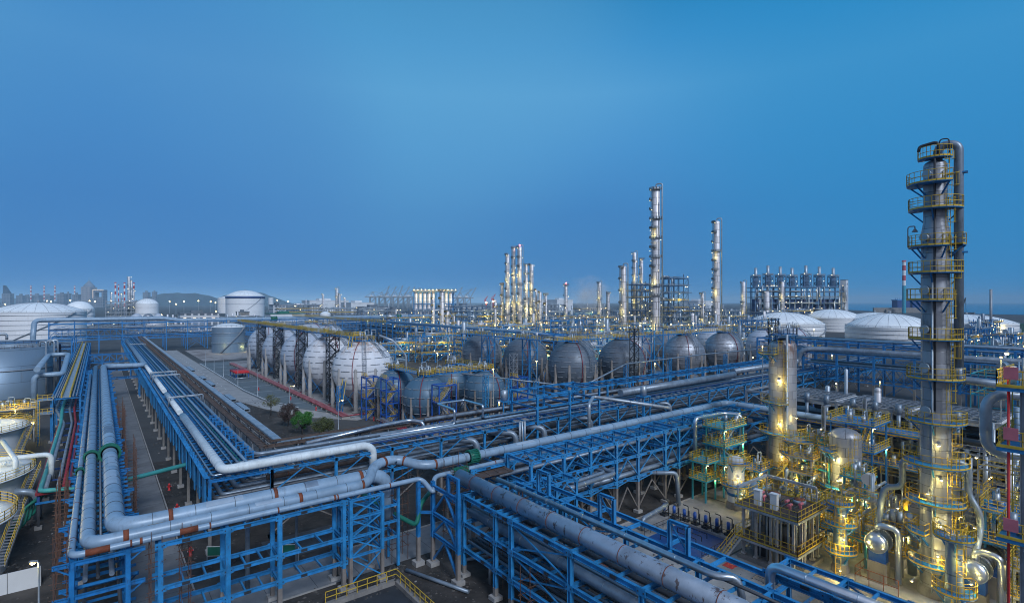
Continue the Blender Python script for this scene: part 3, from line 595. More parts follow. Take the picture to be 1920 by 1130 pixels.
# ------------------------------------------------------------------ pipe racks and pipes
def P3(axis,u,v,z): return (u,v,z) if axis=='x' else (v,u,z)
def rack(label,axis,u0,u1,v0,v1,levels,step,cs=.34,mat='blue2',low=None,lowmat='fire',brace='x',arms=0.0,inter=3,bh=.34,top=None,name='pipe_rack',detail=True,truss=None,rails=None,foot=True,us=None,thick=1.0):
    """a steel pipe rack: posts, tiers of side beams and sleepers, braces"""
    us=us or [u0+(u1-u0)*i/max(1,round((u1-u0)/step)) for i in range(max(1,round((u1-u0)/step))+1)]
    top=top or max(levels); c0=P3(axis,us[0],(v0+v1)/2,0); t=thing(name,label,'pipe rack',c0)
    def q(u,v,z): a=P3(axis,u,v,z); return (a[0]-c0[0],a[1]-c0[1],a[2])
    for u in us:
        for v in (v0,v1):
            mb=MB(); zl=low or 0
            if low: (mb.bar(q(u,v,.3),q(u,v,low),cs*1.02,cs*1.02,1))
            if detail: mb.ibeam(q(u,v,max(zl,.3)),q(u,v,top),cs,cs,0)
            else: mb.bar(q(u,v,max(zl,0)),q(u,v,top),cs,cs,0)
            col=mb.build('column',[M[mat],M[lowmat]],t)
            if foot and detail:
                m2=MB(); a=q(u,v,0); m2.bx((a[0],a[1],.2),(cs*2.6,cs*2.6,.4)); m2.build('footing',M['conc'],col)
    for z in levels:
        mb=MB(); f=mb.ibeam if detail else mb.bar; lo=1 if low and z<=low else 0
        for v in (v0,v1): f(q(us[0],v,z-bh/2),q(us[-1],v,z-bh/2),bh*.75,bh,lo)
        for i,u in enumerate(us):
            (mb.ibeam if detail else mb.bar)(q(u,v0-arms,z-bh/2-.004),q(u,v1+arms,z-bh/2-.004),bh*.7,bh*.94)
            if arms:
                for v,sg in ((v0,-1),(v1,1)): mb.bar(q(u,v,z-bh-.7),q(u,v+sg*arms*.8,z-bh),.1,.1)
            if i<len(us)-1:
                for k in range(1,inter+1):
                    uu=u+(us[i+1]-u)*k/(inter+1); mb.bar(q(uu,v0-arms*.6,z-bh*.45),q(uu,v1+arms*.6,z-bh*.45),bh*.4,bh*.6)
        if detail:
            for u in us:
                for v,sg in ((v0,-1),(v1,1)):
                    o=sg*(bh*.375+.02); mb.bar(q(u-.42,v+o,z-bh/2),q(u+.42,v+o,z-bh/2),.03,bh+.16,lo); mb.bar(q(u-.3,v+o+sg*.03,z-bh/2),q(u-.2,v+o+sg*.03,z-bh/2),.03,.1,2); mb.bar(q(u+.2,v+o+sg*.03,z-bh/2),q(u+.3,v+o+sg*.03,z-bh/2),.03,.1,2)
            for i in range(len(us)-1):
                um=us[i]+(us[i+1]-us[i])*.36
                for v,sg in ((v0,-1),(v1,1)): o=sg*(bh*.375+.015); mb.bar(q(um-.3,v+o,z-bh/2),q(um+.3,v+o,z-bh/2),.025,bh*.7,2)
        mb.build('tier',[M[mat],M[lowmat],M['dark']],t)
    if brace:
        for i in range(len(us)-1):
            if brace=='k' or i%3==0:
                for v in (v0,v1):
                    mb=MB(); zs=[.5]+sorted(levels) if not low else sorted(set([.5,low]+list(levels)))
                    for za,zb in zip(zs,zs[1:]):
                        mi=1 if low and zb<=low else 0; um=(us[i]+us[i+1])/2
                        if brace=='k': mb.bar(q(us[i],v,za+.1),q(um,v,zb-bh),.13,.13,mi); mb.bar(q(us[i+1],v,za+.1),q(um,v,zb-bh),.13,.13,mi)
                        else: mb.bar(q(us[i],v,za+.1),q(us[i+1],v,zb-bh),.12,.12,mi); mb.bar(q(us[i+1],v+.02,za+.1),q(us[i],v+.02,zb-bh),.12,.12,mi)
                    mb.build('brace',[M[mat],M[lowmat]],t)
    if truss:
        za,zb=truss
        for v in (v0,v1):
            mb=MB()
            for i in range(len(us)-1):
                n=4
                for k in range(n):
                    ua=us[i]+(us[i+1]-us[i])*k/n; ub=us[i]+(us[i+1]-us[i])*(k+1)/n
                    mb.bar(q(ua,v,za),q(ub,v,zb-bh) if k%2 else q(ub,v,zb-bh),.13,.13) if k%2==0 else mb.bar(q(ua,v,zb-bh),q(ub,v,za),.13,.13)
                    mb.bar(q(ub,v,za),q(ub,v,zb),.15,.15)
            mb.build('truss',M[mat],t)
    if rails:
        mb=MB(); z,v=rails; mb.rail([q(us[0],v,z),q(us[-1],v,z)],1.1,.05,2); mb.build('railing',M['yellow'],t)
    return t
def pipe(label,pts,r,mat,band=4.5,bandmat=None,bend=None,n=None,group=None,bw=.1,name='pipe',cat='pipe',clamp=None):
    o0=Vector(pts[0]); loc=[tuple(Vector(p)-o0) for p in pts]; mb=MB(); n=n or (20 if r>.45 else 12 if r>.2 else 8)
    mb.tube(loc,r,n,0,br=bend or max(r*2.6,.35))
    if band:
        for p,q in zip(loc,loc[1:]):
            p=Vector(p); q=Vector(q); Ls=(q-p).length; k=int((Ls-2)/band)
            if k<1 or Ls<3: continue
            d=(q-p)/Ls
            for i in range(k):
                c=p+d*(1+(Ls-2)*(i+.5)/k); mb.tube([c-d*bw/2,c+d*bw/2],r*1.035,n,1)
    if clamp:
        for s,wd in clamp:      # wider wrapped bands at given distances along the first-to-last legs
            acc=0
            for p,q in zip(loc,loc[1:]):
                p=Vector(p); q=Vector(q); Ls=(q-p).length
                if acc<=s<acc+Ls:
                    d=(q-p)/Ls; c=p+d*(s-acc); mb.tube([c-d*wd/2,c+d*wd/2],r*1.05,n,2)
                acc+=Ls
    o=mb.build(name,[M[mat],M[bandmat or mat],M['rust']],None,tuple(o0)); return tag(o,label,cat,group)
def flange(label,c,axis,r,mat='green',w=.5):
    mb=MB(); d=Vector((1,0,0)) if axis=='x' else Vector((0,1,0))
    mb.tube([d*-w/2,d*w/2],r*1.12,24); mb.tube([d*-w/2,d*(-w/2+.12)],r*1.45,24); mb.tube([d*(w/2-.12),d*w/2],r*1.45,24)
    for k in range(16):
        a=TAU*k/16; o=(Vector((0,math.cos(a),math.sin(a))) if axis=='x' else Vector((math.cos(a),0,math.sin(a))))*r*1.3; mb.bar(o-d*w*.55,o+d*w*.55,.09,.09)
    return tag(mb.build('pipe_flange',M[mat],None,c),label,'flange')
M['patch']=paint('pale_patch',(.33,.42,.52),.4,.1,.15,.8); M['patchd']=paint('dull_patch',(.14,.2,.28),.5,.1,.2,.8); M['rustpatch']=paint('flaking_patch',(.3,.24,.17),.7,0,.35,2.5)
# ---- west rack, three big grey-blue pipes running north over the concrete road
rack('narrow blue pipe rack under the three big grey pipes, beside the concrete road','y',55,208,-1.7,1.95,[9.3,6.6,3.6],9,mat='blue',arms=1.2,inter=4,low=None,brace='x')
pipe('thickest grey-blue pipe on the left, turning right at a wide elbow',[(11.6,345,9.9),(11.6,206,9.9),(1.15,206,10.25),(1.15,57.8,10.25),(26.4,57.8,10.25),(26.6,57.9,5.0)],.78,'pipe',3.1,'dark',2.3,28,bw=.035,clamp=[(139+10.5+148.2+4,.35),(139+10.5+148.2+13,.35),(139+10.5+148.2+22,.35)])
pipe('second big grey-blue pipe, looping up in an S bend before the green flange',[(-.75,208,9.9),(-.75,56.3,9.95),(23.6,56.3,9.95),(25.0,58.3,11.2),(27.2,58.9,11.3),(28.6,58.6,11.1),(30.4,56.2,10.6),(95.5,55.9,10.6),(96.6,30,10.4)],.55,'pipe',2.9,'dark',1.5,24,bw=.035,clamp=[(151.7+2.6,.4),(151.7+17,.35),(151.7+23.6,.25),(180.3,.3),(183,.3),(187,.25)])
pipe('thin grey pipe at the outer edge, its corner wrapped in rust',[(-1.75,190,9.75),(-1.75,55.1,9.75),(29.4,55.0,9.7),(29.9,52.9,8.4),(31,54.9,9.6),(95,54.6,9.8)],.27,'pipe',5,'rust',.8,14,bw=.14,clamp=[(136.6,1.6),(139.5,.2),(143,1.4),(156,.2)])
def patches(lab,lst):
    o=[q for q in scn.objects if q.get('label','').startswith(lab)][0]; o0=o.location
    for (axis,u,v,z,r,ln,a0,a1,m) in lst:
        mb=MB(); n=8; k=len(mb.v)
        for e in (u,u+ln):
            for i in range(n+1):
                a=R(a0+(a1-a0)*i/n); s,c=r*math.cos(a),r*math.sin(a); p=(e,v+s,z+c) if axis=='x' else (v+s,e,z+c); mb.v.append(tuple(Vector(p)-o0))
        for i in range(n): mb.face([k+i,k+i+1,k+n+2+i,k+n+1+i],0,True)
        mb.build('patch',M[m],o)
patches('thickest grey-blue',[('y',70,1.15,10.25,.792,5.5,60,150,'patch'),('y',77.5,1.15,10.25,.792,6,40,110,'patch'),('y',73,1.15,10.25,.797,.8,20,55,'patchd'),('y',80.4,1.15,10.25,.797,.6,25,60,'patchd'),('x',8,57.8,10.25,.792,3.2,60,140,'patch'),('y',98,1.15,10.25,.792,5,50,130,'patchd'),('x',17,57.8,10.25,.792,1.4,80,150,'patchd')])
patches('second big grey-blue',[('y',66,-.75,9.95,.56,4,50,140,'patch'),('x',3.4,56.3,9.95,.56,1.1,20,90,'rustpatch'),('x',12,56.3,9.95,.56,2.4,60,140,'patch'),('x',44,56.1,10.6,.562,3,60,140,'patch'),('x',58,56,10.6,.562,2.2,70,150,'patch')])
flange('large green bolted flange on the thickest left pipe',(1.15,87.5,10.25),'y',.86,w=.7)
flange('green bolted flange on the second left pipe',(-.75,88,9.95),'y',.6,w=.6)
flange('small green flange on the thin left pipe',(-1.75,82,9.75),'y',.33,w=.7)
flange('green ribbed joint on the big pipe over the rust-stained deck',(37.2,56.1,10.6),'x',.62,w=1.3)
flange('green ribbed joint on the thin pipe beside the bigger green joint',(34.6,54.9,9.6),'x',.33,w=1.9)
# extra fine pipes between
for i,(x,z,r,m) in enumerate([(.15,9.45,.1,'silver'),(-.05,6.8,.14,'darkpipe'),(-.9,6.8,.18,'pipe2'),(.9,6.8,.2,'pipe2'),(1.5,3.75,.16,'darkpipe'),(-1,3.75,.14,'darkpipe')]):
    pipe('%s under the big left pipes, on its %s tier'%(['slim bright pipe','slim dark pipe in the middle','grey pipe on the west side','grey pipe on the east side','dark pipe on the east side','dark pipe on the west side'][i],'upper' if z>9 else 'middle' if z>5 else 'bottom'),[(x,57,z),(x,205,z)],r,m,0,group='pipes inside the narrow left rack')
# ---- front rack along the east-west road
rack('open blue two-tier rack carrying the front pipes over the road','x',4.2,20.7,54.7,57.5,[9.3,5.55,3.05],5,mat='blue2',low=2.3,inter=2,brace=None,bh=.36,cs=.38,us=[4.2,9.4,13.9,20.2])
t=thing('lattice_tower','blue lattice tower of four posts under the front pipes near the S bend','tower',(22.5,55.4,0)); 
for a in (-1.75,1.75):
    for b in (-1.2,2.2):
        mb=MB(); mb.bar((a,b,.3),(a,b,3.4),.34,.34,1); mb.ibeam((a,b,3.4),(a,b,9.4),.34,.34,0); c=mb.build('column',[M['blue2'],M['fire']],t); m2=MB(); m2.bx((a,b,.2),(.9,.9,.4)); m2.build('footing',M['conc'],c)
mb=MB()
for z in (3.4,5.4,7.4,9.3):
    for b in (-1.2,2.2): mb.ibeam((-1.75,b,z),(1.75,b,z),.2,.26)
    for a in (-1.75,1.75): mb.ibeam((a,-1.2,z),(a,2.2,z),.2,.26)
mb.build('cross_beam',M['blue2'],t); mb=MB()
for z0,z1 in ((.6,3.3),(3.4,5.3),(5.4,7.3),(7.4,9.2)):
    for b in (-1.2,2.2): mb.bar((-1.75,b,z0),(1.75,b,z1),.12,.12); mb.bar((1.75,b+.02,z0),(-1.75,b+.02,z1),.12,.12)
    for a in (-1.75,1.75): mb.bar((a,-1.2,z0),(a,2.2,z1),.1,.1)
mb.build('brace',M['blue2'],t)
t=thing('outrigger_tower','blue frame of side arms stepping right from the lattice tower','frame',(25.6,56.6,0)); mb=MB()
for a,b in ((1.2,-1),(1.2,1.6)): mb.bar((a,b,.3),(a,b,9.3),.3,.3)
for z in (3.6,5.4,7.2,9.2): mb.ibeam((-1,-1,z),(1.2,-1,z),.2,.26); mb.ibeam((1.2,-1,z),(1.2,1.6,z),.2,.26); mb.ibeam((-1,1.6,z),(1.2,1.6,z),.2,.26)
mb.build('frame',M['blue2'],t)
# tall A-braced bent at the junction with the south rack
t=thing('braced_tower','tall blue A-braced bent left of the rusty big pipe','frame',(30.2,51.5,0))
for a,b in ((0,-3.2),(0,2.2),(-1.3,3.3)):
    mb=MB(); mb.bar((a,b,.3),(a,b,3.2),.4,.4,1); mb.ibeam((a,b,3.2),(a,b,9.6),.4,.4,0); c=mb.build('column',[M['blue'],M['fire']],t); m2=MB(); m2.bx((a,b,.25),(1.1,1.1,.5)); m2.build('footing',M['conc'],c)
mb=MB()
for z in (3.6,6.0,9.0): mb.ibeam((0,-3.2,z),(0,2.2,z),.28,.36)
mb.ibeam((-1.3,3.3,6),(0,2.2,6),.2,.3); mb.ibeam((-1.3,3.3,9),(0,2.2,9),.2,.3); mb.build('cross_beam',M['blue'],t); mb=MB()
for z0,z1 in ((.7,3.5),(3.7,5.9),(6.1,8.8)): mb.bar((0,-3.1,z0),(0,-.5,z1),.26,.22); mb.bar((0,2.1,z0),(0,-.5,z1),.22,.2)
mb.build('brace',M['blue'],t); mb=MB(); mb.bar((0,-3.2,9.6),(0,-3.2,11.2),.3,.3); mb.bar((0,-1.2,9.2),(0,-1.2,11.2),.3,.3); mb.bar((0,-3.2,11.1),(0,-1.2,11.1),.25,.25); mb.build('gate_frame',M['blue'],t)
pipe('bent dark grey pipe behind the front posts, dropping to the ground',[(12.2,60.5,.2),(12.2,60.5,7.6),(24,60.5,7.6)],.24,'pipe2',4)
pipe('slim vertical grey pipe behind the front girders',[(17.5,62,.2),(17.5,62,8.2),(20,62,8.2)],.16,'pipe2',0)
pipe('green pipe sagging below the S bend beside the lattice tower',[(23.6,66,8.2),(26.8,58,5.6),(28.6,54.6,4.6),(29.3,55,6.8),(33,58,7.4)],.26,'green',5)
# ---- south rack with the rust-streaked big pipe
rack('blue pipe rack running to the front under the rust-streaked big pipe','y',12,49,31.7,38.9,[8.9,6.0,3.2],6.1,mat='blue2',inter=2,low=1.2,brace='x',us=[12.5,19.2,25.2,32.8,41.0,43.6,49.5],bh=.42,cs=.4)
pipe('rust-streaked big grey pipe crossing the lower right foreground',[(33.1,52.6,9.85),(33.1,8,9.85)],.78,'rustpipe',4.2,'rust',None,32,bw=.05)
for i,(x,z,r,m,y1) in enumerate([(34.7,9.2,.2,'silver',50),(35.5,9.15,.15,'dark',50),(36.6,9.45,.28,'silver',46),(37.3,9.1,.13,'darkpipe',46),
      (33.0,6.55,.48,'pipe2',50),(34.1,6.2,.16,'darkpipe',52),(34.6,6.2,.14,'silver',52),(35.2,6.25,.2,'darkpipe',52),(35.9,6.2,.16,'pipe2',52),(36.6,6.3,.25,'darkpipe',52),(37.5,6.2,.14,'silver',52),
      (32.6,3.4,.15,'silver',50),(33.2,3.45,.2,'darkpipe',50),(33.9,3.4,.14,'pipe2',50),(34.6,3.5,.25,'darkpipe',50),(35.5,3.4,.16,'pipe2',50),(36.4,3.45,.2,'darkpipe',50)]):
    tier='top' if z>8.5 else 'middle' if z>5 else 'bottom'; k=i if i<4 else i-4 if i<11 else i-11
    col={'silver':'bright','dark':'black','darkpipe':'dark','pipe2':'grey'}[m]
    pts=[(x,y1,z),(x,10,z)]
    if i==2: pts=[(x,50,z),(x,22.2,z),(x+1.2,21.2,z),(x+1.2,20.6,7)]
    pipe('%s pipe on the %s tier of the front-running rack, %s from its west side'%(col,tier,nth(k)),pts,r,m,5 if r>.19 else 0,group='pipes of the front-running rack')
for i,y in enumerate((35.2,27.1,44.5)):
    t=thing('pipe_portal','small blue portal standing on the east edge of the front-running rack, %s from the front'%['second','first','third'][i],'frame',(38.9,y,8.9),0,'portal frames on the front-running rack'); mb=MB()
    for k in (-.9,.9): mb.ibeam((0,k,0),(0,k,2.3),.36,.3)
    build_split(mb,'post',M['blue2'],t); mb=MB(); mb.ibeam((0,-.9,2.3),(0,.9,2.3),.3,.25); mb.build('lintel',M['blue2'],t); mb=MB(); mb.bar((0,-.8,.2),(0,.8,2.1),.12,.12); mb.bar((0,.9,0),(1.3,2.2,-1.4),.16,.12); mb.build('brace',M['blue2'],t)
mb=MB()
for k in range(8): y=11+k*4.4; mb.ibeam((38.9,y,8.7),(41.3,y,8.7),.22,.3)
mb.ibeam((41.3,8,8.7),(41.3,46,8.7),.26,.42); tag(mb.build('side_gantry',M['blue2']),'blue outrigger beam along the east side of the front-running rack','beam')
pipe('polished pipe with a downturned elbow in the lower right foreground',[(40.3,20.0,.3),(40.3,20.0,10.1),(40.3,8,10.1)],.36,'chrome',3.2,'silver',.9,20,bw=.06)
rack('small blue support frame under the polished downturned pipe','y',12,20.4,40.9,44.2,[9.3,7.4],4.2,mat='blue2',inter=1)
# ---- rack 2 north-south (with the corrugated west wall)
rack('long blue pipe rack with corrugated blue side wall, running away on the left','y',72.6,388,10.5,17.5,[8.7,5.6],9.56,mat='blue',low=5.2,inter=4,brace=None,bh=.36,lowmat='concd')
mb=MB(); y=72.6; k=0; rr=random.Random(9)
while y<338:
    x=(9.98,10.22,10.1,10.26)[k%4]; mb.box(x,y+.06,5.3+.5*((k//9)%2)+rr.uniform(-.12,.12),x+.1,y+.98,9.05+.25*((k//7)%2)+rr.uniform(-.05,.1)); k+=1; y+=1.06
for z in (6.2,8.4): mb.box(10.3,72.6,z,10.42,338,z+.2)
mb.box(9.9,72.5,8.98,10.46,338,9.02)
tag(mb.build('wind_wall',M['blue2']),'corrugated blue sheet wall along the west side of the long left rack','wall')
segs=[(72.4,112,'corner'),(116,141,0),(146,180,0),(186,215,0),(219,246,0),(252,300,0)]
pipe('thick white insulated pipe turning a right-angle corner on the long left rack',[(11.95,112,9.55),(11.95,72.9,9.55),(30.2,72.9,9.55),(31.2,72.9,8.8),(31.2,72.9,6)],.55,'whitepipe',1.25,'offwhite',1.2,24,bw=.05)
for i,(a,b,_) in enumerate(segs[1:]): pipe('straight white insulated length on the long left rack, %s beyond the white corner pipe'%nth(i),[(11.95+.02*i,a,9.5),(11.95+.02*i,b,9.5)],.5,'whitepipe',2.4,'offwhite',None,18,group='white insulated lengths')
pipe('grey pipe beside the brown tray, turning from the long left rack into the cross rack',[(16.9,386,9.2),(16.9,79.0,9.2),(230,79.0,9.2)],.27,'pipe2',6,'silver',1.2,14)
pipe('grey pipe beside the white corner pipe, kinking into the cross rack',[(15.3,386,9.1),(15.3,75.6,9.1),(20,77.2,9.1),(228,77.2,9.1)],.2,'pipe',6,None,1,12)
for i,(x,z,r,m) in enumerate([(10.9,8.95,.12,'silver'),(12.95,8.95,.1,'navy'),(13.7,8.95,.09,'silver'),(14.4,9.0,.15,'pipe2'),(14.85,8.92,.07,'green'),(16.15,8.95,.1,'darkpipe')]):
    yy=73.4+(x-10.9)*1.05; pipe('%s fine pipe on top of the long left rack, counted from its blue wall'%nth(i),[(x,386,z),(x,yy,z),(229,yy,z)],r,m,0,None,.5,8,group='fine pipes of the long left rack')
for i,(x,r,m) in enumerate([(11.2,.3,'darkpipe'),(12.2,.25,'pipe2'),(13.1,.2,'darkpipe'),(14.2,.3,'pipe2'),(15.4,.25,'darkpipe'),(16.5,.2,'pipe2')]):
    yy=73.6+(x-11)*1.0; pipe('%s pipe on the lower tier of the long left rack, counted from its blue wall'%nth(i),[(x,386,5.95),(x,yy,5.95),(229,yy,5.95)],r,m,6,None,.8,10,group='lower pipes of the long left rack')
pipe('orange-rusted pipe low inside the cross rack behind the white corner pipe',[(17.5,75.4,6.9),(36,75.2,6.9)],.36,'brown',2.8,'rust',None,14)
# blue stub frames on the rack's deck
for i in range(9):
    y=78+i*3.1+(i//3)*2; t=thing('pipe_stand','small blue stub frame on the deck of the long left rack, %s from its corner'%nth(i),'frame',(15.95,y,8.7),0,'stub frames on the long left rack'); mb=MB(); 
    for k in (-.45,.45): mb.bar((k,0,0),(k,0,1.25),.14,.14)
    build_split(mb,'post',M['blue'],t); mb=MB(); mb.bar((-.6,0,.85),(.6,0,.85),.12,.12); mb.bar((-.6,0,1.25),(.6,0,1.25),.12,.12); mb.build('crossbar',M['blue'],t)
for i,y in enumerate((128,168,176,300)):
    t=thing('pipe_loop','white goalpost pipe loop across the long left rack, %s from the corner'%nth(i),'pipe',(11.2,y,8.8),0,'white pipe loops'); mb=MB(); mb.tube([(0,0,0),(0,0,1.9),(6.1,0,1.9),(6.1,0,0)],.13,8,br=.35); mb.tube([(.4,.7,0),(.4,.7,1.6),(5.7,.7,1.6),(5.7,.7,0)],.1,8,br=.35); mb.build('loop',M['galv'],t)
# cable trays
def tray(label,pts,w,mat,h=.22,lid=None,z=9.0):
    t=thing('cable_tray',label,'cable tray',(pts[0][0],pts[0][1],0)); o=Vector((*pts[0],0)); mb=MB(); m2=MB(); zz=z
    for p,q in zip(pts,pts[1:]):
        P=Vector((*p,zz))-o; Q=Vector((*q,zz))-o; d=(Q-P).normalized(); s=Vector((-d.y,d.x,0))
        mb.bar(P,Q,w,.06); 
        for k in (-1,1): mb.bar(P+s*w/2*k+Vector((0,0,h/2)),Q+s*w/2*k+Vector((0,0,h/2)),.07,h)
        Ls=(Q-P).length; n=int(Ls/1.1)
        for i in range(n):
            c=P+d*((i+.5)*Ls/n)
            if lid: m2.bx((c.x,c.y,c.z+h+.02+.03*(i%2)),(abs(d.x)*Ls/n*.985+abs(d.y)*w*.96,abs(d.y)*Ls/n*.985+abs(d.x)*w*.96,.05))
            else: mb.bar(c-s*w/2+Vector((0,0,h)),c+s*w/2+Vector((0,0,h)),.07,.07)
        n=max(2,int(Ls/9))
        for i in range(n):
            c=P+d*((i+.5)*Ls/n); m3=MB()
            for k in (-1,1): m3.bar((c+s*w*.45*k).to_tuple()[:2]+(0,),(c+s*w*.45*k)-Vector((0,0,.05)),.16,.16)
            m3.bar(c-s*w*.6-Vector((0,0,.15)),c+s*w*.6-Vector((0,0,.15)),.16,.2); m3.build('support',M['grey'],t)
    mb.build('tray',M[mat],t)
    if lid: m2.build('cover',M[lid],t)
    return t
tray('brown cable tray beside the long left rack, turning into the cross rack',[(18.75,386),(18.75,82.4),(120,82.4)],1.1,'brown',z=9.1)
tray('second narrower brown cable tray, outside the first',[(19.9,386),(19.9,83.6),(120,83.6)],.5,'brown',z=9.5)
tray('pale covered cable duct along the outer side of the long left rack',[(21.2,386),(21.2,84.8)],1.1,'pipe',.3,'galv',9.2)
tray('pale covered cable duct behind the cross rack',[(21.2,85.4),(120,85.4)],.7,'pipe',.25,'galv',8.8)
for i,(y,L_) in enumerate(((112,9),(125,8),(150,10),(164,6),(186,12))):
    mb=MB(); mb.box(22,y,8.9,23.1,y+L_,9.0)
    for k in (0,.95): mb.box(22+k,y,9,22.1+k,y+L_,9.5)
    for k in range(int(L_)): mb.box(22,y+k,9.42,23.1,y+k+.9,9.46)
    for k in (1,L_-1): mb.bar((22.5,y+k,0),(22.5,y+k,8.9),.18)
    tag(mb.build('side_duct',M['galv']),'short pale duct box bracketed outside the covered duct, %s from the corner'%nth(i),'duct','short duct boxes')
# ---- cross rack 2 (east-west)
rack('long blue cross rack running right from the white corner pipe','x',17.5,232,72.6,80.4,[8.7,5.6],8.25,mat='blue2',low=3.6,inter=3,brace='k',bh=.36)
rack('blue upper frame standing on the cross rack, left of the steel stacks','x',62,78,72.6,80,[13.4,11.2],8,mat='blue2',inter=1,brace=None,top=13.4,foot=False)
rack('blue upper frame on the cross rack, right half below the grey spheres','x',82,172,80.8,86,[11.6],7.5,mat='blue2',inter=2,brace=None)
pipe('big pale grey pipe with a blunt capped end on the right half of cross rack',[(87.6,75.4,10.7),(134,76.2,10.7)],.78,'pipe2',5.5,'pipe',None,26,bw=.06)
pipe('big pale grey pipe further right on the cross rack, rising at a goose-neck',[(136,77.6,11.2),(170,77.6,11.2),(173.2,77.6,11.2),(173.2,76,15.4),(176,70,15.5),(176,-20,15.5)],.8,'pipe2',6,'pipe',2.4,24,bw=.06)
pipe('bright hairpin pipe standing over the cross rack and reaching the big pipe',[(66.8,64.5,6),(66.8,64.5,12.4),(71.5,68,12.7),(78.5,56.4,11.6)],.3,'galv',3,'silver',.8,14)
pipe('tall bright loop on the cross rack before the small spheres',[(34.5,77.9,9.2),(48,77.9,9.2),(48,77.9,11.6),(48.5,84.6,11.6),(54.2,84.6,11.6),(54.2,78.4,11.6),(54.2,78.4,9.3),(86,78.4,9.3)],.21,'chrome',0,None,.5,12)
pipe('long grey pipe along the back of the cross rack',[(44,81.2,9.9),(160,81.2,9.9)],.3,'pipe2',5)
pipe('silver looped pipe at the west part of the cross rack',[(24,80.2,9.3),(36,81.6,9.9),(41.5,81.6,10.1),(43,79.6,9.9),(43,79.6,7)],.3,'silver',2,None,.9,14)
for i,(x,dx) in enumerate(((48.5,1.6),(56.5,2.0),(63,1.6),(75,1.8),(100,1.8))):
    pipe('hooked grey downpipe in the side of the cross rack, %s from the left'%nth(i),[(x-3.5,75,7.6),(x,71.9,7.6),(x,71.6,3)],.5 if i<3 else .4,'pipe2',0,None,1.3,18,group='hooked downpipes')
    pipe('dark drum-like pipe lying low inside the cross rack, %s from the left'%nth(i),[(x+1,75.5,6.6),(x+6,75.5,6.6)],.55,'darkpipe',2,'brown',None,16,group='dark low pipes')
for i in range(3): pipe('%s of three upright slim silver pipes at the cross rack'%['left','middle','right'][i],[(57.2+i*.55,71.6,4.5),(57.2+i*.55,71.6,9.4)],.17,'galv',0,None,None,12,group='upright slim pipes')
for i,(x,y) in enumerate(((61.3,81.5),(86.5,68.5))):
    t=thing('vent_silencer','small silver cylinder on a blue stand, %s'%['before the small spheres','near the bend of the hairpin pipe'][i],'silencer',(x,y,0)); mb=MB(); mb.lathe([(0,11.2),(.62,11.2),(.62,13.1),(0,13.3)],16); mb.cyl(0,0,9,11.2,.12,8); mb.build('drum',M['galv'],t); mb=MB()
    for a in (-1,1):
        for b in (-1,1): mb.bar((a*.9,b*.9,8.5),(a*.9,b*.9,11.1),.16,.16); mb.bar((a*.9,b*.9,0),(a*.9,b*.9,8.5),.2,.2)
    mb.bx((0,0,11.1),(2.1,2.1,.15)); mb.build('stand',M['blue2'],t)
# ---- front rack east part
rack('tall open blue rack right of the junction, its legs bare below','x',41,98,49.2,53.8,[10.8,8.3,5.3],6.2,mat='blue2',low=4.4,inter=1,brace='k',us=[41,46.4,51.2,56.3,60.9,67.2,70.6,78.4,81.2,88,98],bh=.36,cs=.36)
rack('blue rack carrying the big pipe with the green joint, right of the S bend','x',36,98,54.2,60.2,[9.6,7.2,4.6],6.2,mat='blue2',low=4.2,inter=2,brace='x',bh=.34)
for i,(y,z,r,m) in enumerate([(50,5.5,.35,'pipe2'),(50.7,5.45,.15,'darkpipe'),(51.2,5.5,.2,'darkpipe'),(51.9,5.7,.4,'pipe2'),(52.8,5.5,.2,'darkpipe'),(53.3,5.45,.15,'silver'),(55,7.4,.2,'darkpipe'),(55.8,7.5,.3,'pipe2'),(56.8,7.4,.2,'darkpipe'),(57.6,7.6,.4,'pipe2'),(58.6,7.4,.2,'darkpipe'),(59.3,7.4,.2,'silver'),(55,4.85,.25,'darkpipe'),(56,4.85,.25,'darkpipe'),(57,4.95,.35,'darkpipe'),(58.2,4.85,.25,'darkpipe'),(59.2,4.8,.2,'pipe2'),(57.2,10.0,.22,'pipe2'),(58.1,9.95,.18,'silver'),(58.9,9.95,.18,'darkpipe'),(53,8.6,.25,'pipe2')]):
    pipe('%s pipe in the racks right of the S bend, %s tier, %s from the front'%({'silver':'bright','darkpipe':'dark','pipe2':'grey'}[m],'low' if z<6 else 'middle' if z<8 else 'upper',nth(i)),[(39+i%4,y,z),(97.5,y,z)],r,m,6 if r>.25 else 0,group='pipes of the racks right of the S bend')
pipe('grey pipe pushed out in a flat U loop from the open rack',[(45,52.4,7.4),(45,46.9,7.4),(53.5,46.9,7.6),(53.5,52,7.6)],.3,'pipe2',2.5,'silver',.8,14)
pipe('parallel grey pipe inside the flat U loop',[(46,52.4,7.5),(46,47.9,7.5),(52.6,47.9,7.7),(52.6,52,7.7)],.22,'pipe2',2.5,'silver',.7,12)
pipe('olive pipe dropping from the open rack to a ground pump',[(62.5,50.8,4.9),(67.2,47.2,4.9),(67.2,46.8,.3)],.32,'pipe2',3,'brown',.7,12)
mb=MB()
for i in range(16): mb.rail([(48+i*2,54,5.3),(50+i*2,54,5.3)],1,.06,.8)
tag(mb.build('guard_rail',M['brown']),'brown handrail inside the open blue rack','railing')
mb=MB()
mb.box(33.5,52.5,8.95,41,59,9.02)
for k in range(6): mb.bar((33.5+k*1.4,52.6,9.05),(34.2+k*1.4,58.8,9.05),.5,.04)
tag(mb.build('junction_deck',M['brown']),'rust-stained plank deck at the junction beside the green joint','deck')
rack('blue square junction frame left of the open rack','x',39.5,46,46.6,49,[8.6,6.6],3.2,mat='blue2',inter=1,brace='k')
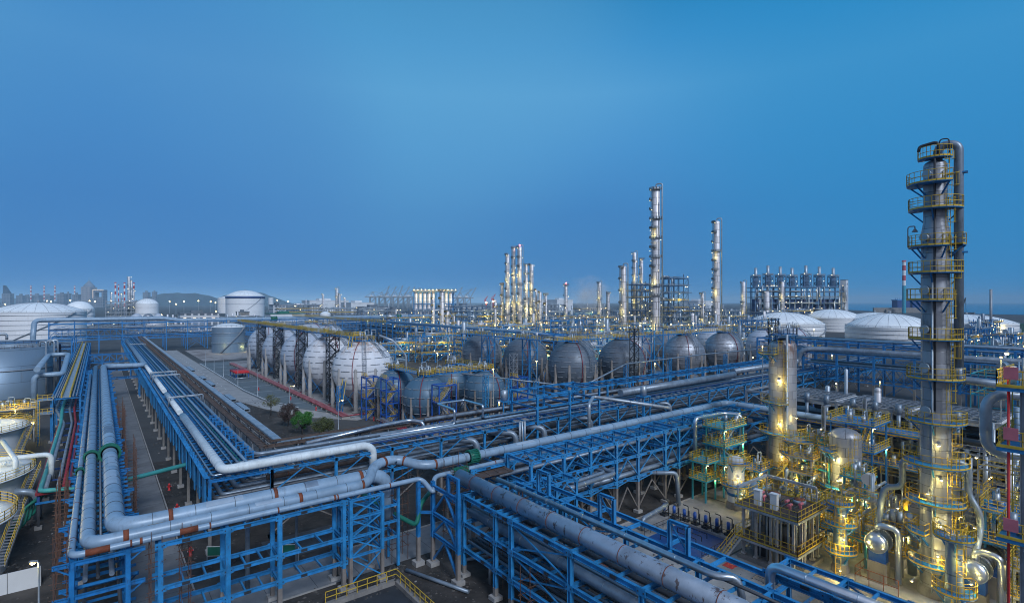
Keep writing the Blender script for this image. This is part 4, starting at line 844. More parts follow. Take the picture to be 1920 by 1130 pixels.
# ---- west tank-side walkway rack with yellow stair
t=rack('blue lattice rack with a walkway between the left tanks and the big pipes','y',150,345,-8.0,-3.2,[9.4,6.5],9.3,mat='blue',inter=2,truss=(6.5,9.2),brace='x')
t=thing('walkway','long walkway with yellow handrails on top of the left lattice rack','walkway',(-5.6,150,9.4)); mb=MB(); mb.box(-.55,0,.02,.55,190,.1)
for k in range(190): mb.box(-.55,k,.1,.55,k+.85,.12)
mb.build('deck',M['galv'],t)
for k in (-.7,.7):
    mb=MB(); mb.rail([(k,0,0),(k,190,0)],1.1,.09,3); mb.box(k-.12,0,.02,k+.12,190,.3); mb.build('handrail',M['yellow'],t)
for i,(x,z,r,m) in enumerate([(-7.4,9.6,.12,'silver'),(-7,9.6,.1,'pipe2'),(-6.6,9.6,.12,'silver'),(-4.4,9.6,.14,'pipe2'),(-3.8,9.6,.1,'silver'),(-7.2,6.8,.25,'pipe2'),(-6.2,6.8,.3,'tealpipe'),(-5,6.8,.2,'pipe2'),(-4.2,6.8,.2,'darkred')]):
    pts=[(x,343,z),(x,150.5,z)]
    if z<7: xx=-5.6+(i-5)*.62; pts+=[(xx,143,5.0),(xx,95,5.0)]
    if i==6: pts=[(x,343,z),(x,150.5,z),(-6.1,143,5.1),(-6.1,93.6,5.1),(-3.2,92.6,5.1),(-1.6,90.5,5.2),(-.2,90.4,5.2),(10.2,90.4,6.4)]
    pipe('%s of the left lattice rack, %s from the west'%('fine pipe on top' if z>9 else 'pipe stepping down to the low trestle',nth(i if z>9 else i-5)),pts,r,m,5 if r>.18 else 0,None,.8,10,group='pipes of the left lattice rack')
pipe('pale green pipe beside the teal one, crossing under the big left pipes',[(-2.2,91.4,4.9),(0,91.2,5),(10.2,91.2,6.2)],.17,'green',3)
rack('low trestle with red top beams carrying teal pipes left of the big pipes','y',94,146,-6.3,-3.4,[4.7],13,mat='navy',low=3.6,lowmat='dark',inter=1,brace=None,bh=.3,cs=.3)
mb=MB()
for u in (94,):
    mb.bar((-6.6,u-.3,4.7),(-3.1,u-.3,4.7),.25,.3); mb.bar((-6.6,u-.3,3.5),(-3.1,u-.3,3.5),.2,.25,1)
for x in (-6.5,-3.2): mb.bar((x,94,4.75),(x,146,4.75),.2,.25)
tag(mb.build('trestle_beam',[M['darkred'],M['blue']]),'dark red edge beams of the low trestle','beam')
t=thing('access_platform','yellow railed landing with ladder at the front end of the left lattice rack','platform',(-8.8,150,0)); mb=MB(); mb.box(-1.4,-1.5,6.4,1.2,1.5,6.5); mb.box(-1.4,-1.5,9.3,1.2,1.5,9.4); mb.build('deck',M['galv'],t); mb=MB(); mb.rail([(1.2,-1.5,9.4),(-1.4,-1.5,9.4),(-1.4,1.5,9.4)],1.1,.07,.8); mb.rail([(1.2,-1.5,6.5),(-1.4,-1.5,6.5),(-1.4,1.5,6.5)],1.1,.07,.8); mb.ladder(-1.2,-1.7,0,9.4,-PI/2,m=0); mb.build('railing',M['yellow'],t); mb=MB(); 
for a in (-1.3,1.1):
    for b in (-1.4,1.4): mb.bar((a,b,0),(a,b,9.3),.16,.16)
mb.build('leg',M['blue'],t)
# cross pipes and little bridges north
rack('blue cross bridge joining the two left racks behind the big elbow','x',-8,10.2,204,208,[9.2,6.6],9,mat='blue',inter=2)
rack('second blue cross bridge further back on the left','x',-8,10.2,262,266,[9.6,6.6],9,mat='blue',inter=2,truss=(6.6,9.5))
pipe('grey pipe hanging in big square loops right of the open-top tank',[(-13,190,12),(-13,232,12.6),(-8,232,12.6),(-8,196,9.8),(-14,196,9.8),(-14,196,1)],.7,'pipe',5,None,1.6,16)
pipe('grey double pipe loop on trestles behind the open-top tank',[(-46,262,16.8),(-46,262,18.6),(-26,262,18.6),(-26,262,16.5)],.4,'galv',4,None,1.2,10)
for i in range(5): pipe('%s of the long level pipes in front of the huge white tank'%nth(i),[(-75,290+i*3,14.4-i*.8),(-9,290+i*3,14.4-i*.8)],.3+.05*(i%2),'galv' if i%2 else 'pipe',7,None,None,8,group='level pipes before the huge white tank')
rack('blue pipe rack in front of the huge white tank','x',-75,-9,290,303,[14,10.6,6],11,mat='bluefar',inter=1,detail=False)
# ---- far cross rack (rack 3)
rack('far blue cross rack with a big pipe on top, behind the spheres and grey tank','x',-22,420,392,402,[17.6,14,10],11,mat='bluefar',inter=1,detail=False,truss=(10,13.8),top=18.6)
pipe('big pale blue pipe along the top of the far cross rack',[(-28,384,8),(-28,393.5,19.9),(32,393.5,19.9),(40,393.5,18.4),(420,393.5,18.4)],1.25,'pipe',12,None,3,14)
for i,x in enumerate((96,190,235)): flange('dark green joint on the far cross rack pipe, %s from the left'%nth(i),(x,393.5,18.4),'x',1.3,w=4)
for i in range(7): pipe('pipe on the far cross rack below the big one, %s from the front'%nth(i),[(-20,394+i*1.1,14.6 if i<4 else 10.5),(418,394+i*1.1,14.6 if i<4 else 10.5)],.35 if i%2 else .22,('galv','pipe','darkpipe')[i%3],12,None,None,6,group='pipes of the far cross rack')
rack('second far blue rack, lower and further back on the left','x',-22,90,420,428,[9,6.5],11,mat='bluefar',inter=1,detail=False,truss=(6.5,9))
# ---- north-south rack between the sphere groups
rack('dark blue pipe rack running away between white and grey spheres','y',165,400,158,167,[15.6,11.4,8.4,5.6],9,mat='bluefar',inter=1,detail=False,low=5.4,lowmat='dark',cs=.5)
pipe('blue-grey pipe along the top of the rack between the spheres',[(159,398,16.4),(159,190,15.8),(159,168,14)],.8,'pipe',12,None,2,12)
for i in range(12):
    z=(12,8.8,6)[i//4]; pipe('dark pipe in the rack between the spheres, %s row, %s from the west'%(('upper','middle','bottom')[i//4],nth(i%4)),[(159.3+(i%4)*2,398,z),(159.3+(i%4)*2,168,z)],(.6,.45,.55,.4)[i%4],('dark','darkpipe','pipe2','darkpipe')[(i+i//4)%4],10,None,None,8,group='pipes of the rack between the spheres')
# ---- right back rack (SE) with trusses
rack('blue trussed rack running across behind the slim domed column','y',-20,76,174,182.5,[14.6,11.2,7],9.6,mat='blue',inter=2,detail=False,truss=(7.0,11.0),low=6.4,lowmat='concd',brace=None,cs=.5)
for i in range(8):
    z=(14.9,11.5)[i//4]; pipe('pipe of the blue trussed rack, %s tier, %s from the west'%(('upper','lower')[i//4],nth(i%4)),[(175.3+(i%4)*2,75,z),(175.3+(i%4)*2,-19,z)],(.3,.5,.25,.4)[i%4],('pipe2','galv','darkpipe','pipe')[(i+i//4)%4],8,None,None,8,group='pipes of the blue trussed rack')
rack('second blue rack parallel behind the trussed one','y',-40,100,192,201,[17,13.6,10],10,mat='bluefar',inter=2,detail=False,brace='x',cs=.5)
for i in range(6): pipe('pipe of the parallel back rack, %s from the west'%nth(i),[(193+i*1.4,98,17.4 if i%2 else 14),(193+i*1.4,-38,17.4 if i%2 else 14)],.4,('pipe','galv','darkpipe')[i%3],8,None,None,8,group='pipes of the parallel back rack')
rack('long low blue rack in front of the white domed tanks','y',-60,120,232,240,[13,9.5],12,mat='bluefar',inter=2,detail=False,brace='x')
for i in range(5): pipe('pipe of the long low rack before the domed tanks, %s from the west'%nth(i),[(233+i*1.4,118,13.5),(233+i*1.4,-58,13.5)],.4,('pipe','navy','galv')[i%3],8,None,None,8,group='pipes before the domed tanks')
# ------------------------------------------------------------------ storage spheres
def storage_sphere(label,x,y,r,zc,mat,group,rings=7,legs=10,legmat='conc',rz=0,topstuff=True,n=56,brace_mat='blue',drain=True):
    t=thing('storage_sphere',label,'sphere tank',(x,y,0),rz,group)
    mb=MB(); prof=[(r*math.sin(PI*i/40),zc-r*math.cos(PI*i/40)) for i in range(41)]; mb.lathe(prof,n)
    for k in range(rings):          # drip ledges welded round the shell, broken into lengths
        zz=zc+r*(-.55+1.4*k/(rings-1)); rr_=math.sqrt(max(.01,r*r-(zz-zc)**2)); m_=14
        for j in range(m_):
            a0=TAU*(j+.08*(k%2))/m_+k*.13; a1=a0+TAU/m_*.72
            mb.lathe([(rr_-.03,zz-.05),(rr_+.16,zz-.07),(rr_+.16,zz),(rr_-.03,zz+.06)],5,0,0,1,a0=a0,a1=a1)
    mb.build('shell',[M[mat],M['grey']],t)
    for k in range(legs):
        a=TAU*(k+.5)/legs; c,s=math.cos(a),math.sin(a); q=r*.97; lg=r*.062; mb=MB(); mb.lathe([(lg*1.15,0),(lg*1.15,zc*.55),(lg*.9,zc*.56),(lg*.9,zc+.1*r),(0,zc+.16*r)],10,q*c,q*s); mb.cyl(q*c,q*s,0,.35,lg*2.1,8); o=mb.build('leg',M[legmat],t)
        a2=TAU*(k+1.5)/legs; m2=MB(); m2.bar((q*c,q*s,.6),(q*math.cos(a2),q*math.sin(a2),zc*.6),.11,.11); m2.bar((q*c,q*s,zc*.6),(q*math.cos(a2),q*math.sin(a2),.6),.11,.11); m2.build('tie_rod',M[brace_mat],t)
    if topstuff:
        zt=zc+r*.985; mb=MB(); mb.lathe([(r*.36,zt-.1),(r*.36,zt+.05),(0,zt+.05)],20); mb.build('top_platform',M['blue'],t)
        mb=MB(); rad=r*.36; mb.rail([(rad*math.cos(TAU*k/16),rad*math.sin(TAU*k/16),zt) for k in range(17)],1.2,.08,1.5); mb.build('railing',M['yellow'],t)
        mb=MB(); g=random.Random(int(x*7+y))
        for k in range(9):
            a=g.uniform(0,TAU); q=g.uniform(.3,rad*.85); h=g.uniform(.8,2.6); mb.cyl(q*math.cos(a),q*math.sin(a),zt,zt+h,g.choice((.09,.14,.2)),6)
            if k%3==0: mb.tube([(q*math.cos(a),q*math.sin(a),zt+h),(q*math.cos(a),q*math.sin(a),zt+h+.4),(q*math.cos(a)+1.2,q*math.sin(a),zt+h+.4),(q*math.cos(a)+1.2,q*math.sin(a),zt)],.12,6,br=.25)
            if k%3==1: mb.bx((q*math.cos(a),q*math.sin(a),zt+h),(.5,.5,.35))
        build_split(mb,'valve',M['galv'],t)
    if topstuff and r>6:
        mb=MB()
        for a in (R(250),R(292)):
            c,s=math.cos(a),math.sin(a); px_,py_=-s*.42,c*.42; P=[(r*.36,zc+r),(r*.8,zc+r*.78),(r*1.06,zc+r*.42),(r*1.06,zc-r*.1)] if a<R(270) else [(r*.36,zc+r),(r*1.0,zc+r*.5)]
            for (q0,z0),(q1,z1) in zip(P,P[1:]):
                for k in (-1,1): mb.bar((q0*c+px_*k,q0*s+py_*k,z0),(q1*c+px_*k,q1*s+py_*k,z1),.09,.2); mb.bar((q0*c+px_*k,q0*s+py_*k,z0+1),(q1*c+px_*k,q1*s+py_*k,z1+1),.07)
                n_=int(math.hypot(q1-q0,z1-z0)/.5)
                for j in range(n_): f=j/n_; mb.bar(((q0+(q1-q0)*f)*c-px_,(q0+(q1-q0)*f)*s-py_,z0+(z1-z0)*f),((q0+(q1-q0)*f)*c+px_,(q0+(q1-q0)*f)*s+py_,z0+(z1-z0)*f),.25,.04)
        mb.build('shoulder_stair',M['galv'],t)
    if drain:
        mb=MB(); a=R(228)
        P=[((r+.18)*math.sin(R(th))*math.cos(a),(r+.18)*math.sin(R(th))*math.sin(a),zc+(r+.18)*math.cos(R(th))) for th in range(10,120,8)]
        P.append((P[-1][0],P[-1][1],.3)); mb.tube(P,.1,6); mb.build('spray_pipe',M['darkred'],t)
    return t
gw='white spheres in the left row'
sA=storage_sphere('nearest white storage sphere with rust streaks round its top, left row',60,147,8.5,10.7,'sph_w',gw,8)
names=['white storage sphere second from the front of the left row','bluish white storage sphere third in the left row','bluish white storage sphere fourth in the left row','farthest bluish white storage sphere, beside the grey cylindrical tank']
sB=dup(sA,(60,174,0),R(40),names[0],gw)
sC=storage_sphere(names[1],60,201,8.5,10.7,'sph_w2',gw,8)
for i,y in enumerate((228,255)): dup(sC,(60,y,0),R(30*i),names[2+i],gw)
for i,(x,y) in enumerate(((87,255),(87,282))): dup(sC,(x,y,0),R(70*i),'%s white sphere standing behind the left row of spheres'%['nearer','farther'][i],'white spheres behind the left row')
g='small blue-grey spheres'
s1=storage_sphere('small blue-grey sphere nearest the cross rack, with stair tower at its right',61,112,5.3,7.4,'sph_b',g,5,8,'fire')
dup(s1,(61,128,0),R(30),'small blue-grey sphere just right of the rust-streaked white one',g)
dup(s1,(78,112,0),R(50),'small blue-grey sphere at the right, behind the thin sloping pipe',g)
dup(s1,(78,128,0),R(10),'small blue-grey sphere at the back of the four, mostly hidden',g)
g='dark grey spheres'
g0=storage_sphere('big dark grey sphere in the front centre of its group',118,121,7.75,9.95,'sph_g',g,8,10,'fire',rz=R(20))
dup(g0,(119,146,0),R(10),'dark grey sphere second back, left of the front one',g)
dup(g0,(117,170,0),R(40),'leftmost dark grey sphere, third back',g)
dup(g0,(140,120,0),R(70),'dark grey sphere just right of the front one, with a dark lattice mast before it',g)
dup(g0,(143,146,0),R(15),'dark grey sphere hidden behind the front one',g)
g='silvery spheres on the right'
v0=storage_sphere('silvery plated sphere with bright sheen, right of the dark grey ones',177,121,7.75,9.95,'sph_v',g,8,10,'fire')
dup(v0,(203,120,0),R(25),'silvery sphere right of the bright one, with pipes down its front',g)
dup(v0,(177,146,0),R(55),'silvery sphere behind the gap between dark grey and bright ones',g)
dup(v0,(203,146,0),R(85),'silvery sphere peeping out behind the bright one',g)
p0=storage_sphere('pale sphere left of the slim domed column',240,122,7.75,9.95,'sph_w2',g,6,10,'conc')
dup(p0,(266,121,0),R(30),'pale sphere directly behind the slim domed column',g)
dup(p0,(240,148,0),R(60),'pale sphere behind the silvery spheres',g)
# fittings of the white row
def lattice_mast(label,x,y,h,w,mat='dark',group=None,leg=.22,br=.13,rz=0,step=1.7):
    t=thing('lattice_mast',label,'mast',(x,y,0),rz,group); mb=MB(); mb.lattice(0,0,0,h,w,w,leg,br,step); mb.build('lattice',M[mat],t); m2=MB(); m2.bx((0,0,.2),(w+1,w+1,.4)); m2.build('footing',M['conc'],t); return t
for i,y in enumerate((158,188.5,219,246)):
    t=lattice_mast('%s dark lattice stair tower between the white spheres, counted from the front'%nth(i),55,y,20.6,2.9,'dark','dark lattice towers of the white row')
    mb=MB()
    for k in range(8): mb.stair((-1.1 if k%2 else 1.1,.6*(1 if k%2 else -1),k*2.5),(1.1 if k%2 else -1.1,.6*(1 if k%2 else -1),k*2.5+2.5),.7,0,0,False)
    mb.build('stair',M['dark'],t)
t=thing('walkway','yellow railed walkway linking the tops of the white spheres','walkway',(56,146,20.2)); mb=MB(); mb.box(-.8,0,-.3,.8,150,0); mb.build('deck',M['blue'],t)
for k in (-.85,.85): mb=MB(); mb.rail([(k,0,0),(k,150,0)],1.2,.1,1.3,mid=3); mb.build('railing',M['yellow'],t)
for j,y in enumerate((1,28,55,82,109)): mb=MB(); mb.box(.8,y-.7,-.3,4,y+.7,0); mb.rail([(.8,y-.7,0),(4,y-.7,0)],1.2,.1,1.2,1,3); mb.rail([(.8,y+.7,0),(4,y+.7,0)],1.2,.1,1.2,1,3); mb.build('branch_deck',[M['blue'],M['yellow']],t)
t=thing('walkway','second yellow walkway behind the white spheres, seen above the first','walkway',(92,200,21.5)); mb=MB(); mb.box(-1,0,-.3,1,130,0); mb.build('deck',M['blue'],t); mb=MB(); mb.rail([(-1,0,0),(-1,130,0)],1.3,.14,1.6,mid=3); mb.build('railing',M['yellow'],t)
t=thing('inclined_stair','long blue stair with yellow rail climbing to the rust-streaked white sphere','stair',(51.5,147,0)); mb=MB(); mb.stair((-.5,-6,.5),(4.4,-1.5,19.6),1.0,0,1,t=.12); mb.build('flight',[M['blue'],M['yellow']],t); mb=MB(); mb.lattice(-.5,-6,0,7.5,1.2,1.2,.16,.09,1.4); mb.build('lattice',M['blue'],t)
pipe('pale pipe pair stepping down the right side of the rust-streaked white sphere',[(63,143,20.6),(66.5,141.3,19),(70,140,14.5),(70,140,1)],.28,'galv',2,None,.8,10)
# stair towers by the small spheres
def stair_tower(label,x,y,w,d,h,fl,mat='navy',group=None,rz=0,rail='yellow'):
    t=thing('stair_tower',label,'stair tower',(x,y,0),rz,group)
    for a in (-1,1):
        for b in (-1,1): mb=MB(); mb.bar((a*w/2,b*d/2,0),(a*w/2,b*d/2,h),.26,.26); mb.build('column',M[mat],t)
    mb=MB(); m2=MB(); m3=MB()
    for k in range(1,fl+1):
        z=h*k/fl
        for b in (-1,1): mb.bar((-w/2,b*d/2,z),(w/2,b*d/2,z),.22,.26)
        for a in (-1,1): mb.bar((a*w/2,-d/2,z),(a*w/2,d/2,z),.22,.26)
        for b in (-1,1): mb.bar((-w/2 if k%2 else w/2,b*d/2,z-h/fl),(w/2 if k%2 else -w/2,b*d/2,z),.11,.11)
        sx=1 if k%2 else -1; m2.stair((-sx*w*.36,-sx*d*.2,z-h/fl),(sx*w*.3,-sx*d*.2,z),d*.34,0,1,t=.07)
        m2.box(sx*w*.3-.05,-d/2,z-.06,sx*w/2,d/2,z); m2.rail([(sx*w/2,-d/2,z),(sx*w/2,d/2,z)],1.1,.06,.8,1)
    mb.build('frame',M[mat],t); m2.build('flight',[M['grey'],M[rail]],t); return t
M['royal']=paint('royal_blue_steel',(.01,.08,.36),.45,0,.2,.6)
g='blue stair towers at the small spheres'
stair_tower('blue stair tower at the left of the small spheres, in front of the white sphere',55.2,131,3.2,3.0,10.8,4,'royal',g)
stair_tower('blue stair tower between the two front small spheres',55.4,119.5,3.2,3,11.6,4,'royal',g)
stair_tower('blue stair tower in front of the small sphere nearest the cross rack',61.5,104.3,4.4,3.2,11.4,3,'royal',g)
stair_tower('blue stair tower right of the small spheres beside the pale lattice mast',86,108,3.4,3,10.6,4,'royal',g)
t=thing('walkway','yellow railed platform deck over the tops of the small spheres','walkway',(61,112,12.9)); mb=MB(); mb.box(-1.2,-2,-.2,1.2,20,0); mb.box(1.2,-1,-.2,18,1,0); mb.box(17,-1,-.2,19,20,0); mb.build('deck',M['blue'],t)
mb=MB(); mb.rail([(-1.2,20,0),(-1.2,-2,0),(1.2,-2,0),(1.2,-1,0),(18.9,-1,0)],1.2,.08,1,mid=3); mb.rail([(1.2,1,0),(17,1,0)],1.2,.08,1,mid=3); mb.rail([(19,-1,0),(19,20,0)],1.2,.08,1,mid=3); mb.build('railing',M['yellow'],t)
mb=MB(); g_=random.Random(4)
for k in range(30):
    x,y=g_.uniform(-1,18),g_.uniform(-1,2); mb.cyl(x,y,0,g_.uniform(.6,2.2),g_.choice((.07,.12)),6)
for k in range(6):
    x=k*3; mb.tube([(x,0,0),(x,0,1.6),(x+1.5,.4,1.6),(x+1.5,.4,0)],.12,6,br=.3); mb.bx((x+.6,.2,.7),(.7,.5,.5))
build_split(mb,'valve',M['galv'],t)
pipe('thin grey pipe sloping across the small spheres on lattice props',[(66,104,13.6),(88,96,9.9),(100,90,8.8)],.2,'pipe2',0,None,None,10)
g='slim blue lattice props'
for i,(x,y,h) in enumerate(((71,101.6,12.9),(76,99.4,12),(82.6,97.2,11),(92,93.5,9.6),(128,108,10.8),(150,108,11.2),(163,110,10.6),(184,108,10.6),(214,108,10.8),(226,110,10.6))): lattice_mast('%s slim blue lattice prop from the left, before the %s spheres'%(nth(i),'small' if i<4 else 'grey'),x,y,h,.9,'blue2',g,.14,.07)
pipe('thin grey pipe carried on lattice props across the front of the grey spheres',[(100,96,9.4),(128,108,11),(172,108,11.4),(240,108,11)],.22,'pipe2',0,None,None,10)
g='light blue access frames between the grey spheres'
for i,(x,y,h,w) in enumerate(((113,160,19,3.4),(112,135,19,3.4),(158,121,20,5.2),(190,134,18,4))): 
    t=lattice_mast('light blue open frame tower between the grey spheres, %s from the left'%nth(i),x,y,h,w,'blue2',g,.3,.13,0,4.6)
lattice_mast('grey lattice floodlight mast behind the small spheres',92,118,15.5,1.7,'grey',None,.14,.08)
lattice_mast('tall dark lattice mast in front of the dark grey spheres',135,110.5,21.5,2.0,'dark',None,.2,.11)
lattice_mast('dark lattice mast left of the slim domed column',196,96,24,2.6,'dark',None,.22,.13)
t=thing('walkway','yellow and blue walkway joining the tops of the dark grey spheres','walkway',(110,121,18.1)); mb=MB(); mb.box(-1,0,-.25,1,52,0); mb.box(1,-1,-.25,100,.8,0); mb.build('deck',M['blue'],t); mb=MB(); mb.rail([(-1,52,0),(-1,-1,0),(100,-1,0)],1.2,.1,1.5,mid=3); mb.build('railing',M['yellow'],t)
# red pipework on the yard
M['rose']=paint('faded_rose_paint',(.33,.15,.18),.6,0,.25,1)
t=thing('pipe_bundle','long bundle of dark red fire pipes along the foot of the white spheres','pipe',(49.2,134,0)); mb=MB()
for k in range(6): mb.tube([(k*.34,0,.75),(k*.34,150,.75)],.12,6)
for k in range(100): mb.bar((-.2,k*1.5,.95),(2.0,k*1.5,.95),.3,.1,1)
for k in range(38): mb.box(-.2,k*4,0,2.0,k*4+.3,.6,2)
mb.build('pipe_run',[M['darkred'],M['rose'],M['conc']],t)
for i,y in enumerate((143,170,197,224,251)): pipe('dark red branch pipe at the foot of the white spheres, %s from the front'%nth(i),[(52,y+10,.6),(58,y+12,.6),(58,y+9,3)],.18,'darkred',0,None,.4,8,group='dark red branch pipes')
pipe('dark red pipe crossing the yard edge toward the small spheres',[(50,134.6,.7),(57,134.6,.7),(68,138,.9)],.2,'darkred',1.5,'pink')
t=thing('foam_station','red roofed rack of fire pipes on the parking lot','shelter',(42.2,229,0)); mb=MB()
for k in range(9): mb.tube([(k*.55,0,2.6+.0*k),(k*.55,12,2.6)],.26,8)
mb.box(-.3,0,2.2,4.8,12,2.36); mb.build('roof_pipe',M['red'],t); mb=MB()
for x in (0,4.4):
    for y in (.5,6,11.5): mb.bar((x,y,0),(x,y,2.2),.25)
mb.build('post',M['royal'],t); mb=MB(); mb.tube([(-.5,-1,.5),(4.9,-1,.5)],.2,8); mb.box(-.8,-1.2,0,-.4,12,.5); mb.build('base',M['galv'],t)
t=thing('pipe_bundle','short red-topped pipe trestle in front of the small spheres','pipe',(52,119,0)); mb=MB()
for k in range(5): mb.tube([(k*.45,0,2.2),(k*.45,-12,2.2)],.14,6)
for k in range(10): mb.bar((-.2,-k*1.2,2.42),(2.2,-k*1.2,2.42),.35,.06,1)
for y in (-.5,-6,-11.5):
    for x in (0,1.9): mb.bar((x,y,0),(x,y,2.1),.16,.16,1)
mb.build('pipe_run',[M['darkred'],M['galv']],t)
for i,(x,y) in enumerate(((8.6,73.2),(8.9,100.8),(8.9,90),(47.6,150),(46.6,171),(43,196),(55,128),(58.3,109))):
    t=thing('fire_hydrant','red fire hydrant, %s'%['by the kerb under the front pipes','by the road under the green crossing pipe','by the road between the other two roadside ones','at the lot corner near the trees','in the middle of the lot','at the north of the lot','by the small sphere stair tower','in the soil before the small spheres'][i],'hydrant',(x,y,0),0,'red hydrants'); mb=MB(); mb.lathe([(.2,0),(.2,.1),(.13,.12),(.13,.8),(.17,.82),(.17,.95),(.06,1.1),(0,1.1)],12); mb.tube([(-.3,0,.6),(.3,0,.6)],.09,8); mb.build('body',M['red'],t); mb=MB(); mb.tube([(-.34,0,.6),(-.3,0,.6)],.11,8); mb.tube([(.3,0,.6),(.34,0,.6)],.11,8); mb.build('cap',M['grey'],t)
# ------------------------------------------------------------------ street lamps and trees
def street_lamp(label,x,y,h,ang,lit=True,arm=1.6,power=0,group='street lamps',mat='galv',size=.17):
    t=thing('street_lamp',label,'street lamp',(x,y,0),ang,group); mb=MB(); mb.lathe([(.16,0),(.16,.4),(.09,.5),(.06,h)],10); mb.build('pole',M[mat],t)
    mb=MB(); mb.tube([(0,0,h-.6),(0,0,h),(arm,0,h+.15)],.05,6,br=.5); mb.build('arm',M[mat],t)
    mb=MB(); mb.bx((arm+.2,0,h+.12),(.6,.26,.12)); mb.build('lamp_head',M['grey'],t)
    if lit:
        mb=MB(); mb.sphere((arm+.25,0,h-.02),size,10,8,0,.7); mb.build('bulb',M['lamp'],t)
        if power: lamp_light(arm+.25,0,h-.35,power,parent=t)
    return t
street_lamp('lit street lamp between the pale and the purple tree',40.6,150,7.2,R(40),power=260)
street_lamp('lit street lamp beside the green tree',44.5,124,6.6,R(40),power=260)
street_lamp('unlit street lamp on the verge up the site road',40.3,185,8.6,R(0),False)
for i,(x,y) in enumerate(((39.6,212),(39.6,240),(39.6,262),(39.6,285))): street_lamp('unlit pole lamp along the parking lot edge, %s up the road'%nth(i),x,y,7.5,0,False,.4)
street_lamp('glowing lamp on a white pole at the bottom left corner',-4.3,64.8,6.3,R(150),True,.25,420,size=.2)
def tree(label,x,y,h,rad,c,seed,nleaf=2600,trunk_h=None,dens=1.0,group='trees'):
    g_=random.Random(seed); t=thing('tree',label,'tree',(x,y,0),0,group); th=trunk_h or h*.3; mb=MB()
    mb.tube([(0,0,0),(.05,.03,th),(.02,-.05,h*.7)],.11,8); 
    tips=[]
    for k in range(9):
        a=TAU*k/9+g_.uniform(-.3,.3); q=rad*g_.uniform(.5,.8); z=th+(h-th)*g_.uniform(.25,.8); p=(q*math.cos(a),q*math.sin(a),z); mb.tube([(0,0,th*g_.uniform(.8,1.2)),(p[0]*.5,p[1]*.5,(z+th)/2+.1),p],.045,5); tips.append(p)
    mb.build('trunk',M['bark'],t)
    mb=MB(); cl=[]
    for k in range(26):
        a=g_.uniform(0,TAU); u=g_.uniform(-1,1); q=g_.uniform(.55,1)**.6; s=math.sqrt(1-u*u); cl.append((rad*q*s*math.cos(a)*.82,rad*q*s*math.sin(a)*.82,th+(h-th)*.5+(h-th)*.46*u*q,rad*g_.uniform(.22,.42)))
    for i in range(int(nleaf*dens)):
        cx,cy,cz,cr_=g_.choice(cl); v=Vector((g_.gauss(0,1),g_.gauss(0,1),g_.gauss(0,1))).normalized()*cr_*g_.random()**.4; p=Vector((cx,cy,cz))+v
        s=g_.uniform(.08,.17); nrm=Vector((g_.gauss(0,1),g_.gauss(0,1),g_.gauss(.6,1))).normalized(); a,b=mb.frame(nrm); a*=s; b*=s*.6
        mb.quad([p-a,p+b*.8,p+a,p-b*.8],g_.choice((0,0,1)))
    mb.build('crown',[M[c],M[c+'_l']],t); return t
M['bark']=paint('bark',(.08,.06,.05),.9,0,.3,3)
def leafm(n,c):
    M[n]=paint(n,c,.6,0,.3,1.5,bump=0); M[n+'_l']=paint(n+'_l',tuple(min(1,k*1.9) for k in c),.6,0,.25,1.5,bump=0)
leafm('leaf_green',(.03,.13,.015)); leafm('leaf_olive',(.06,.075,.02)); leafm('leaf_purple',(.05,.032,.028)); leafm('leaf_pale',(.09,.1,.04))
tree('bushy bright green tree at the rack side of the site road',36.4,124.5,5.2,2.6,'leaf_green',1,6500)
tree('olive-brown bush tree right of the bright green one',39.4,119.5,4.2,2.4,'leaf_olive',2,5200)
tree('dark purple-brown round tree left of the bright green one',36.2,135,5.2,2.6,'leaf_purple',3,5600)
tree('pale thin-crowned tree farthest up the road',36,150.5,5.4,2.2,'leaf_pale',4,1500,2.2)
mb=MB(); rr=random.Random(12)
for i in range(5000):
    x,y=rr.uniform(28.8,31),rr.uniform(188,290); h=rr.uniform(.1,.3); a=rr.uniform(0,TAU); mb.quad([(x-.06*math.cos(a),y-.06*math.sin(a),.0),(x+.06*math.cos(a),y+.06*math.sin(a),.0),(x+rr.uniform(-.1,.1),y+rr.uniform(-.1,.1),h)])
struct(mb.build('grass',M['leaf_green']),'stuff')
for i in range(14):
    y=192+i*8; mb=MB(); mb.cyl(0,0,0,1.0,.11,8,0); mb.cyl(0,0,.6,.75,.115,8,1); tag(mb.build('bollard',[M['galv'],M['red']],None,(31.5,y,0)),'short marker post along the grass verge, %s up the road'%nth(i),'bollard','marker posts')
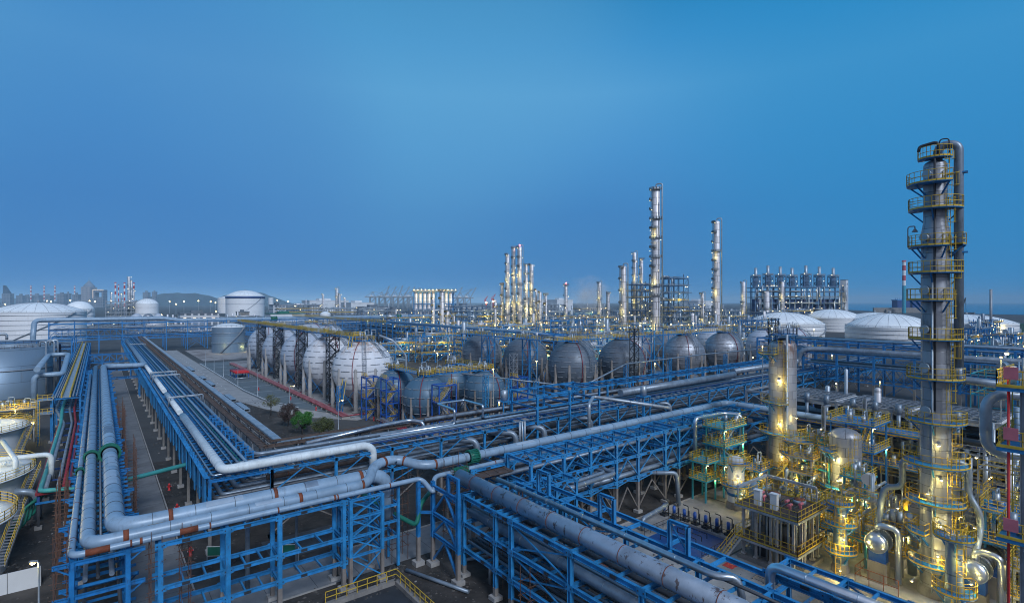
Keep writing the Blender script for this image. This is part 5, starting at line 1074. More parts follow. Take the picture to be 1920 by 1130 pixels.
# ------------------------------------------------------------------ process columns
def lamp_part(t,x,y,z,r=.14,power=0,mat='lamp'):
    mb=MB(); mb.sphere((x,y,z),r*.8,8,6,0,.7); o=mb.build('lamp',M[mat],t); mb=MB(); mb.lathe([(r*1.5,z+r*.3),(r*.5,z+r*1.2),(0,z+r*1.3)],8,x,y); mb.bar((x,y,z+r*1.2),(x*.86,y*.86,z+r*2.2),.05); mb.build('lamp_hood',M['grey'],o)
    if power: lamp_light(x,y,z-.3,power,parent=t)
def column(label,x,y,prof,mat,plats=(),pipe_side=None,lamps=(),ladder=None,n=28,rail='yellow',deck='blue',rz=0,group=None,topkit=True,manways=(),name='process_column',light=None,head=None,post=.05):
    """prof: [(z,r)] up the shell; plats: (z,a0,a1,width) sector platforms in degrees"""
    t=thing(name,label,'column',(x,y,0),math.atan2(y,x)+PI,group); top,rt=prof[-1]
    mb=MB(); P=[(r,z) for z,r in prof]; P+=[(rt*math.cos(R(a)),top+rt*.6*math.sin(R(a))) for a in (15,30,45,60,75,90)]; mb.lathe(P,n); mb.build('shell',M[mat],t)
    def rad(z):
        for (z0,r0),(z1,r1) in zip(prof,prof[1:]):
            if z0<=z<=z1: return r0+(r1-r0)*(z-z0)/max(1e-6,z1-z0)
        return rt
    mb=MB(); mb.lathe([(prof[0][1]*1.18,0),(prof[0][1]*1.18,.5),(prof[0][1]*1.02,.9),(prof[0][1]*1.02,1.0)],n); mb.build('skirt',M['concd'],t)
    for (z,a0,a1,wd) in plats:
        q=rad(z)+.05; o=q+wd; k=max(3,int((a1-a0)/15)); m2=MB(); m2.lathe([(q,z-.12),(o,z-.12),(o,z+.06),(q,z+.06)],k,a0=R(a0),a1=R(a1))
        for a in (a0+6,(a0+a1)/2,a1-6): c,s=math.cos(R(a)),math.sin(R(a)); m2.bar((q*c,q*s,z-1.2),((o-.1)*c,(o-.1)*s,z-.1),.12,.12)
        d=m2.build('platform',M[deck],t)
        m2=MB(); pts=[(o*math.cos(R(a0+(a1-a0)*i/k)),o*math.sin(R(a0+(a1-a0)*i/k)),z) for i in range(k+1)]; pts=[(q*math.cos(R(a0)),q*math.sin(R(a0)),z)]+pts+[(q*math.cos(R(a1)),q*math.sin(R(a1)),z)] if a1-a0<359 else pts
        m2.rail(pts,1.15,post,.9,mid=2,toe=.16); m2.build('railing',M[rail],d)
    if ladder is not None:
        zs=[0]+sorted(p[0] for p in plats)+([top] if topkit else [])
        for i,(za,zb) in enumerate(zip(zs,zs[1:])):
            if zb-za<1: continue
            a=R(ladder+(18 if i%2 else 0)); q=rad((za+zb)/2)+.35; mb=MB(); mb.ladder(q*math.cos(a),q*math.sin(a),za,zb+1,a,.5,0,True,.5,post); mb.build('ladder',M[rail],t)
    for (z,a,s) in manways:
        q=rad(z); c,sn=math.cos(R(a)),math.sin(R(a)); mb=MB(); mb.tube([(q*.9*c,q*.9*sn,z),((q+.35)*c,(q+.35)*sn,z)],s,16); mb.tube([((q+.35)*c,(q+.35)*sn,z),((q+.45)*c,(q+.45)*sn,z)],s*1.25,16); mb.build('manway',M['galv'],t)
    if pipe_side:
        a,r,ztop,zbot,off=pipe_side; c,s=math.cos(R(a)),math.sin(R(a)); q=prof[0][1]+off; mb=MB(); mb.tube([(.2*c,.2*s,top+rt*.4),(.2*c,.2*s,ztop),(q*c,q*s,ztop),(q*c,q*s,zbot)],r,16,br=r*3)
        if zbot>2: mb.tube([(q*c,q*s,zbot+.01),(q*c,q*s,zbot-1.2),(q*c+6*c,q*s+6*s,zbot-1.6)],r,12,br=.9)
        for z in range(int(zbot)+4,int(ztop),8): mb.bar((rad(z)*c,rad(z)*s,z),((q+r+.3)*c,(q+r+.3)*s,z),.6,.15,1)
        mb.build('overhead_pipe',[M['pipe2'],M['blue']],t)
    for (z,a,dist,pw) in lamps: q=rad(z)+dist; lamp_part(t,q*math.cos(R(a)),q*math.sin(R(a)),z,.13); q+=.75; lamp_light(q*math.cos(R(a)),q*math.sin(R(a)),z-.2,pw*1.5,parent=t)
    return t
FA=232   # azimuth of the side that faces the viewer
# main tower (angles: 0 faces the viewer, +90 is to the right)
mt=column('tall clad distillation tower with many railed half-ring platforms, nearest of all columns',68.1,16.7,[(0,1.3),(18,1.27),(18.5,1.2),(37.1,1.2),(38.2,1.0),(44.0,1.0)],'clad',
 plats=[(3.4,-120,20,1.2),(6.4,-110,-20,1.2),(6.5,35,130,1.2),(9.6,-120,120,1.2),(13.5,-130,120,1.45),(17.8,-110,100,1.2),(22.2,-120,95,1.15),(26.2,-115,95,1.0),(30.2,-120,35,1.15),(33.0,-115,95,1.0),(35.7,-120,30,1.0),(35.75,60,110,1.2),(39.5,-115,100,1.2),(42.1,-125,35,1.35)],
 pipe_side=(88,.4,46.0,23.4,.55),ladder=44,lamps=[(15.6,10,.45,90),(12.2,16,.45,130),(10.6,-20,.5,90),(7.6,14,.45,120),(4.6,6,.6,150),(14.6,86,1.9,70),(8.3,-76,1.9,60),(8.0,66,2,80),(2.0,-30,2.4,120)],
 manways=[(23.3,-34,.4),(27.2,-34,.36),(31.2,-34,.38),(36.6,-36,.34),(43.0,-30,.34),(18.9,-30,.4)],n=36)
for z,a0,a1 in ((44.7,-100,70),):
    d=None
    for o in mt.children:
        if o.name.startswith('platform'): d=o
    mb=MB(); q=1.45; k=12; pts=[(q*math.cos(R(a0+(a1-a0)*i/k)),q*math.sin(R(a0+(a1-a0)*i/k)),z) for i in range(k+1)]; mb.lathe([(.2,z-.1),(q,z-.1),(q,z+.05),(.2,z+.05)],k,a0=R(a0),a1=R(a1)); p2=mb.build('platform',M['blue'],mt); mb=MB(); mb.rail(pts,1.15,.05,.8,mid=2,toe=.16); mb.build('railing',M['yellow'],p2)
mb=MB(); mb.tube([(.75,.25,43.5),(.75,.25,46.3),(.75,-1.3,46.0),(.75,-1.35,45.5)],.15,10,br=.5); mb.tube([(.6,1.1,44),(.6,1.1,46.5),(.6,.4,46.5),(.6,.3,46.1)],.06,8,br=.35); mb.cyl(1.3,-.05,19,45.3,.1,8); mb.build('top_davit',M['dark'],mt)
mb=MB()
for z,a in ((37.9,-80),):
    c,s=math.cos(R(a)),math.sin(R(a)); mb.tube([(2.3*c,2.3*s,z-2.2),(2.3*c,2.3*s,z),(1.7*c,1.7*s,z),(1.7*c,1.7*s,z-.2)],.06,6,br=.3); mb.lathe([(.3,z-.6),(.08,z-.25),(0,z-.2)],10,1.7*c,1.7*s)
mb.build('davit_lamp',M['grey'],mt)
# lines strapped to the main tower
pipe('slim vertical pipe strapped to the left front of the tall clad tower',[(66.7,16.6,.4),(66.7,16.6,33)],.09,'galv',0)
pipe('fat grey downpipe with offsets left of the tall clad tower',[(68.0,17.6,13.4),(67.9,19.5,13.3),(67.9,19.5,10.2),(67.4,21.0,10.0),(67.0,21.2,8.2),(66.0,21.2,5.4)],.3,'pipe2',1.6,'dark',.75,18)
pipe('fat grey downpipe with a knee right of the tall clad tower',[(68.8,16,13.8),(69.6,14.4,13.6),(69.6,14.4,10.6),(69.3,13.4,9),(69.3,13.4,7.3),(67.8,13.3,6.5),(66.6,13.3,5.4)],.3,'pipe2',1.6,'dark',.75,18)
# slim domed column
column('slim silver column with a rusted dome and railed crown, centre right',89.2,42.2,[(0,2.08),(22.8,2.08)],'clad_rust',plats=[(3.2,-80,110,1.2),(8.6,-85,105,1.4),(13.6,-85,15,1.2),(21.5,-95,-20,1.6)],ladder=-8,lamps=[(17.4,-14,.5,200),(10.4,-12,.5,220),(5.2,-2,.5,180),(20.8,-70,2.6,70),(11.4,48,.6,90)],manways=[(10,30,.35)],n=36)
t=thing('crown_deck','round railed crown with nozzles on top of the slim silver column','platform',(89.2,42.2,24.6)); mb=MB(); mb.lathe([(0,-.1),(2.2,-.1),(2.2,.08),(0,.08)],20); 
for k in range(6): a=TAU*k/6; mb.bar((1.9*math.cos(a),1.9*math.sin(a),-1.7),(1.9*math.cos(a),1.9*math.sin(a),0),.12)
mb.build('deck',M['blue'],t); mb=MB(); mb.rail([(2.2*math.cos(TAU*k/16),2.2*math.sin(TAU*k/16),0) for k in range(17)],1.2,.06,1,toe=.15); mb.build('railing',M['grey'],t); mb=MB()
for k in range(9): a=k*2.4; q=.4+k*.17; mb.cyl(q*math.cos(a),q*math.sin(a),0,1.3+.25*(k%4),.1,6)
mb.build('nozzle',M['galv'],t)
pipe('slim grey pipe running down the front of the slim silver column',[(87.3,40.6,24.8),(87.3,40.6,7),(87.3,40.6,6)],.2,'galv',0)
# stout column and the slimmer one beside it
column('stout grey column with panelled dome top between slim and tall columns',82.6,30.4,[(0,1.95),(11.2,1.95)],'clad',plats=[(1.8,-90,120,1.2),(4.4,-90,130,1.6),(9.2,-110,-30,1.4)],ladder=14,lamps=[(8.3,-32,.6,190),(5.6,-20,.7,200),(3.4,10,.8,170),(2.2,40,1.2,120),(12.2,-60,1.4,70)],n=36)
column('short white column wrapped in yellow platforms left of the stout one',84.6,37.6,[(0,1.25),(8.6,1.25)],'tank_g',plats=[(2.2,-100,140,1.3),(4.6,-90,140,1.4),(7.0,-90,140,1.4),(8.9,-110,130,1.0)],ladder=-20,lamps=[(6.2,8,.5,180),(3.8,2,.6,190),(1.6,20,.8,150)],n=28)
column('small pale vessel with a blue base band beside the yellow stair frame',73.7,41.6,[(0,1.2),(1.0,1.2),(6.8,1.1)],'offwhite',plats=[(3.4,-90,130,.9),(6.6,-30,120,.8)],ladder=70,lamps=[(4.8,10,.35,90),(2.5,30,.5,70)],n=28)
mb=MB(); mb.lathe([(1.215,1.9),(1.25,1.9),(1.25,2.3),(1.21,2.3)],28); o=mb.build('blue_band',M['blue'],[q for q in scn.objects if q.get('label','').startswith('small pale vessel')][0])
column('slender lit column with ladder left of the near heat exchanger',65.4,24.6,[(0,.75),(1.8,.75),(7.4,.55)],'tank_g',plats=[(2.4,-110,170,.9),(5.4,-110,90,1.0),(7.6,-140,120,.8)],ladder=-10,lamps=[(4.0,18,.4,110),(.9,0,1.2,110),(6.6,20,.35,70)],n=20)
column('slender column with long ladder left of the far right heat exchanger',62.4,13.9,[(0,.75),(8.2,.62)],'tank_g',plats=[(3.4,-80,130,.9),(8.4,-130,140,.9)],ladder=5,lamps=[(6.6,28,.4,100),(4.4,90,.5,90),(1.6,-20,1.4,110),(1.8,90,1.4,110)],n=20)
t=thing('vessel','pale blue upright drum with curved top beside the small pale vessel','vessel',(71.6,37.8,0)); mb=MB(); mb.lathe([(.62,.6),(.62,4.6),(.45,5.1),(0,5.3)],18); mb.build('shell',M['pipe'],t); mb=MB()
for k in range(3): a=TAU*k/3; mb.bar((.5*math.cos(a),.5*math.sin(a),0),(.5*math.cos(a),.5*math.sin(a),.8),.14)
mb.build('leg',M['grey'],t)
# yellow stair frame
def deck_frame(label,x,y,w,d,levels,mat='teal',railmat='yellow',name='service_structure',cat='platform',rz=0,lamps=0,pw=0,group=None,legw=.2,stairs=True,kit=0,seed=0):
    t=thing(name,label,cat,(x,y,0),rz,group); top=max(levels)
    for a in (-1,1):
        for b in (-1,1): mb=MB(); mb.bar((a*w/2,b*d/2,0),(a*w/2,b*d/2,top+.9),legw,legw); mb.build('column',M[mat],t)
    z0=0; g_=random.Random(seed)
    for i,z in enumerate(levels):
        mb=MB(); mb.box(-w/2-.4,-d/2-.4,z-.05,w/2+.4,d/2+.4,z+.02)
        for b in (-1,1): mb.bar((-w/2-.4,b*(d/2+.4),z-.1),(w/2+.4,b*(d/2+.4),z-.1),.1,.22)
        for a in (-1,1): mb.bar((a*(w/2+.4),-d/2-.4,z-.1),(a*(w/2+.4),d/2+.4,z-.1),.1,.22)
        dk=mb.build('deck',M[mat],t); mb=MB(); o=.38; mb.rail([(-w/2-o,-d/2-o,z),(w/2+o,-d/2-o,z),(w/2+o,d/2+o,z),(-w/2-o,d/2+o,z),(-w/2-o,-d/2-o,z)],1.1,.055,.7,mid=3,toe=.14); mb.build('railing',M[railmat],dk)
        if stairs: mb=MB(); s=1 if i%2 else -1; mb.stair((-s*w*.38,-d*.25*s,z0),(s*w*.34,-d*.25*s,z),.7,0,1); mb.build('flight',[M['grey'],M[railmat]],t)
        if kit:
            mb=MB()
            for k in range(kit):
                xx,yy=g_.uniform(-w*.4,w*.4),g_.uniform(-d*.4,d*.4); h=g_.uniform(.5,1.8); mb.cyl(xx,yy,z,z+h,g_.choice((.08,.14,.3)),8)
                if k%2: mb.tube([(xx,yy,z+h),(xx,yy,z+h+.3),(xx+1,yy,z+h+.3),(xx+1,yy,z)],.09,6,br=.2)
            build_split(mb,'nozzle',M['galv'],t)
        z0=z
    for k in range(lamps): lamp_part(t,(-w/2+.3) if k%2 else w/2-.3,-d/2-.2,levels[k%len(levels)]-.4,.13,pw)
    return t
deck_frame('teal stair frame with dense yellow railings left of the slim silver column',78.5,46.2,5.6,3.0,[2.6,5.2,7.9,10.6],lamps=4,pw=110,kit=3,seed=1)
deck_frame('lower yellow-railed landing at the front left of the teal stair frame',72.9,46.3,2.6,2.2,[3.4,6.0],lamps=2,pw=60,seed=2,stairs=False)
deck_frame('yellow-railed deck stack between slim silver and short white columns',87,36.2,3.2,3.2,[3.4,6.2,9.0],lamps=3,pw=120,kit=4,seed=3)
deck_frame('upper yellow deck behind the stout column',86.6,30.2,5.4,5.2,[9.4,13.0],mat='blue',lamps=2,pw=110,kit=6,seed=4)
deck_frame('long yellow-railed deck running right behind the stout column',93,27,3,9,[6.2,11],mat='blue',kit=5,lamps=2,pw=90,seed=6,stairs=False)
deck_frame('low yellow-railed steps behind the compressor frame',72.5,31,4.4,3,[2.2,4.2],mat='grey',kit=5,lamps=2,pw=110,seed=7)
deck_frame('yellow-railed deck at the foot of the tall clad tower',71.2,21.4,3.8,3,[2.4,4.8],mat='grey',kit=5,lamps=2,pw=120,seed=8)
deck_frame('blue-edged service deck right of the tall clad tower',72.6,11.6,3.6,3.4,[6.0,9.2],mat='blue',kit=4,lamps=2,pw=100,seed=9)
pipe('bright looped pipe over the teal stair frame',[(73.5,48.2,6),(73.5,48.2,11.9),(80.5,47.6,11.9),(81.6,45.2,11.9),(81.6,45.2,5)],.3,'chrome',0,None,.8,14)
# compressor frame
M['palesteel']=paint('pale_rusty_steel',(.5,.5,.49),.6,0,.2,1,(.16,.06,.03),.8)
t=thing('compressor_frame','two-storey open steel frame on a plinth with pumps and cabinets on its railed roof','structure',(60,27.2,0)); mb=MB(); mb.box(-.5,-.5,.03,6.4,6.2,.5); mb.build('plinth',M['concd'],t)
for x in (0,1.9,2.5,4.6,5.9):
    for y in (0,5.7): mb=MB(); mb.ibeam((x,y,.5),(x,y,6.3),.24,.24); mb.bx((x,y,.62),(.45,.45,.2)); mb.build('column',M['palesteel'],t)
for y in (1.8,2.5,4.2): mb=MB(); mb.ibeam((0,y,.5),(0,y,6.3),.24,.24); mb.bx((0,y,.62),(.45,.45,.2)); mb.build('column',M['palesteel'],t)
for z,m in ((2.6,'brown'),(6.3,'rust')):
    mb=MB(); mb.box(-.8,-.8,z,6.6,6.4,z+.06)
    for a,b in (((-.8,-.8),(6.6,-.8)),((6.6,-.8),(6.6,6.4)),((6.6,6.4),(-.8,6.4)),((-.8,6.4),(-.8,-.8))): mb.bar((*a,z-.1),(*b,z-.1),.12,.24,1)
    mb.build('deck',[M['brown'],M['galv']],t); mb=MB(); mb.rail([(-.75,-.75,z+.06),(6.5,-.75,z+.06),(6.5,6.35,z+.06),(-.75,6.35,z+.06),(-.75,-.75,z+.06)],1.1,.05,.9,mid=2,toe=.14); mb.build('railing',M['yellow'],t)
mb=MB(); g_=random.Random(8)
for k in range(7): mb.tube([(g_.uniform(.4,5.5),g_.uniform(.4,5.3),.6)]*1+[(0,0,0)] if False else [(.6+.8*k,.35,.6),(.6+.8*k,.35,5.4),(.6+.8*k,1.4,5.8)],.11,8,br=.3)
for k in range(6): mb.tube([(.3,.7+.8*k,.6),(.3,.7+.8*k,5.6),(1.2,.7+.8*k,5.9)],.12,8,br=.3)
mb.build('vertical_pipe',M['galv'],t); mb=MB()
for (x,y,z,r,h) in ((1.5,1.6,.5,.62,1.4),(4.2,1.6,.5,.62,1.4),(1.5,4.2,.5,.62,1.4),(4.2,4.2,.5,.62,1.4),(1.6,1.8,2.7,.55,1.8),(4.3,2,2.7,.6,1.2),(2.6,4,2.7,.5,2)): mb.lathe([(0,z),(r,z),(r,z+h),(r*.6,z+h+.25),(0,z+h+.3)],16,x,y)
build_split(mb,'pump_drum',M['darkpipe'],t); mb=MB()
for (x,y,r,h) in ((4.6,4.4,.75,.55),(5,1.6,.7,.5),(2.6,5.2,.6,.4)): mb.cyl(x,y,6.36,6.36+h,r,18); mb.cyl(x,y,6.36+h,6.42+h,r*.92,18,1)
build_split(mb,'manhole_drum',[M['galv'],M['rust']],t); mb=MB()
for (x,y) in ((.7,2.2),(.5,4.0)): mb.box(x,y,6.36,x+.55,y+.75,8.1); mb.box(x-.05,y-.05,8.1,x+.6,y+.8,8.18)
build_split(mb,'cabinet',M['white'],t); mb=MB()
for (x,y) in ((1.9,3.0),(1.9,1.4),(2.9,2.2),(3.4,5.4),(2.2,4.6),(3.2,.8)): mb.tube([(x,y,6.9),(x+.7,y,6.9)],.17,10); mb.bar((x+.3,y,6.36),(x+.3,y,6.8),.2)
mb.build('motor',M['pink'],t); mb=MB()
for k in range(10): x,y=g_.uniform(.6,5.4),g_.uniform(.6,5.4); mb.tube([(x,y,6.4),(x,y,6.9),(x+g_.uniform(.6,1.6),y,6.9),(x+1.2,y+.5,6.4)],.08,6,br=.2)
mb.build('roof_piping',M['darkpipe'],t); mb=MB(); mb.bar((-.6,6.1,8.3),(6.2,6.1,8.3),.26,.3); mb.bar((6.2,6.1,8.3),(6.2,.2,8.3),.26,.3)
for p in ((-.6,6.1),(6.2,6.1),(6.2,.2)): mb.bar((*p,6.36),(*p,8.3),.14)
mb.build('monorail',M['galv'],t); mb=MB(); mb.stair((-3.2,6.9,.1),(-.8,5.9,2.6),.9,0,1); mb.build('flight',[M['grey'],M['yellow']],t)
# pump row and blue floor
for i in range(7):
    t=thing('pump','small blue upright motor pump beside the blue floor, %s from the left'%nth(i),'pump',(62.9+i*.2,46.2-i*1.5,0),0,'row of blue motor pumps'); mb=MB(); mb.box(-.4,-.4,.02,.4,.4,.35); mb.cyl(0,0,.35,.8,.24,10); mb.build('base',M['dark'],t); mb=MB(); mb.cyl(0,0,.8,1.6,.22,12); mb.lathe([(.22,1.6),(.15,1.75),(0,1.78)],12); mb.build('motor',M['royal'],t); mb=MB(); mb.tube([(.2,0,.6),(.9,0,.6),(.9,0,1.9),(.9,.8,1.9)],.07,6,br=.2); mb.bar((.5,-.4,0),(.5,-.4,1.5),.1); mb.build('riser',M['dark'],t)
pipe('squat bent pipe on a pedestal left of the pump row',[(56.4,44.8,.2),(56.4,44.8,1.6),(61,45.2,1.8),(63.2,46,1.6)],.3,'pipe2',1.2,'galv',.7,12)
t=thing('guard_rail','dark low railing round the blue floor','railing',(55,35.2,0)); mb=MB(); mb.rail([(0,0,.3),(7.7,0,.3),(7.7,8.2,.3),(0,8.2,.3)],.9,.05,1.2); mb.build('rail',M['dark'],t); mb=MB()
for k in range(5): mb.tube([(1+k*1.2,3,.1),(1+k*1.2,3,.7),(1+k*1.2,6.5,.7),(1+k*1.2,6.5,.1)],.05,6,br=.15)
mb.build('pipe_loop',M['dark'],t)
# heat exchangers
def exchanger(label,x,y,z,r,L_):
    t=thing('heat_exchanger',label,'heat exchanger',(x,y,0)); mb=MB(); mb.tube([(0,0,z),(1.2,0,z)],r,32,0); mb.build('channel',M['pipe2'],t)
    mb=MB(); mb.tube([(1.35,0,z),(L_,0,z)],r*.96,32); mb.tube([(2.2,0,z),(2.35,0,z)],r*1.05,32); mb.tube([(L_*.7,0,z),(L_*.7+.15,0,z)],r*1.05,32); mb.build('shell',M['darkpipe'],t)
    mb=MB(); n=28
    prof=[(r*1.04*math.cos(R(a)),-r*.62*math.sin(R(a))) for a in range(0,91,10)]; b=len(mb.v)
    for (q,h) in prof[:-1]:
        for k in range(n): a=TAU*k/n; mb.v.append((h,q*math.cos(a),z+q*math.sin(a)))
    mb.v.append((prof[-1][1],0,z))
    for i in range(len(prof)-2):
        for k in range(n): mb.face([b+i*n+k,b+(i+1)*n+k,b+(i+1)*n+(k+1)%n,b+i*n+(k+1)%n],0,True)
    i=len(prof)-2
    for k in range(n): mb.face([b+i*n+k,len(mb.v)-1,b+i*n+(k+1)%n],0,True)
    mb.tube([(-.02,0,z),(.12,0,z)],r*1.12,28,0); mb.tube([(-r*.66,0,z),(-r*.6,0,z)],.16,10); mb.build('domed_head',M['chrome'],t)
    mb=MB(); mb.tube([(1.25,0,z),(1.36,0,z)],r*1.2,32)
    for k in range(24): a=TAU*k/24; mb.bar((1.15,r*1.13*math.cos(a),z+r*1.13*math.sin(a)),(1.46,r*1.13*math.cos(a),z+r*1.13*math.sin(a)),.07)
    mb.build('flange',M['galv'],t)
    for s in (.7,L_*.75):
        mb=MB(); mb.box(s-.45,-r*.8,z-r-1.1,s+.45,r*.8,z-r*.72); mb.build('saddle',M['royal'],t); mb=MB(); mb.box(s-.6,-r*.9,0,s+.6,r*.9,z-r-1.1); mb.build('pier',M['concd'],t)
    mb=MB(); mb.tube([(.5,0,z+r*.8),(.5,0,z+r+.9),(.5,-r-.9,z+r+.9),(.5,-r-.9,.6)],.3,14,br=.7); mb.build('loop_pipe',M['chrome'],t)
    mb=MB(); mb.rail([(-1.2,-r-1.4,.02),(-1.2,r+.6,.02),(1.6,r+.6,.02)],1.6,.05,1.2); mb.build('barrier',M['rust'],t)
    return t
exchanger('horizontal heat exchanger with a polished domed head, nearer the compressor frame',65.6,21.2,4.3,.97,8)
exchanger('horizontal heat exchanger with a polished domed head at the bottom right corner',66.0,13.2,4.3,.97,8)
pipe('bent grey pipe rising behind the first heat exchanger',[(70,19.2,.4),(70,19.2,5.0),(71.4,20,5.8),(73,20.4,5.8)],.42,'pipe2',1.4,'galv',1,14)
pipe('bent dark pipe standing beside the corner heat exchanger',[(69.6,10.6,.4),(69.6,10.6,5.2),(71,11.4,5.8)],.5,'darkpipe',1.4,None,1,14)
# right back rack with air coolers
rack('dark multi-tier pipe rack with railed walkway behind the tall clad tower','y',-26,54,99.5,109,[13.0,9.2,6.0,3.4],8,mat='grey',inter=2,detail=False,low=3,rails=(9.2,99.0),brace='x',cs=.4)
t=thing('walkway','yellow railed catwalk along the front of the dark multi-tier rack','walkway',(98.3,-26,9.2)); mb=MB(); mb.box(-.7,0,-.15,.7,80,0); mb.build('deck',M['royal'],t); mb=MB(); mb.rail([(-.7,0,0),(-.7,80,0)],1.1,.06,1.5,mid=2,toe=.2); mb.build('railing',M['yellow'],t)
t=thing('walkway','lower yellow railed catwalk along the dark multi-tier rack','walkway',(98.3,-26,4.6)); mb=MB(); mb.box(-.7,0,-.25,.7,64,0); mb.build('deck',M['royal'],t); mb=MB(); mb.rail([(-.7,0,0),(-.7,64,0)],1.1,.06,1.5,mid=2); mb.build('railing',M['yellow'],t)
for i in range(20):
    z=(9.5,7.4,6.3,3.8)[i//5]; k=i%5; pipe('pipe in the dark multi-tier rack, %s tier, %s from the front'%(('top','second','third','bottom')[i//5],nth(k)),[(100.4+k*1.8,53,z),(100.4+k*1.8,-25,z)],(.28,.55,.4,.3,.6)[(k+i//5)%5],('darkpipe','pipe2','dark','galv','darkpipe')[(k*2+i//5)%5],5,None,None,12,group='pipes of the dark multi-tier rack')
for i in range(7):
    y=48-i*10.5; t=thing('air_cooler','white-sided air cooler bank on top of the dark multi-tier rack, %s from the left'%nth(i),'air cooler',(104.2,y,13.0),0,'air cooler banks'); mb=MB(); mb.box(-4.4,-9.8,-.9,4.4,-.4,-.1); mb.box(-4.55,-9.9,-.15,4.55,-.3,.02); mb.build('casing',M['white'],t); mb=MB()
    for k in range(10): mb.bar((-4.4,-9.6+k*.98,.16),(4.4,-9.6+k*.98,.16),.22,.2)
    for k in range(6): mb.bar((-4.2+k*1.68,-9.8,.34),(-4.2+k*1.68,-.4,.34),.16,.16)
    mb.build('tube_bank',M['grey'],t); mb=MB()
    for (a,b) in ((-2.2,-7.4),(2.2,-7.4),(-2.2,-2.8),(2.2,-2.8)): mb.cyl(a,b,-1.7,-.95,1.9,18)
    build_split(mb,'fan_ring',M['dark'],t); mb=MB(); mb.box(-4.4,-9.75,.025,4.4,-.45,.07); mb.build('fin_field',M['dark'],t); mb=MB()
    for k in range(3): mb.cyl(-4.9,-8.5+k*3.2,-4.8,-.6,.3,10); mb.cyl(-4.9,-8.5+k*3.2,-.6,.9,.42,10)
    mb.build('header',M['pipe2'],t)
for i,(x,y,h) in enumerate(((97.2,33,14.5),(96.6,25.5,12),(95.4,8,15),(95,4,15.5),(97,-4,14),(94.4,38,13))): t=thing('steel_post','tall plain grey stanchion before the dark multi-tier rack, %s of six'%nth(i),'post',(x,y,0),0,'tall grey stanchions'); mb=MB(); mb.ibeam((0,0,0),(0,0,h),.5,.5); mb.bar((0,0,h-.3),(2.4,0,h-.3),.3,.3); mb.build('shaft',M['grey'],t); mb=MB(); mb.bx((0,0,.2),(1.2,1.2,.4)); mb.build('footing',M['conc'],t)
for i,(x,y) in enumerate(((94,20),(95,15),(94,1),(92.6,-6))): pipe('upright grey pipe before the dark multi-tier rack, %s from the left'%nth(i),[(x,y,.2),(x,y,8.6),(x+3,y,9.4)],.34,'pipe2',2.4,'galv',.8,12,group='upright grey pipes')
pipe('dark long pipe from the tall racks bending toward the slim silver column',[(96.6,29,10.4),(96.6,-20,10.4)],.5,'darkpipe',6,None,None,16)
# right edge structure
t=thing('access_tower','grey steel access tower with blue decks, orange rails and red panels at the right edge','structure',(53.9,7.7,0))
for a in (-.2,3.6):
    for b in (-3.5,.2): mb=MB(); mb.ibeam((a,b,0),(a,b,24.4),.42,.42); mb.build('column',M['galv'],t)
for z in (12.8,19.4,23.8):
    mb=MB(); mb.box(-1.6,-4.2,z-.3,4.4,1.5,z); mb.build('deck',M['blue2'],t); mb=MB(); mb.box(-1.64,-4.2,z-.02,-1.58,1.5,z+.16); mb.rail([(-1.6,-4.2,z),(-1.6,1.5,z),(4.4,1.5,z)],1.2,.06,.75,mid=2,toe=.2); mb.build('railing',M['orange'] if 'orange' in M else M['yellow'],t)
    mb=MB(); mb.box(-1.72,.3,z+.6,-1.66,1.1,z+1.5); mb.box(-1.72,-1.6,z+.1,-1.66,-.8,z+.9); build_split(mb,'warning_panel',M['pink'],t)
    mb=MB(); g_=random.Random(int(z)); 
    for k in range(10): x_,y_=g_.uniform(-1,3.6),g_.uniform(-3.8,1); mb.cyl(x_,y_,z,z+g_.uniform(.6,2),g_.choice((.1,.2,.3)),8)
    build_split(mb,'nozzle',M['galv'],t)
mb=MB(); mb.ladder(3.9,1.2,0,23.8,0,.6,0,False,.5,.06); mb.build('ladder',M['yellow'],t); lamp_part(t,-1.2,1.0,26.2,.16,140); lamp_part(t,-1.2,-2,18.6,.12,60)
pipe('bright red riser pipe up the access tower at the right edge',[(52.7,8.6,0),(52.7,8.6,25)],.09,'red',0)
pipe('big grey C-shaped pipe beside the access tower at the right edge',[(62,5,22.4),(58.1,10.9,22.4),(58.1,10.9,17.5),(62,5,17.5)],.4,'galv',0,None,1.5,20)
pipe('thin grey pipe inside the C-shaped pipe',[(59.4,9.2,21.4),(59.4,9.2,18.3),(62.4,4.6,18.3)],.2,'pipe',0,None,.8,12)
deck_frame('green-lit stair tower in the far right plant',148,16,5,5,[4,8,12,16],mat='teal',lamps=4,pw=500,kit=4,seed=12)
mb=MB(); mb.cyl(0,0,0,40,.9,10); o=tag(mb.build('vent_stack',M['grey'],None,(*at(1858,420),0)),'slim steel vent stack with a cage near the sea at the right edge','chimney'); mb=MB(); mb.lattice(0,0,0,14,4,4,.4,.25,4); mb.box(-3.5,-3.5,14,3.5,3.5,14.4); mb.rail([(-3.5,-3.5,14.4),(3.5,-3.5,14.4),(3.5,3.5,14.4),(-3.5,3.5,14.4),(-3.5,-3.5,14.4)],1.6,.2,1.7); mb.build('cage',M['dark'],o)

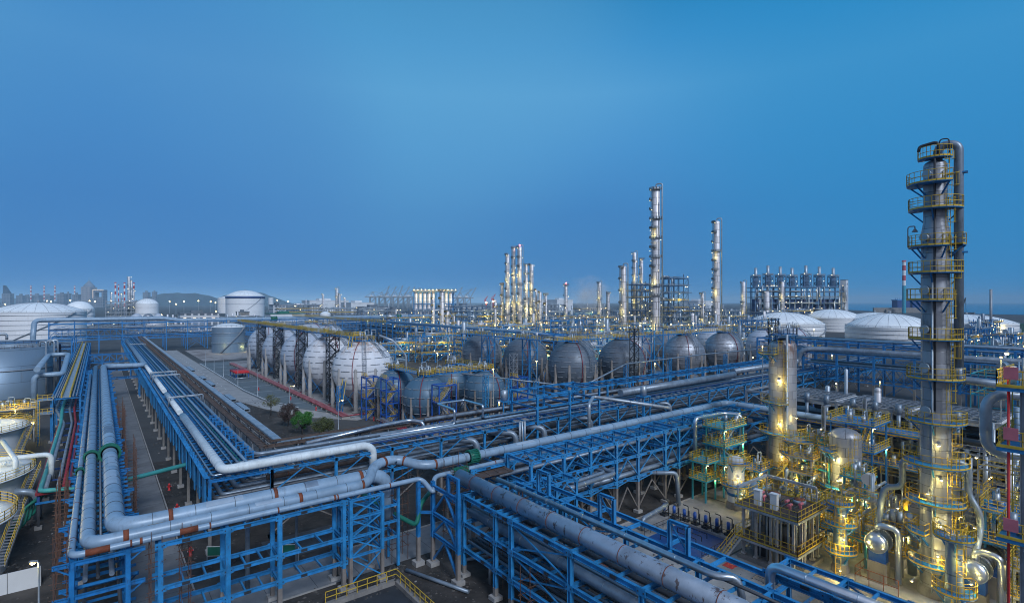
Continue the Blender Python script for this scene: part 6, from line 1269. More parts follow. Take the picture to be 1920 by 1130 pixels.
# more decks, ladders and fine pipework between the columns
for i,(x,y,w_,d_,lv,lab) in enumerate(((79.6,41.6,3,2.4,[2.4,4.8],'between the small pale vessel and slim silver column'),(81,35,2.6,2.6,[3.0,5.6,7.8],'between the short white and stout columns'),(79.2,27.6,2.6,2.4,[2.6,5.0,7.2],'at the front of the stout column'),(70.5,27.4,2.2,2.2,[2.8,5.2],'right behind the compressor frame'),(74,17.4,2.4,3,[4.4,7.4,10.2],'right behind the tall clad tower'),(69.5,24.2,2.4,2.2,[3.2],'between compressor frame and first heat exchanger'),(77,12,3,3,[3.2,6.4],'right of the tall clad tower, lower down'),(67.4,9.2,2.4,2.4,[3.2,5.8],'beside the corner heat exchanger'),(92.5,36,3,3,[4,7.2],'behind the short white column'))):
    deck_frame('yellow railed service deck %s'%lab,x,y,w_,d_,lv,mat=('blue','grey','teal')[i%3],kit=5,lamps=2,pw=110,seed=40+i,stairs=i%2==0)
g_=random.Random(88)
for i,(x,y) in enumerate(((76,36),(78.6,33),(72.6,25),(76.4,22),(73.6,14.4),(80,20),(84,24),(71,32.6),(88,33),(70.4,36))):
    t=thing('pipe_cluster','cluster of slim upright pipes with elbows and valves, %s from the left among the columns'%nth(i),'pipes',(x,y,0),0,'slim pipe clusters'); 
    for k in range(6):
        mb=MB(); a,b=g_.uniform(-1,1),g_.uniform(-1,1); h=g_.uniform(2.5,7); mb.tube([(a,b,.1),(a,b,h),(a+g_.uniform(-2.4,2.4),b,h),(a+g_.uniform(-2.4,2.4),b+.2,h-1.5)],g_.choice((.07,.1,.16)),8,br=.3); mb.bx((a,b,h*.4),(.35,.35,.3)); mb.build('pipe',M[g_.choice(('galv','silver','pipe2','yellow'))],t)
for (x,y,z,p) in ((62,16,3.5,150),(70,26,2.6,150),(63,24,3.2,90),(75.5,39,3.2,200),(72,7,3.4,180),(80,24,2.6,180),(68,45,4,90),(77,15,4,180)): lamp_light(x,y,z,p)
# ------------------------------------------------------------------ far columns
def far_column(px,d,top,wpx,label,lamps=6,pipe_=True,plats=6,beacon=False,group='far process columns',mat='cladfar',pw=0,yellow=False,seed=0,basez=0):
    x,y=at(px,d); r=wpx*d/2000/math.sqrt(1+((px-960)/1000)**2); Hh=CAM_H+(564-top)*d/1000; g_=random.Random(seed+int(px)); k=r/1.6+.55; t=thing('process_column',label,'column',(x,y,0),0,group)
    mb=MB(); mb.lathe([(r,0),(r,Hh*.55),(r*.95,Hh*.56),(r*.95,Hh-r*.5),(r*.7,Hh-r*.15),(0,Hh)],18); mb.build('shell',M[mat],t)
    F0=math.atan2(y,x)+PI
    for i in range(plats):
        z=Hh*(.2+.78*i/max(1,plats-1)) if i<plats-1 else Hh-r*.6; a0=F0+R(g_.uniform(-135,-80)); a1=a0+R(g_.choice((70,85,100,210))); o=r+.62*k; mb=MB(); mb.lathe([(r*.97,z-.2),(o,z-.2),(o,z+.1),(r*.97,z+.1)],8,a0=a0,a1=a1); p=mb.build('platform',M['galv'],t)
        m2=MB(); m2.rail([(o*math.cos(a0+(a1-a0)*j/8),o*math.sin(a0+(a1-a0)*j/8),z) for j in range(9)],1.3,.13*k,1.6*k,mid=2); m2.build('railing',M['yellow' if yellow else 'galv'],p)
    mb=MB(); la=F0-R(50); mb.ladder((r+.5)*math.cos(la),(r+.5)*math.sin(la),Hh*.1,Hh,la,.8*k,0,False,2,.16*k); mb.build('ladder',M['grey'],t)
    mb=MB()
    if pipe_:
        a=F0+R(g_.choice((80,-85,70))); c,s=math.cos(a),math.sin(a); q=r*1.5; pr=max(.25,r*.17); mb.tube([(0,0,Hh-.5),(0,0,Hh+r*.7),(q*c,q*s,Hh+r*.7),(q*c,q*s,Hh*.12)],pr,8,br=r*.5)
    a=F0+R(g_.uniform(-40,40)); mb.cyl((r+.3)*math.cos(a),(r+.3)*math.sin(a),0,Hh*.9,max(.15,r*.07),6); mb.build('side_pipe',M['galv'],t)
    mb=MB()
    for i in range(lamps):
        z=Hh*(.16+.82*i/max(1,lamps-1)); a=F0+R(g_.uniform(-95,-5) if g_.random()<.7 else g_.uniform(0,95)); q=r+.5*k; mb.sphere((q*math.cos(a),q*math.sin(a),z),.00034*d+.05,6,4)
    if lamps: build_split(mb,'lamp',M['lampw'],t)
    if beacon: mb=MB(); mb.sphere((0,0,Hh+1),.0012*d,8,6); mb.build('beacon',M['lampr'],t)
    if pw:
        for z in (.12,.4,.7)[:3 if Hh>45 else 2]: a=F0-R(25); lamp_light((r+3)*math.cos(a),(r+3)*math.sin(a),Hh*z,pw,parent=t)
    return t
cols=[(941,425,530,4.5,'slim yellow-lit column at the left end of the tall column cluster',5,1,0),(952,420,474,7,'leftmost of the three tallest columns in the cluster',9,0,0),(963.5,425,461,6.5,'middle one of the three tallest columns in the cluster',9,0,0),(975,420,460,8,'rightmost of the three tallest cluster columns, red beacon on top',9,1,1),
(987,430,493,6,'left one of the pair of columns right of the three tallest',8,0,0),(997,430,493,7,'right one of the pair of columns right of the three tallest',8,0,0),(1006,425,541,4,'small column right of the pair in the cluster',4,0,0),(1013,420,545,5.5,'short lit column second from the cluster right end',5,0,0),(1023.5,400,549,5.5,'short column at the right end of the cluster',5,0,0),
(1061.5,440,531,6,'lone slim column with red beacon between cluster and steam',5,0,1),(1124,500,527,6.5,'lit column in front of the steam plume',6,1,0),(1141,440,546,5.5,'short column with bent top pipe right of the steam plume',3,1,0),
(1169,400,496,12,'thick column with a separate overhead pipe left of the tallest',6,1,0),(1190,470,471,7,'column studded with lamps behind the thick one',10,1,0),(1203,480,482,6.5,'second lamp-studded column, nearer the tallest tower',9,0,0),
(1230,360,349,16.5,'tallest silver column of the whole plant, with lamp-lit landings',14,1,0),(1344,410,412,13,'second tallest silver column, right of the tallest',11,1,0),(1317,430,547,7,'short column with hooked pipe left of the second tallest',4,1,0),
(1394,520,526,8,'column with hooped top pipe at the left of the furnace block',3,1,0),(1438,500,544,11,'stubby thick column with arched pipe before the furnace block',2,1,0),(1467,520,526,8,'lamp-studded slim column before the furnace block',8,0,0),
(929,560,566,4,'tiny far column left of the cluster',2,0,0),(606,900,549,4,'far slim column left of the paired far columns behind the white spheres',3,0,0),(632,900,538,5.5,'taller far column behind the white spheres',4,1,0),(637,890,549,4.5,'far column standing close against the taller one behind the white spheres',3,0,0),(647,900,556,4,'shortest far column behind the white spheres',2,0,0)]
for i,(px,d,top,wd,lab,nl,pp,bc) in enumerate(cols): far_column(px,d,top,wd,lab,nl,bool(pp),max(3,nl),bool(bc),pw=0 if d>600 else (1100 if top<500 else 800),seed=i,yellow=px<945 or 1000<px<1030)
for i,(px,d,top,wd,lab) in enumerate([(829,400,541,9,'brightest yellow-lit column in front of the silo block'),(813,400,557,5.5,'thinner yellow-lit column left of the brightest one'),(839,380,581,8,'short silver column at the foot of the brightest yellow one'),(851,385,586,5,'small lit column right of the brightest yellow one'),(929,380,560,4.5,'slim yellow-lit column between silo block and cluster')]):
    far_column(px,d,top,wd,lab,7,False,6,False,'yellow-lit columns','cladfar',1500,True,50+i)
# refinery on the left skyline
for i,(px,d,top,wd,lab) in enumerate([(242,900,516,5.5,'tallest white column of the left skyline refinery'),(246.5,905,523,4,'grey column beside the tallest white one, left skyline'),(209,880,546,3,'thin white column at the left end of the skyline refinery'),(228,890,548,3,'thin column in the middle of the skyline refinery'),(251,900,542,4,'short column at the right end of the skyline refinery')]): far_column(px,d,top,wd,lab,4,False,5,False,'skyline refinery columns',seed=90+i)
for i,(px,top) in enumerate(((216.5,527),(233.5,527.5),(251,528),(222.5,531))): striped_stack(px,960,top,2.6 if i<3 else 1.6,'%s red and white banded stack of the skyline refinery'%['left','middle','right','thinnest'][i],group='banded stacks of the skyline refinery')
for i,px in enumerate((275,290)): 
    x,y=at(px,3000); mb=MB(); mb.lathe([(12,0),(9,46),(9.6,60)],14); tag(mb.build('cooling_stack',M['farhaze'],None,(x,y,0)),'%s of two hazy squat stacks left of the hills'%['left','right'][i],'chimney','hazy squat stacks')
# ------------------------------------------------------------------ process structures of the plant
def process_structure(label,px,d,w,dep,levels,fh,seed,lamps=8,mat='bluefar',group='open process structures',rz=0,pw=0,lampmat='lamp',yellow=.5):
    g_=random.Random(seed); x,y=at(px,d); t=thing('process_structure',label,'process structure',(x,y,0),rz,group); nx=max(2,round(w/7)); ny=max(1,round(dep/8)); Hh=levels*fh; b_=(.34 if d>150 else .16)+.0003*d
    mb=MB()
    for i in range(nx+1):
        for j in range(ny+1): hh=Hh+(g_.choice((0,0,1.2,fh*.6))); mb.bar((-w/2+w*i/nx,-dep/2+dep*j/ny,0),(-w/2+w*i/nx,-dep/2+dep*j/ny,hh),b_,b_)
    build_split(mb,'column',M[mat],t)
    for k in range(1,levels+1):
        z=k*fh; mb=MB()
        for j in range(ny+1): mb.bar((-w/2,-dep/2+dep*j/ny,z),(w/2,-dep/2+dep*j/ny,z),b_*.8,b_*1.1)
        for i in range(nx+1): mb.bar((-w/2+w*i/nx,-dep/2,z),(-w/2+w*i/nx,dep/2,z),b_*.8,b_*1.1)
        for i in range(nx):
            if g_.random()<.45: mb.bar((-w/2+w*i/nx,-dep/2,z-fh),(-w/2+w*(i+1)/nx,-dep/2,z),b_*.5)
        mb.build('floor_frame',M[mat],t)
        mb=MB(); a=-w/2 if g_.random()<.6 else -w/4; mb.rail([(a,-dep/2-.3,z),(w/2,-dep/2-.3,z)],1.2,.045+.00035*d,2.4,mid=2); mb.rail([(-w/2-.3,dep/2,z),(-w/2-.3,-dep/2,z)],1.2,.045+.00035*d,2.4,mid=2); mb.build('railing',M['yellow' if g_.random()<yellow else 'galv'],t)
    mb=MB()
    for i in range(int(nx*levels*1.7)+4):
        z=fh*g_.randint(0,levels)+.4+g_.random()*1.2; yy=-dep/2+g_.random()*dep*.6; x0=g_.uniform(-w/2,w*.2); mb.tube([(x0,yy,z),(x0+g_.uniform(4,w*.6),yy,z)],g_.choice((.2,.3,.45))*min(1,.35+d/400),6)
    for i in range(nx*4):
        xx=g_.uniform(-w/2,w/2); yy=g_.uniform(-dep/2-.4,0); z0=g_.uniform(0,Hh*.4); mb.tube([(xx,yy,z0),(xx,yy,g_.uniform(z0+4,Hh+4))],g_.choice((.18,.25,.4))*min(1,.35+d/400),6)
    mb.build('piping',M[g_.choice(('galv','pipe','galv','silver'))],t)
    mb=MB()
    for i in range(max(2,nx)):
        z=fh*g_.randint(0,levels)+1.6; xx=g_.uniform(-w*.4,w*.4); yy=g_.uniform(-dep*.3,dep*.3)
        if g_.random()<.5: mb.tube([(xx-w*.12,yy,z),(xx+w*.12,yy,z)],g_.uniform(.9,1.4)*min(1,.4+d/400),10)
        else: rr_=g_.uniform(.6,1.3)*min(1,d/330+.1); hh=g_.uniform(3,7); mb.lathe([(rr_,z-1.6),(rr_,z+hh),(rr_*.5,z+hh+rr_*.5),(0,z+hh+rr_*.6)],10,xx,yy)
    build_split(mb,'vessel',M[g_.choice(('cladfar','galv','pipe2','galv'))],t)
    mb=MB()
    for i in range(lamps): mb.sphere((g_.uniform(-w/2,w/2),-dep/2-.6,fh*g_.randint(1,levels)+1.6-g_.choice((0,2.4))),.0003*d+.05,6,4)
    if lamps: build_split(mb,'lamp',M[lampmat],t)
    for i in range(pw and max(1,int(w/22)) or 0): lamp_light(-w/2+w*(i+.5)/max(1,int(w/22)),-dep/2-2.5,fh*(.7+g_.random()*levels*.7),pw,parent=t)
    return t
rows=[ # (distance, [pixel columns], height in storeys, width m, name of the row)
 (245,(905,1000,1092),2,22,'directly behind the grey spheres'),
 (272,(742,815,905,975,1050,1130,1210,1300),2,22,'in the foremost row of the plant'),
 (300,(770,862,945,1030,1120,1215,1300,1378),2,26,'in the front row of the plant'),
 (360,(790,880,965,1050,1140,1255,1345,1420),3,30,'in the second row of the plant'),
 (400,(760,840,925,1010,1110,1200,1300,1395),3,30,'between second and third row of the plant'),
 (440,(740,900,1000,1090,1155,1275,1370),4,36,'in the third row of the plant'),
 (560,(715,800,880,985,1080,1170,1290,1360,1490),4,46,'in the fourth row of the plant'),
 (500,(700,840,940,1035,1130,1235,1335,1440),3,40,'between third and fourth row of the plant'),
 (760,(560,640,705,905,1020,1110,1240,1330),4,56,'in the back row of the plant')]
for ri,(d,pxs,lv,wd,nm) in enumerate(rows):
    for i,px in enumerate(pxs):
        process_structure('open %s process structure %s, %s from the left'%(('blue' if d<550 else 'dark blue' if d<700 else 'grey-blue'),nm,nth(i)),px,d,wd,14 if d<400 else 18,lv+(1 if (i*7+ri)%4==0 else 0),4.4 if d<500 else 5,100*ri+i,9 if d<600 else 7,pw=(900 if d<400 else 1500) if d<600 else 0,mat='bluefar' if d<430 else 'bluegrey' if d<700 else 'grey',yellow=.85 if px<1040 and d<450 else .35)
process_structure('tall dark blue structure stepping up just left of the tallest column',1206,470,32,20,8,5.6,901,14,mat='bluegrey',pw=1500,yellow=.3)
process_structure('tall blue structure with a crown of vessels right of the tallest column',1254,450,26,20,8,6.2,902,16,mat='bluegrey',pw=1500,yellow=.3)
process_structure('refinery frame of grey steel on the left skyline below the white column',232,890,48,24,5,6,903,10,mat='grey',yellow=0,lampmat='lampw')
for i,(px,d,w_,lv) in enumerate(((1860,190,22,3),(1795,240,24,3),(1880,260,26,3),(1830,330,34,3),(1900,120,14,3),(1500,300,26,2),(1850,420,46,3))): process_structure('lamp-lit process structure in the far right plant, %s'%['just left of the access tower top','right behind the tall clad tower','deep at the right edge','in front of the sea','tight behind the access tower','behind the slim silver column','farthest toward the sea'][i],px,d,w_,12,lv,4.6,950+i,12,pw=700,yellow=.7,group='process structures of the far right plant',mat='teal' if i in(0,4) else 'bluefar')
for i,(px,d,w_) in enumerate(((265,620,60),(330,700,70),(385,640,60),(430,760,80),(300,480,50),(215,560,60),(520,560,50),(585,600,60))): process_structure('low dark pipe structure on the left plain, %s'%['under the far small spheres','below the hills','left of the cryogenic tank','in front of the cryogenic tank','behind the far cross rack','behind the two left racks','left behind the white spheres','right behind the white spheres'][i],px,d,w_,16,2,4,980+i,4,mat='dark' if i%2 else 'grey',yellow=.1,group='low structures of the left plain',lampmat='lampw')
for i,(px,d,w_,dp,lv,m_) in enumerate(((1655,92,9,5,3,'grey'),(1560,97,7,5,3,'bluefar'),(1700,84,6,5,2,'grey'),(1800,70,5,5,2,'grey'),(1850,74,7,6,3,'grey'),(1540,78,5,4,2,'teal'),(1905,66,6,6,3,'grey'),(1480,112,9,5,2,'bluefar'),(1625,66,4,4,2,'grey'))): process_structure('small process structure dense with fine pipes, %s'%['before the air coolers left of the tall tower','behind the stout column','just left of the tall tower','right behind the tall tower','right of the tall tower near the access tower','between slim silver and stout columns','tight at the access tower','behind the slim silver column','between stout column and first heat exchanger'][i],px,d,w_,dp,lv,3.1,700+i,7,m_,'dense small process structures',math.atan2(at(px,d)[1],at(px,d)[0])*0,110,'lamp',.9)
# silo block
x,y=at(815,640); t=thing('silo_block','row of tall grey silos under a lamp-lit top gallery','silo block',(x,y,0),-R(38)); 
for k in range(9):
    if k in (5,6): continue
    mb=MB(); xx=-22+k*5.2; mb.lathe([(2.4,14),(2.4,40),(1,41.4),(0,41.6)],16,xx,0); mb.lathe([(.5,9),(2.4,14)],16,xx,0); mb.build('silo',M['cladfar'],t)
mb=MB()
for k in range(10):
    xx=-24.6+k*5.2; mb.bar((xx,-3,0),(xx,-3,43),.6); mb.bar((xx,3,0),(xx,3,43),.6)
for z in (14,28,42,45): mb.bar((-25,-3,z),(26,-3,z),.5,.7); mb.bar((-25,3,z),(26,3,z),.5,.7)
mb.build('frame',M['bluefar'],t); mb=MB(); mb.box(-25,-3.4,42.2,26,3.4,42.6); mb.rail([(-25,-3.4,42.6),(26,-3.4,42.6)],1.6,.3,2.5); mb.build('gallery',M['yellow'],t); mb=MB()
for k in range(12): mb.sphere((-24+k*4.5,-3.8,44.6),.34,6,4)
build_split(mb,'lamp',M['lamp'],t)
for k in range(3): lamp_light(-18+k*16,-9,39,2500,parent=t)
# furnace block with seven stacks
x,y=at(1492,700); t0=thing('furnace_block','long furnace structure of open steel floors carrying seven stacks','furnace block',(x,y,0),-R(38)); W=118; D_=26
mb=MB()
for k in range(17):
    for j in range(3): mb.bar((-W/2+W*k/16,-D_/2+j*D_/2,0),(-W/2+W*k/16,-D_/2+j*D_/2,49),.8)
build_split(mb,'column',M['bluegrey'],t0)
for z in (12,20,28,36,43,49):
    mb=MB()
    for j in range(3): mb.bar((-W/2,-D_/2+j*D_/2,z),(W/2,-D_/2+j*D_/2,z),.7,.9)
    for k in range(17): mb.bar((-W/2+W*k/16,-D_/2,z),(-W/2+W*k/16,D_/2,z),.5,.7)
    mb.box(-W/2,-D_/2+2,z-.1,W/2,D_/2,z+.1); mb.rail([(-W/2,-D_/2,z),(W/2,-D_/2,z)],1.6,.22,3); mb.build('floor',M['slate' if z in (20,36) else 'bluegrey'],t0)
mb=MB(); g_=random.Random(77)
for k in range(14): xx=-W/2+5+k*8.4; mb.box(xx,-8,14,xx+5.6,8,34)
build_split(mb,'firebox',M['navy'],t0); mb=MB()
for k in range(46):
    xx=g_.uniform(-W/2,W/2); z=g_.uniform(2,40); mb.tube([(xx,-D_/2-1,z),(xx,-D_/2-1,z+g_.uniform(6,18))],g_.choice((.4,.6,.9)),6)
for k in range(26): xx=g_.uniform(-W/2,W*.3); z=g_.choice((10,13,21,29,37,44)); mb.tube([(xx,-D_/2-1.4,z),(xx+g_.uniform(10,34),-D_/2-1.4,z)],g_.choice((.4,.7)),6)
mb.build('piping',M['galv'],t0); mb=MB()
for k in range(44): mb.sphere((g_.uniform(-W/2,W/2),-D_/2-1.6,g_.choice((14,22,30,38,45,51))),.33,6,4)
build_split(mb,'lamp',M['lampw'],t0)
for k in range(4): lamp_light(-45+k*30,-D_/2-8,30,2600,(1,.85,.55),parent=t0)
for k,px in enumerate((1416,1439,1462,1484,1510,1535,1561)):
    xx=(px-1492)*.7+.8; st=thing('furnace_stack','%s from the left of the seven stacks on the furnace block'%nth(k),'chimney',(0,0,0),0,'stacks of the furnace block'); v=Matrix.Rotation(-R(38),3,'Z')@Vector((xx,0,0)); st.location=(x+v.x,y+v.y,49.2); st.rotation_euler=(0,0,-R(38)); s=1+.06*((k*5)%3-1); mb=MB(); mb.lattice(0,0,0,15*s,9,9,.7,.45,4.5); mb.build('lattice',M['bluegrey'],st); mb=MB(); mb.lathe([(3.6,0),(3.6,13*s),(2,15.5*s),(1.9,17*s)],14); mb.build('breech',M['bluegrey'],st); mb=MB(); mb.lathe([(1.9,16.5*s),(1.8,27*s),(1.3,27*s),(1.3,26*s)],14); mb.build('flue',M['galv'],st); mb=MB(); mb.box(-5,-5,15.2*s,5,5,15.5*s); mb.rail([(-5,-5,15.5*s),(5,-5,15.5*s),(5,5,15.5*s),(-5,5,15.5*s),(-5,-5,15.5*s)],1.6,.25,2.4); mb.build('gallery',M['grey'],st); mb=MB(); mb.sphere((-4.8,-5.2,16.8*s),.35,6,4); mb.sphere((3,-5.2,8*s),.3,6,4); mb.build('lamp',M['lampw'],st)
# lamps standing in the plant
g_=random.Random(31); n=0
for (px,py,d) in sorted(((1560,664,190),(1650,714,140),(1568,717,150),(1877,668,75),(1448,614,110),(1430,648,110),(1098,615,300),(1200,608,330),(1258,606,320),(1300,604,310),(1330,602,300),(840,700,165),(885,668,230),(820,660,250),(1096,640,260),(720,597,420),(405,582,560),(303,588,480),(690,600,330),(925,690,120),(936,752,118),(955,612,330),(1015,606,340),(880,612,330),(1450,590,430),(1526,615,330),(1006,675,140),(1228,680,170),(1120,600,350),(1170,590,380),(330,568,1300),(345,563,1500),(372,562,1500),(318,563,1400),(395,563,1500),(404,565,1400),(88,562,1300),(96,563,1350),(132,561,1400),(168,562,1100),(178,563,1150),(60,566,1250),(10,568,1200),(540,563,1300),(520,561,1500))):
    x,y,z=at(px,d,py); far=d>900; n+=1
    t=thing('floodlight_mast','glowing lamp on a thin mast, %s lamp mast from the left of the view'%nth(n-1),'lamp mast',(x,y,0),0,'plant lamp masts'); mb=MB(); mb.bar((0,0,0),(0,0,max(1,z-.3)),.12+.0003*d); mb.build('pole',M['galv'],t); mb=MB(); mb.sphere((0,0,z),.08+.0006*d*(1.4 if far else 1),8,6); mb.build('lamp',M['lamp'],t)
    if d<450: lamp_light(-.5,-.6,z-.3,500 if d>200 else 220,parent=t)
# warm lamps by the tanks on the left
# three small lit tanks bottom left
g='lamp-lit small tanks at the left edge'
for i,(x,y,r,h,lab) in enumerate(((-15.4,83,7.2,6.2,'nearest small lit tank, curved yellow rail at the bottom left'),(-17.6,103.5,9.6,6.4,'second small lit tank with white pipes across its roof'),(-20.2,139,9.0,6.6,'third small lit tank below the open-top tank'))):
    t=thing('storage_tank',lab,'tank',(x,y,0),0,g); mb=MB(); mb.lathe([(r,0),(r,h)],48); mb.build('shell',M['offwhite'],t); mb=MB(); mb.lathe([(r+.9,h-.1),(r+.9,h+.05),(r*.9,h+.1),(r*.5,h+.3),(0,h+.4)],48); mb.build('roof',M['roofw'],t)
    mb=MB(); mb.rail([((r+.85)*math.cos(TAU*k/44),(r+.85)*math.sin(TAU*k/44),h) for k in range(45)],1.1,.06,1.1,mid=3,toe=.15); mb.build('railing',M['yellow'],t)
    mb=MB(); q=random.Random(i)
    if i==1: mb.tube([(r+2.6,-1.5,h-2),(r+2.6,-1.5,h+1.6),(-r,1,h+1.8)],.34,12,br=.9); mb.tube([(r-1,-4,h),(r-1,-4,h+2),(r-3,3,h+3.4)],.3,10,br=.6); m9=MB(); m9.tube([(r+1.4,-6,.4),(r+1.4,-6,4),(r-1,-6,4.6)],.45,12,br=1.2); m9.build('drain_pipe',M['pipe2'],t)
    for k in range(8): a=q.uniform(-1.2,1); w_=q.uniform(2,r-1); mb.cyl(w_*math.cos(a),w_*math.sin(a),h,h+q.uniform(.8,1.8),.12,6)
    mb.build('roof_pipe',M['whitepipe'],t)
    mb=MB(); mb.stair(((r+1.4)*math.cos(-.6),(r+1.4)*math.sin(-.6),h*.3),((r+1.3)*math.cos(-.2),(r+1.3)*math.sin(-.2),h),.9,0,1); mb.build('stair',[M['grey'],M['yellow']],t)
    lamp_part(t,r*.35,r*.25,h+3.2,.15,700); lamp_part(t,r*.3,-r*.5,h+3,.15,520)
deck_frame('yellow-railed service deck between the third lit tank and the open-top tank',-14,156,6,5,[4.6,7.4],mat='grey',kit=8,lamps=2,pw=260,seed=21)
deck_frame('yellow-railed pump deck at the foot of the open-top tank',-24,190,14,5,[2.6],mat='grey',kit=14,lamps=2,pw=420,seed=22,stairs=False)
for i in range(4): pipe('green pipe winding from the small lit tanks toward the trestle, %s'%nth(i),[(-10+.4*i,90+i*1.2,.9+.3*i),(-8+.4*i,92+i,.9+.3*i),(-7.6+.3*i,94+i,3.2),(-5.6,95+i,4.2)],.17,'green',2,None,.5,8,group='green winding pipes')
lamp_light(-14,152,9,500); lamp_light(70,352,3,420); lamp_light(56,347,4,300)
# ------------------------------------------------------------------ small foreground things
t=thing('panel_wall','pale panel screen wall at the bottom left corner','wall',(-8.6,75.2,0)); mb=MB()
for k in range(3): mb.box(-4+k*2.6,-.05,0,-1.45+k*2.6,.05,2.1)
mb.build('panel',M['offwhite'],t); mb=MB()
for k in range(4): mb.bar((-4.02+k*2.6,.1,0),(-4.02+k*2.6,.1,2.2),.12); mb.bar((-4.02+k*2.6,.1,1.9),(-4.02+k*2.6,1.3,0),.09)
mb.bar((-4,.1,1.1),(3.8,.1,1.1),.08); mb.build('frame',M['dark'],t)
for i,(x,y) in enumerate(((10.6,69.4),(17.6,64.6))):
    t=thing('notice_board','small green notice board on two posts, %s'%['in the soil under the blue girders','on the kerb behind the post pair'][i],'sign',(x,y,0),R(-35),'green notice boards'); mb=MB(); 
    for k in (-.9,.9): mb.bar((k,0,0),(k,0,2),.08)
    mb.build('post',M['galv'],t); mb=MB(); mb.box(-.85,-.06,.9,.85,-.02,1.9); mb.box(-.92,-.05,.84,.92,-.01,1.96,1); mb.build('panel',[M['green'],M['white']],t)
def scaffold(label,x,y,w,d,h,seed):
    g_=random.Random(seed); t=thing('scaffold',label,'scaffold',(x,y,0),0,'rusty scaffolds'); mb=MB(); nx=max(1,round(w/1.5)); ny=max(1,round(d/1.5))
    for i in range(nx+1):
        for j in range(ny+1): xx,yy=-w/2+w*i/nx,-d/2+d*j/ny; mb.bar((xx,yy,0),(xx+g_.uniform(-.05,.05),yy,h+g_.uniform(0,1.4)),.055)
    mb.build('standard',M['scaf'],t); mb=MB(); z=1.6
    while z<h:
        for i in range(nx+1): mb.bar((-w/2+w*i/nx,-d/2-.3,z),(-w/2+w*i/nx,d/2+.3,z+g_.uniform(-.1,.1)),.05)
        for j in range(ny+1): mb.bar((-w/2-.3,-d/2+d*j/ny,z),(w/2+.3,-d/2+d*j/ny,z+g_.uniform(-.1,.1)),.05)
        z+=1.25
    mb.build('ledger',M['scaf'],t); return t
for i,a in enumerate(((3.9,55.6,.8,2,9.4),(-2.4,56.2,.8,2,10.4),(6.2,56.4,.7,1.4,9),(3.3,86,.9,8,11),(-3.2,78,.7,10,9.6),(27.6,57.5,2,1.4,9.6),(33.4,54,2,2,11),(35.5,46,4,2.4,8.4),(32,38,2,1.4,4.6),(45.5,42,2.4,1.8,4.6),(3.2,120,.8,14,10.6))): scaffold(['rusty pole scaffold standing in the road beside the corner tower','rusty scaffold strip outside the thin corner pipe','rusty ladder-like scaffold in the road right of the corner','rusty pole scaffold beside the big green flange','rusty poles west of the thin left pipe','rusty scaffold cage right of the lattice tower','rusty scaffold cage under the green joint deck','rusty scaffold inside the front-running rack','low rusty pole cross in the soil under the front-running rack','rusty pole frame over the brown plates in the slab','rusty poles further up the big left pipe'][i],*a,i)
t=thing('pump_pit','sunken concrete pit with yellow railing at the bottom centre','pit',(21.6,49,0)); mb=MB()
for a in (((-4,3.6),(3.5,3.6)),((3.5,3.6),(3.5,-5)),): 
    mb.bar((*a[0],.2),(*a[1],.2),.5,.5); mb.bar((*a[0],-1.2+1.21),(*a[1],-1.2+1.21),.3,.1)
mb.build('coping',M['concd'],t); mb=MB(); mb.rail([(-4,3.6,.45),(3.5,3.6,.45),(3.5,-5,.45)],1.1,.06,1.1,mid=2); mb.build('railing',M['yellow'],t); mb=MB(); mb.box(-4,-5,.03,3.2,3.3,.04); mb.build('floor',M['dark'],t)
for i,(p,q) in enumerate((((27,54,.3),(30,46,.3)),((33.2,52,.3),(38,50.4,.3)),((9,66.5,.25),(14.5,66.2,.25)))): pipe('loose pipe length lying on the soil, %s'%['beside the yellow-railed pit','under the rust-streaked pipe','by the kerb left of the lattice tower'][i],[p,q],.2,'pipe2',0,group='loose pipe lengths')
for i,(x,y) in enumerate(((33,46.4),(36.6,44))): t=thing('stub_pipe','short %s stub pipe rising from the soil under the rusty big pipe'%['grey capped','rust-topped'][i],'pipe',(x,y,0)); mb=MB(); mb.cyl(0,0,0,2.6-.4*i,.16,10,0); mb.cyl(0,0,2.6-.4*i,3-.4*i,.17,10,1); mb.build('pipe',[M['galv'],M['rust']],t)
mb=MB()
for k in range(6): mb.bar((0,k*.42,.15),(3.4,k*.42,.15),.22,.12)
tag(mb.build('plank_stack',M['rust'],None,(45,40.5,0)),'flat stack of rust-brown plates on the slab inside the pole frame','plates')
t=thing('cable_rack','blue bundle of ducts lying on the ground beyond the dark yard','duct',(150,60,0)); mb=MB()
for k in range(6): mb.box(-8,k*.9,1.0,9,k*.9+.7,1.8)
mb.build('duct',M['royal'],t); mb=MB()
for k in range(6): mb.box(-7+k*3,0,0,-6.4+k*3,5.2,1)
mb.build('support',M['concd'],t)
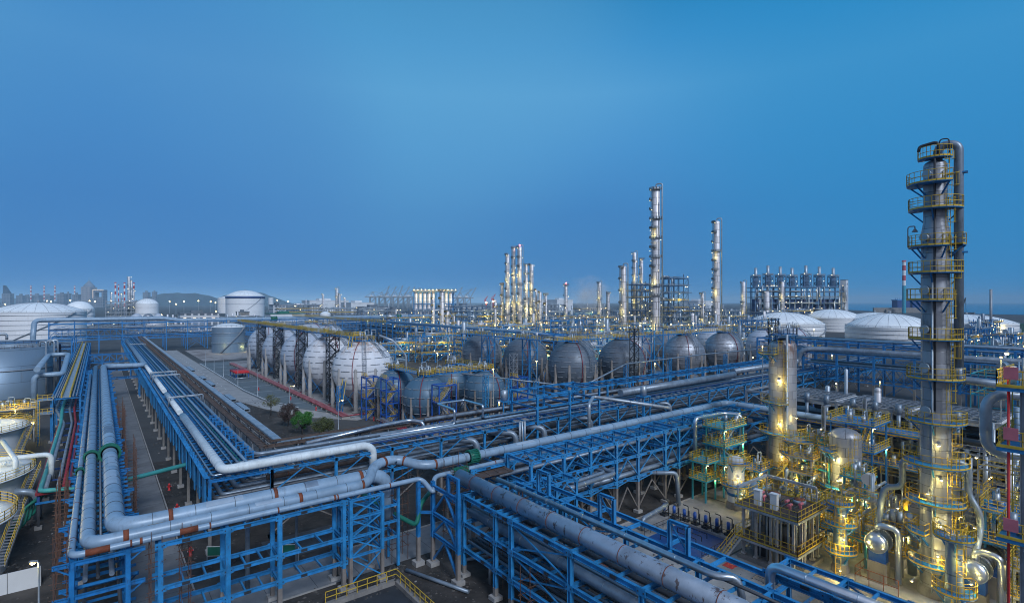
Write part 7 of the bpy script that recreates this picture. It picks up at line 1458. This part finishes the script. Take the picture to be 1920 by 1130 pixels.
# ------------------------------------------------------------------ steam and air
def vol(name,bld,dens,noise=None,col=(.8,.85,.95),aniso=0):
    m=bpy.data.materials.new(name); m.use_nodes=True; t=m.node_tree; t.nodes.remove(t.nodes['Principled BSDF']); pv=N(t,'ShaderNodeVolumePrincipled'); pv.inputs['Color'].default_value=(*col,1); pv.inputs['Density'].default_value=dens; pv.inputs['Anisotropy'].default_value=aniso; t.links.new(pv.outputs[0],t.nodes['Material Output'].inputs['Volume'])
    if noise:
        tc=N(t,'ShaderNodeTexCoord'); no=N(t,'ShaderNodeTexNoise'); no.inputs['Scale'].default_value=noise; no.inputs['Detail'].default_value=5; t.links.new(tc.outputs['Object'],no.inputs['Vector']); mr=N(t,'ShaderNodeMapRange'); mr.inputs[1].default_value=.46; mr.inputs[2].default_value=.7; mr.inputs[4].default_value=dens; t.links.new(no.outputs['Fac'],mr.inputs[0])
        ln=N(t,'ShaderNodeVectorMath',op='LENGTH'); t.links.new(tc.outputs['Object'],ln.inputs[0]); m2=N(t,'ShaderNodeMapRange'); m2.inputs[1].default_value=1; m2.inputs[2].default_value=.35; m2.inputs[3].default_value=0; m2.inputs[4].default_value=1
        return m,t,pv,mr
    return m
def steam_plume():
    x,y=at(1108,620); m=bpy.data.materials.new('steam'); m.use_nodes=True; t=m.node_tree; t.nodes.remove(t.nodes['Principled BSDF']); pv=N(t,'ShaderNodeVolumePrincipled'); pv.inputs['Color'].default_value=(1,1,1,1); pv.inputs['Anisotropy'].default_value=-.55; tc=N(t,'ShaderNodeTexCoord')
    no=N(t,'ShaderNodeTexNoise'); no.inputs['Scale'].default_value=.07; no.inputs['Detail'].default_value=5; no.inputs['Roughness'].default_value=.6; t.links.new(tc.outputs['Object'],no.inputs['Vector'])
    mp=N(t,'ShaderNodeMapping'); mp.inputs['Scale'].default_value=(1/30,1/22,1/30); mp.inputs['Location'].default_value=(0,0,-.85); t.links.new(tc.outputs['Object'],mp.inputs['Vector']); ln=N(t,'ShaderNodeVectorMath',op='LENGTH'); t.links.new(mp.outputs[0],ln.inputs[0])
    fo=N(t,'ShaderNodeMapRange'); fo.inputs[1].default_value=.25; fo.inputs[2].default_value=1.0; fo.inputs[3].default_value=.22; fo.inputs[4].default_value=-.25; t.links.new(ln.outputs['Value'],fo.inputs[0])
    ad=N(t,'ShaderNodeMath',op='ADD'); t.links.new(no.outputs['Fac'],ad.inputs[0]); t.links.new(fo.outputs[0],ad.inputs[1]); mr=N(t,'ShaderNodeMapRange'); mr.inputs[1].default_value=.36; mr.inputs[2].default_value=.75; mr.inputs[4].default_value=.035; t.links.new(ad.outputs[0],mr.inputs[0]); t.links.new(mr.outputs[0],pv.inputs['Density']); t.links.new(pv.outputs[0],t.nodes['Material Output'].inputs['Volume'])
    try: m.cycles.volume_sampling='DISTANCE'
    except Exception: pass
    mb=MB(); mb.sphere((0,0,26),32,20,12,0,.95); o=mb.build('steam',m,None,(x,y,10)); o.rotation_euler=(0,0,YAW); struct(o,'stuff'); return o
steam_plume()

def haze():
    m=bpy.data.materials.new('haze'); m.use_nodes=True; t=m.node_tree; t.nodes.remove(t.nodes['Principled BSDF']); pv=N(t,'ShaderNodeVolumePrincipled'); pv.inputs['Color'].default_value=(.5,.78,1,1); pv.inputs['Density'].default_value=.000085; pv.inputs['Anisotropy'].default_value=-.38
    t.links.new(pv.outputs[0],t.nodes['Material Output'].inputs['Volume']); mb=MB(); mb.box(-15000,-7000,-3,23000,23000,200); o=mb.build('haze',m); struct(o,'stuff')
haze()
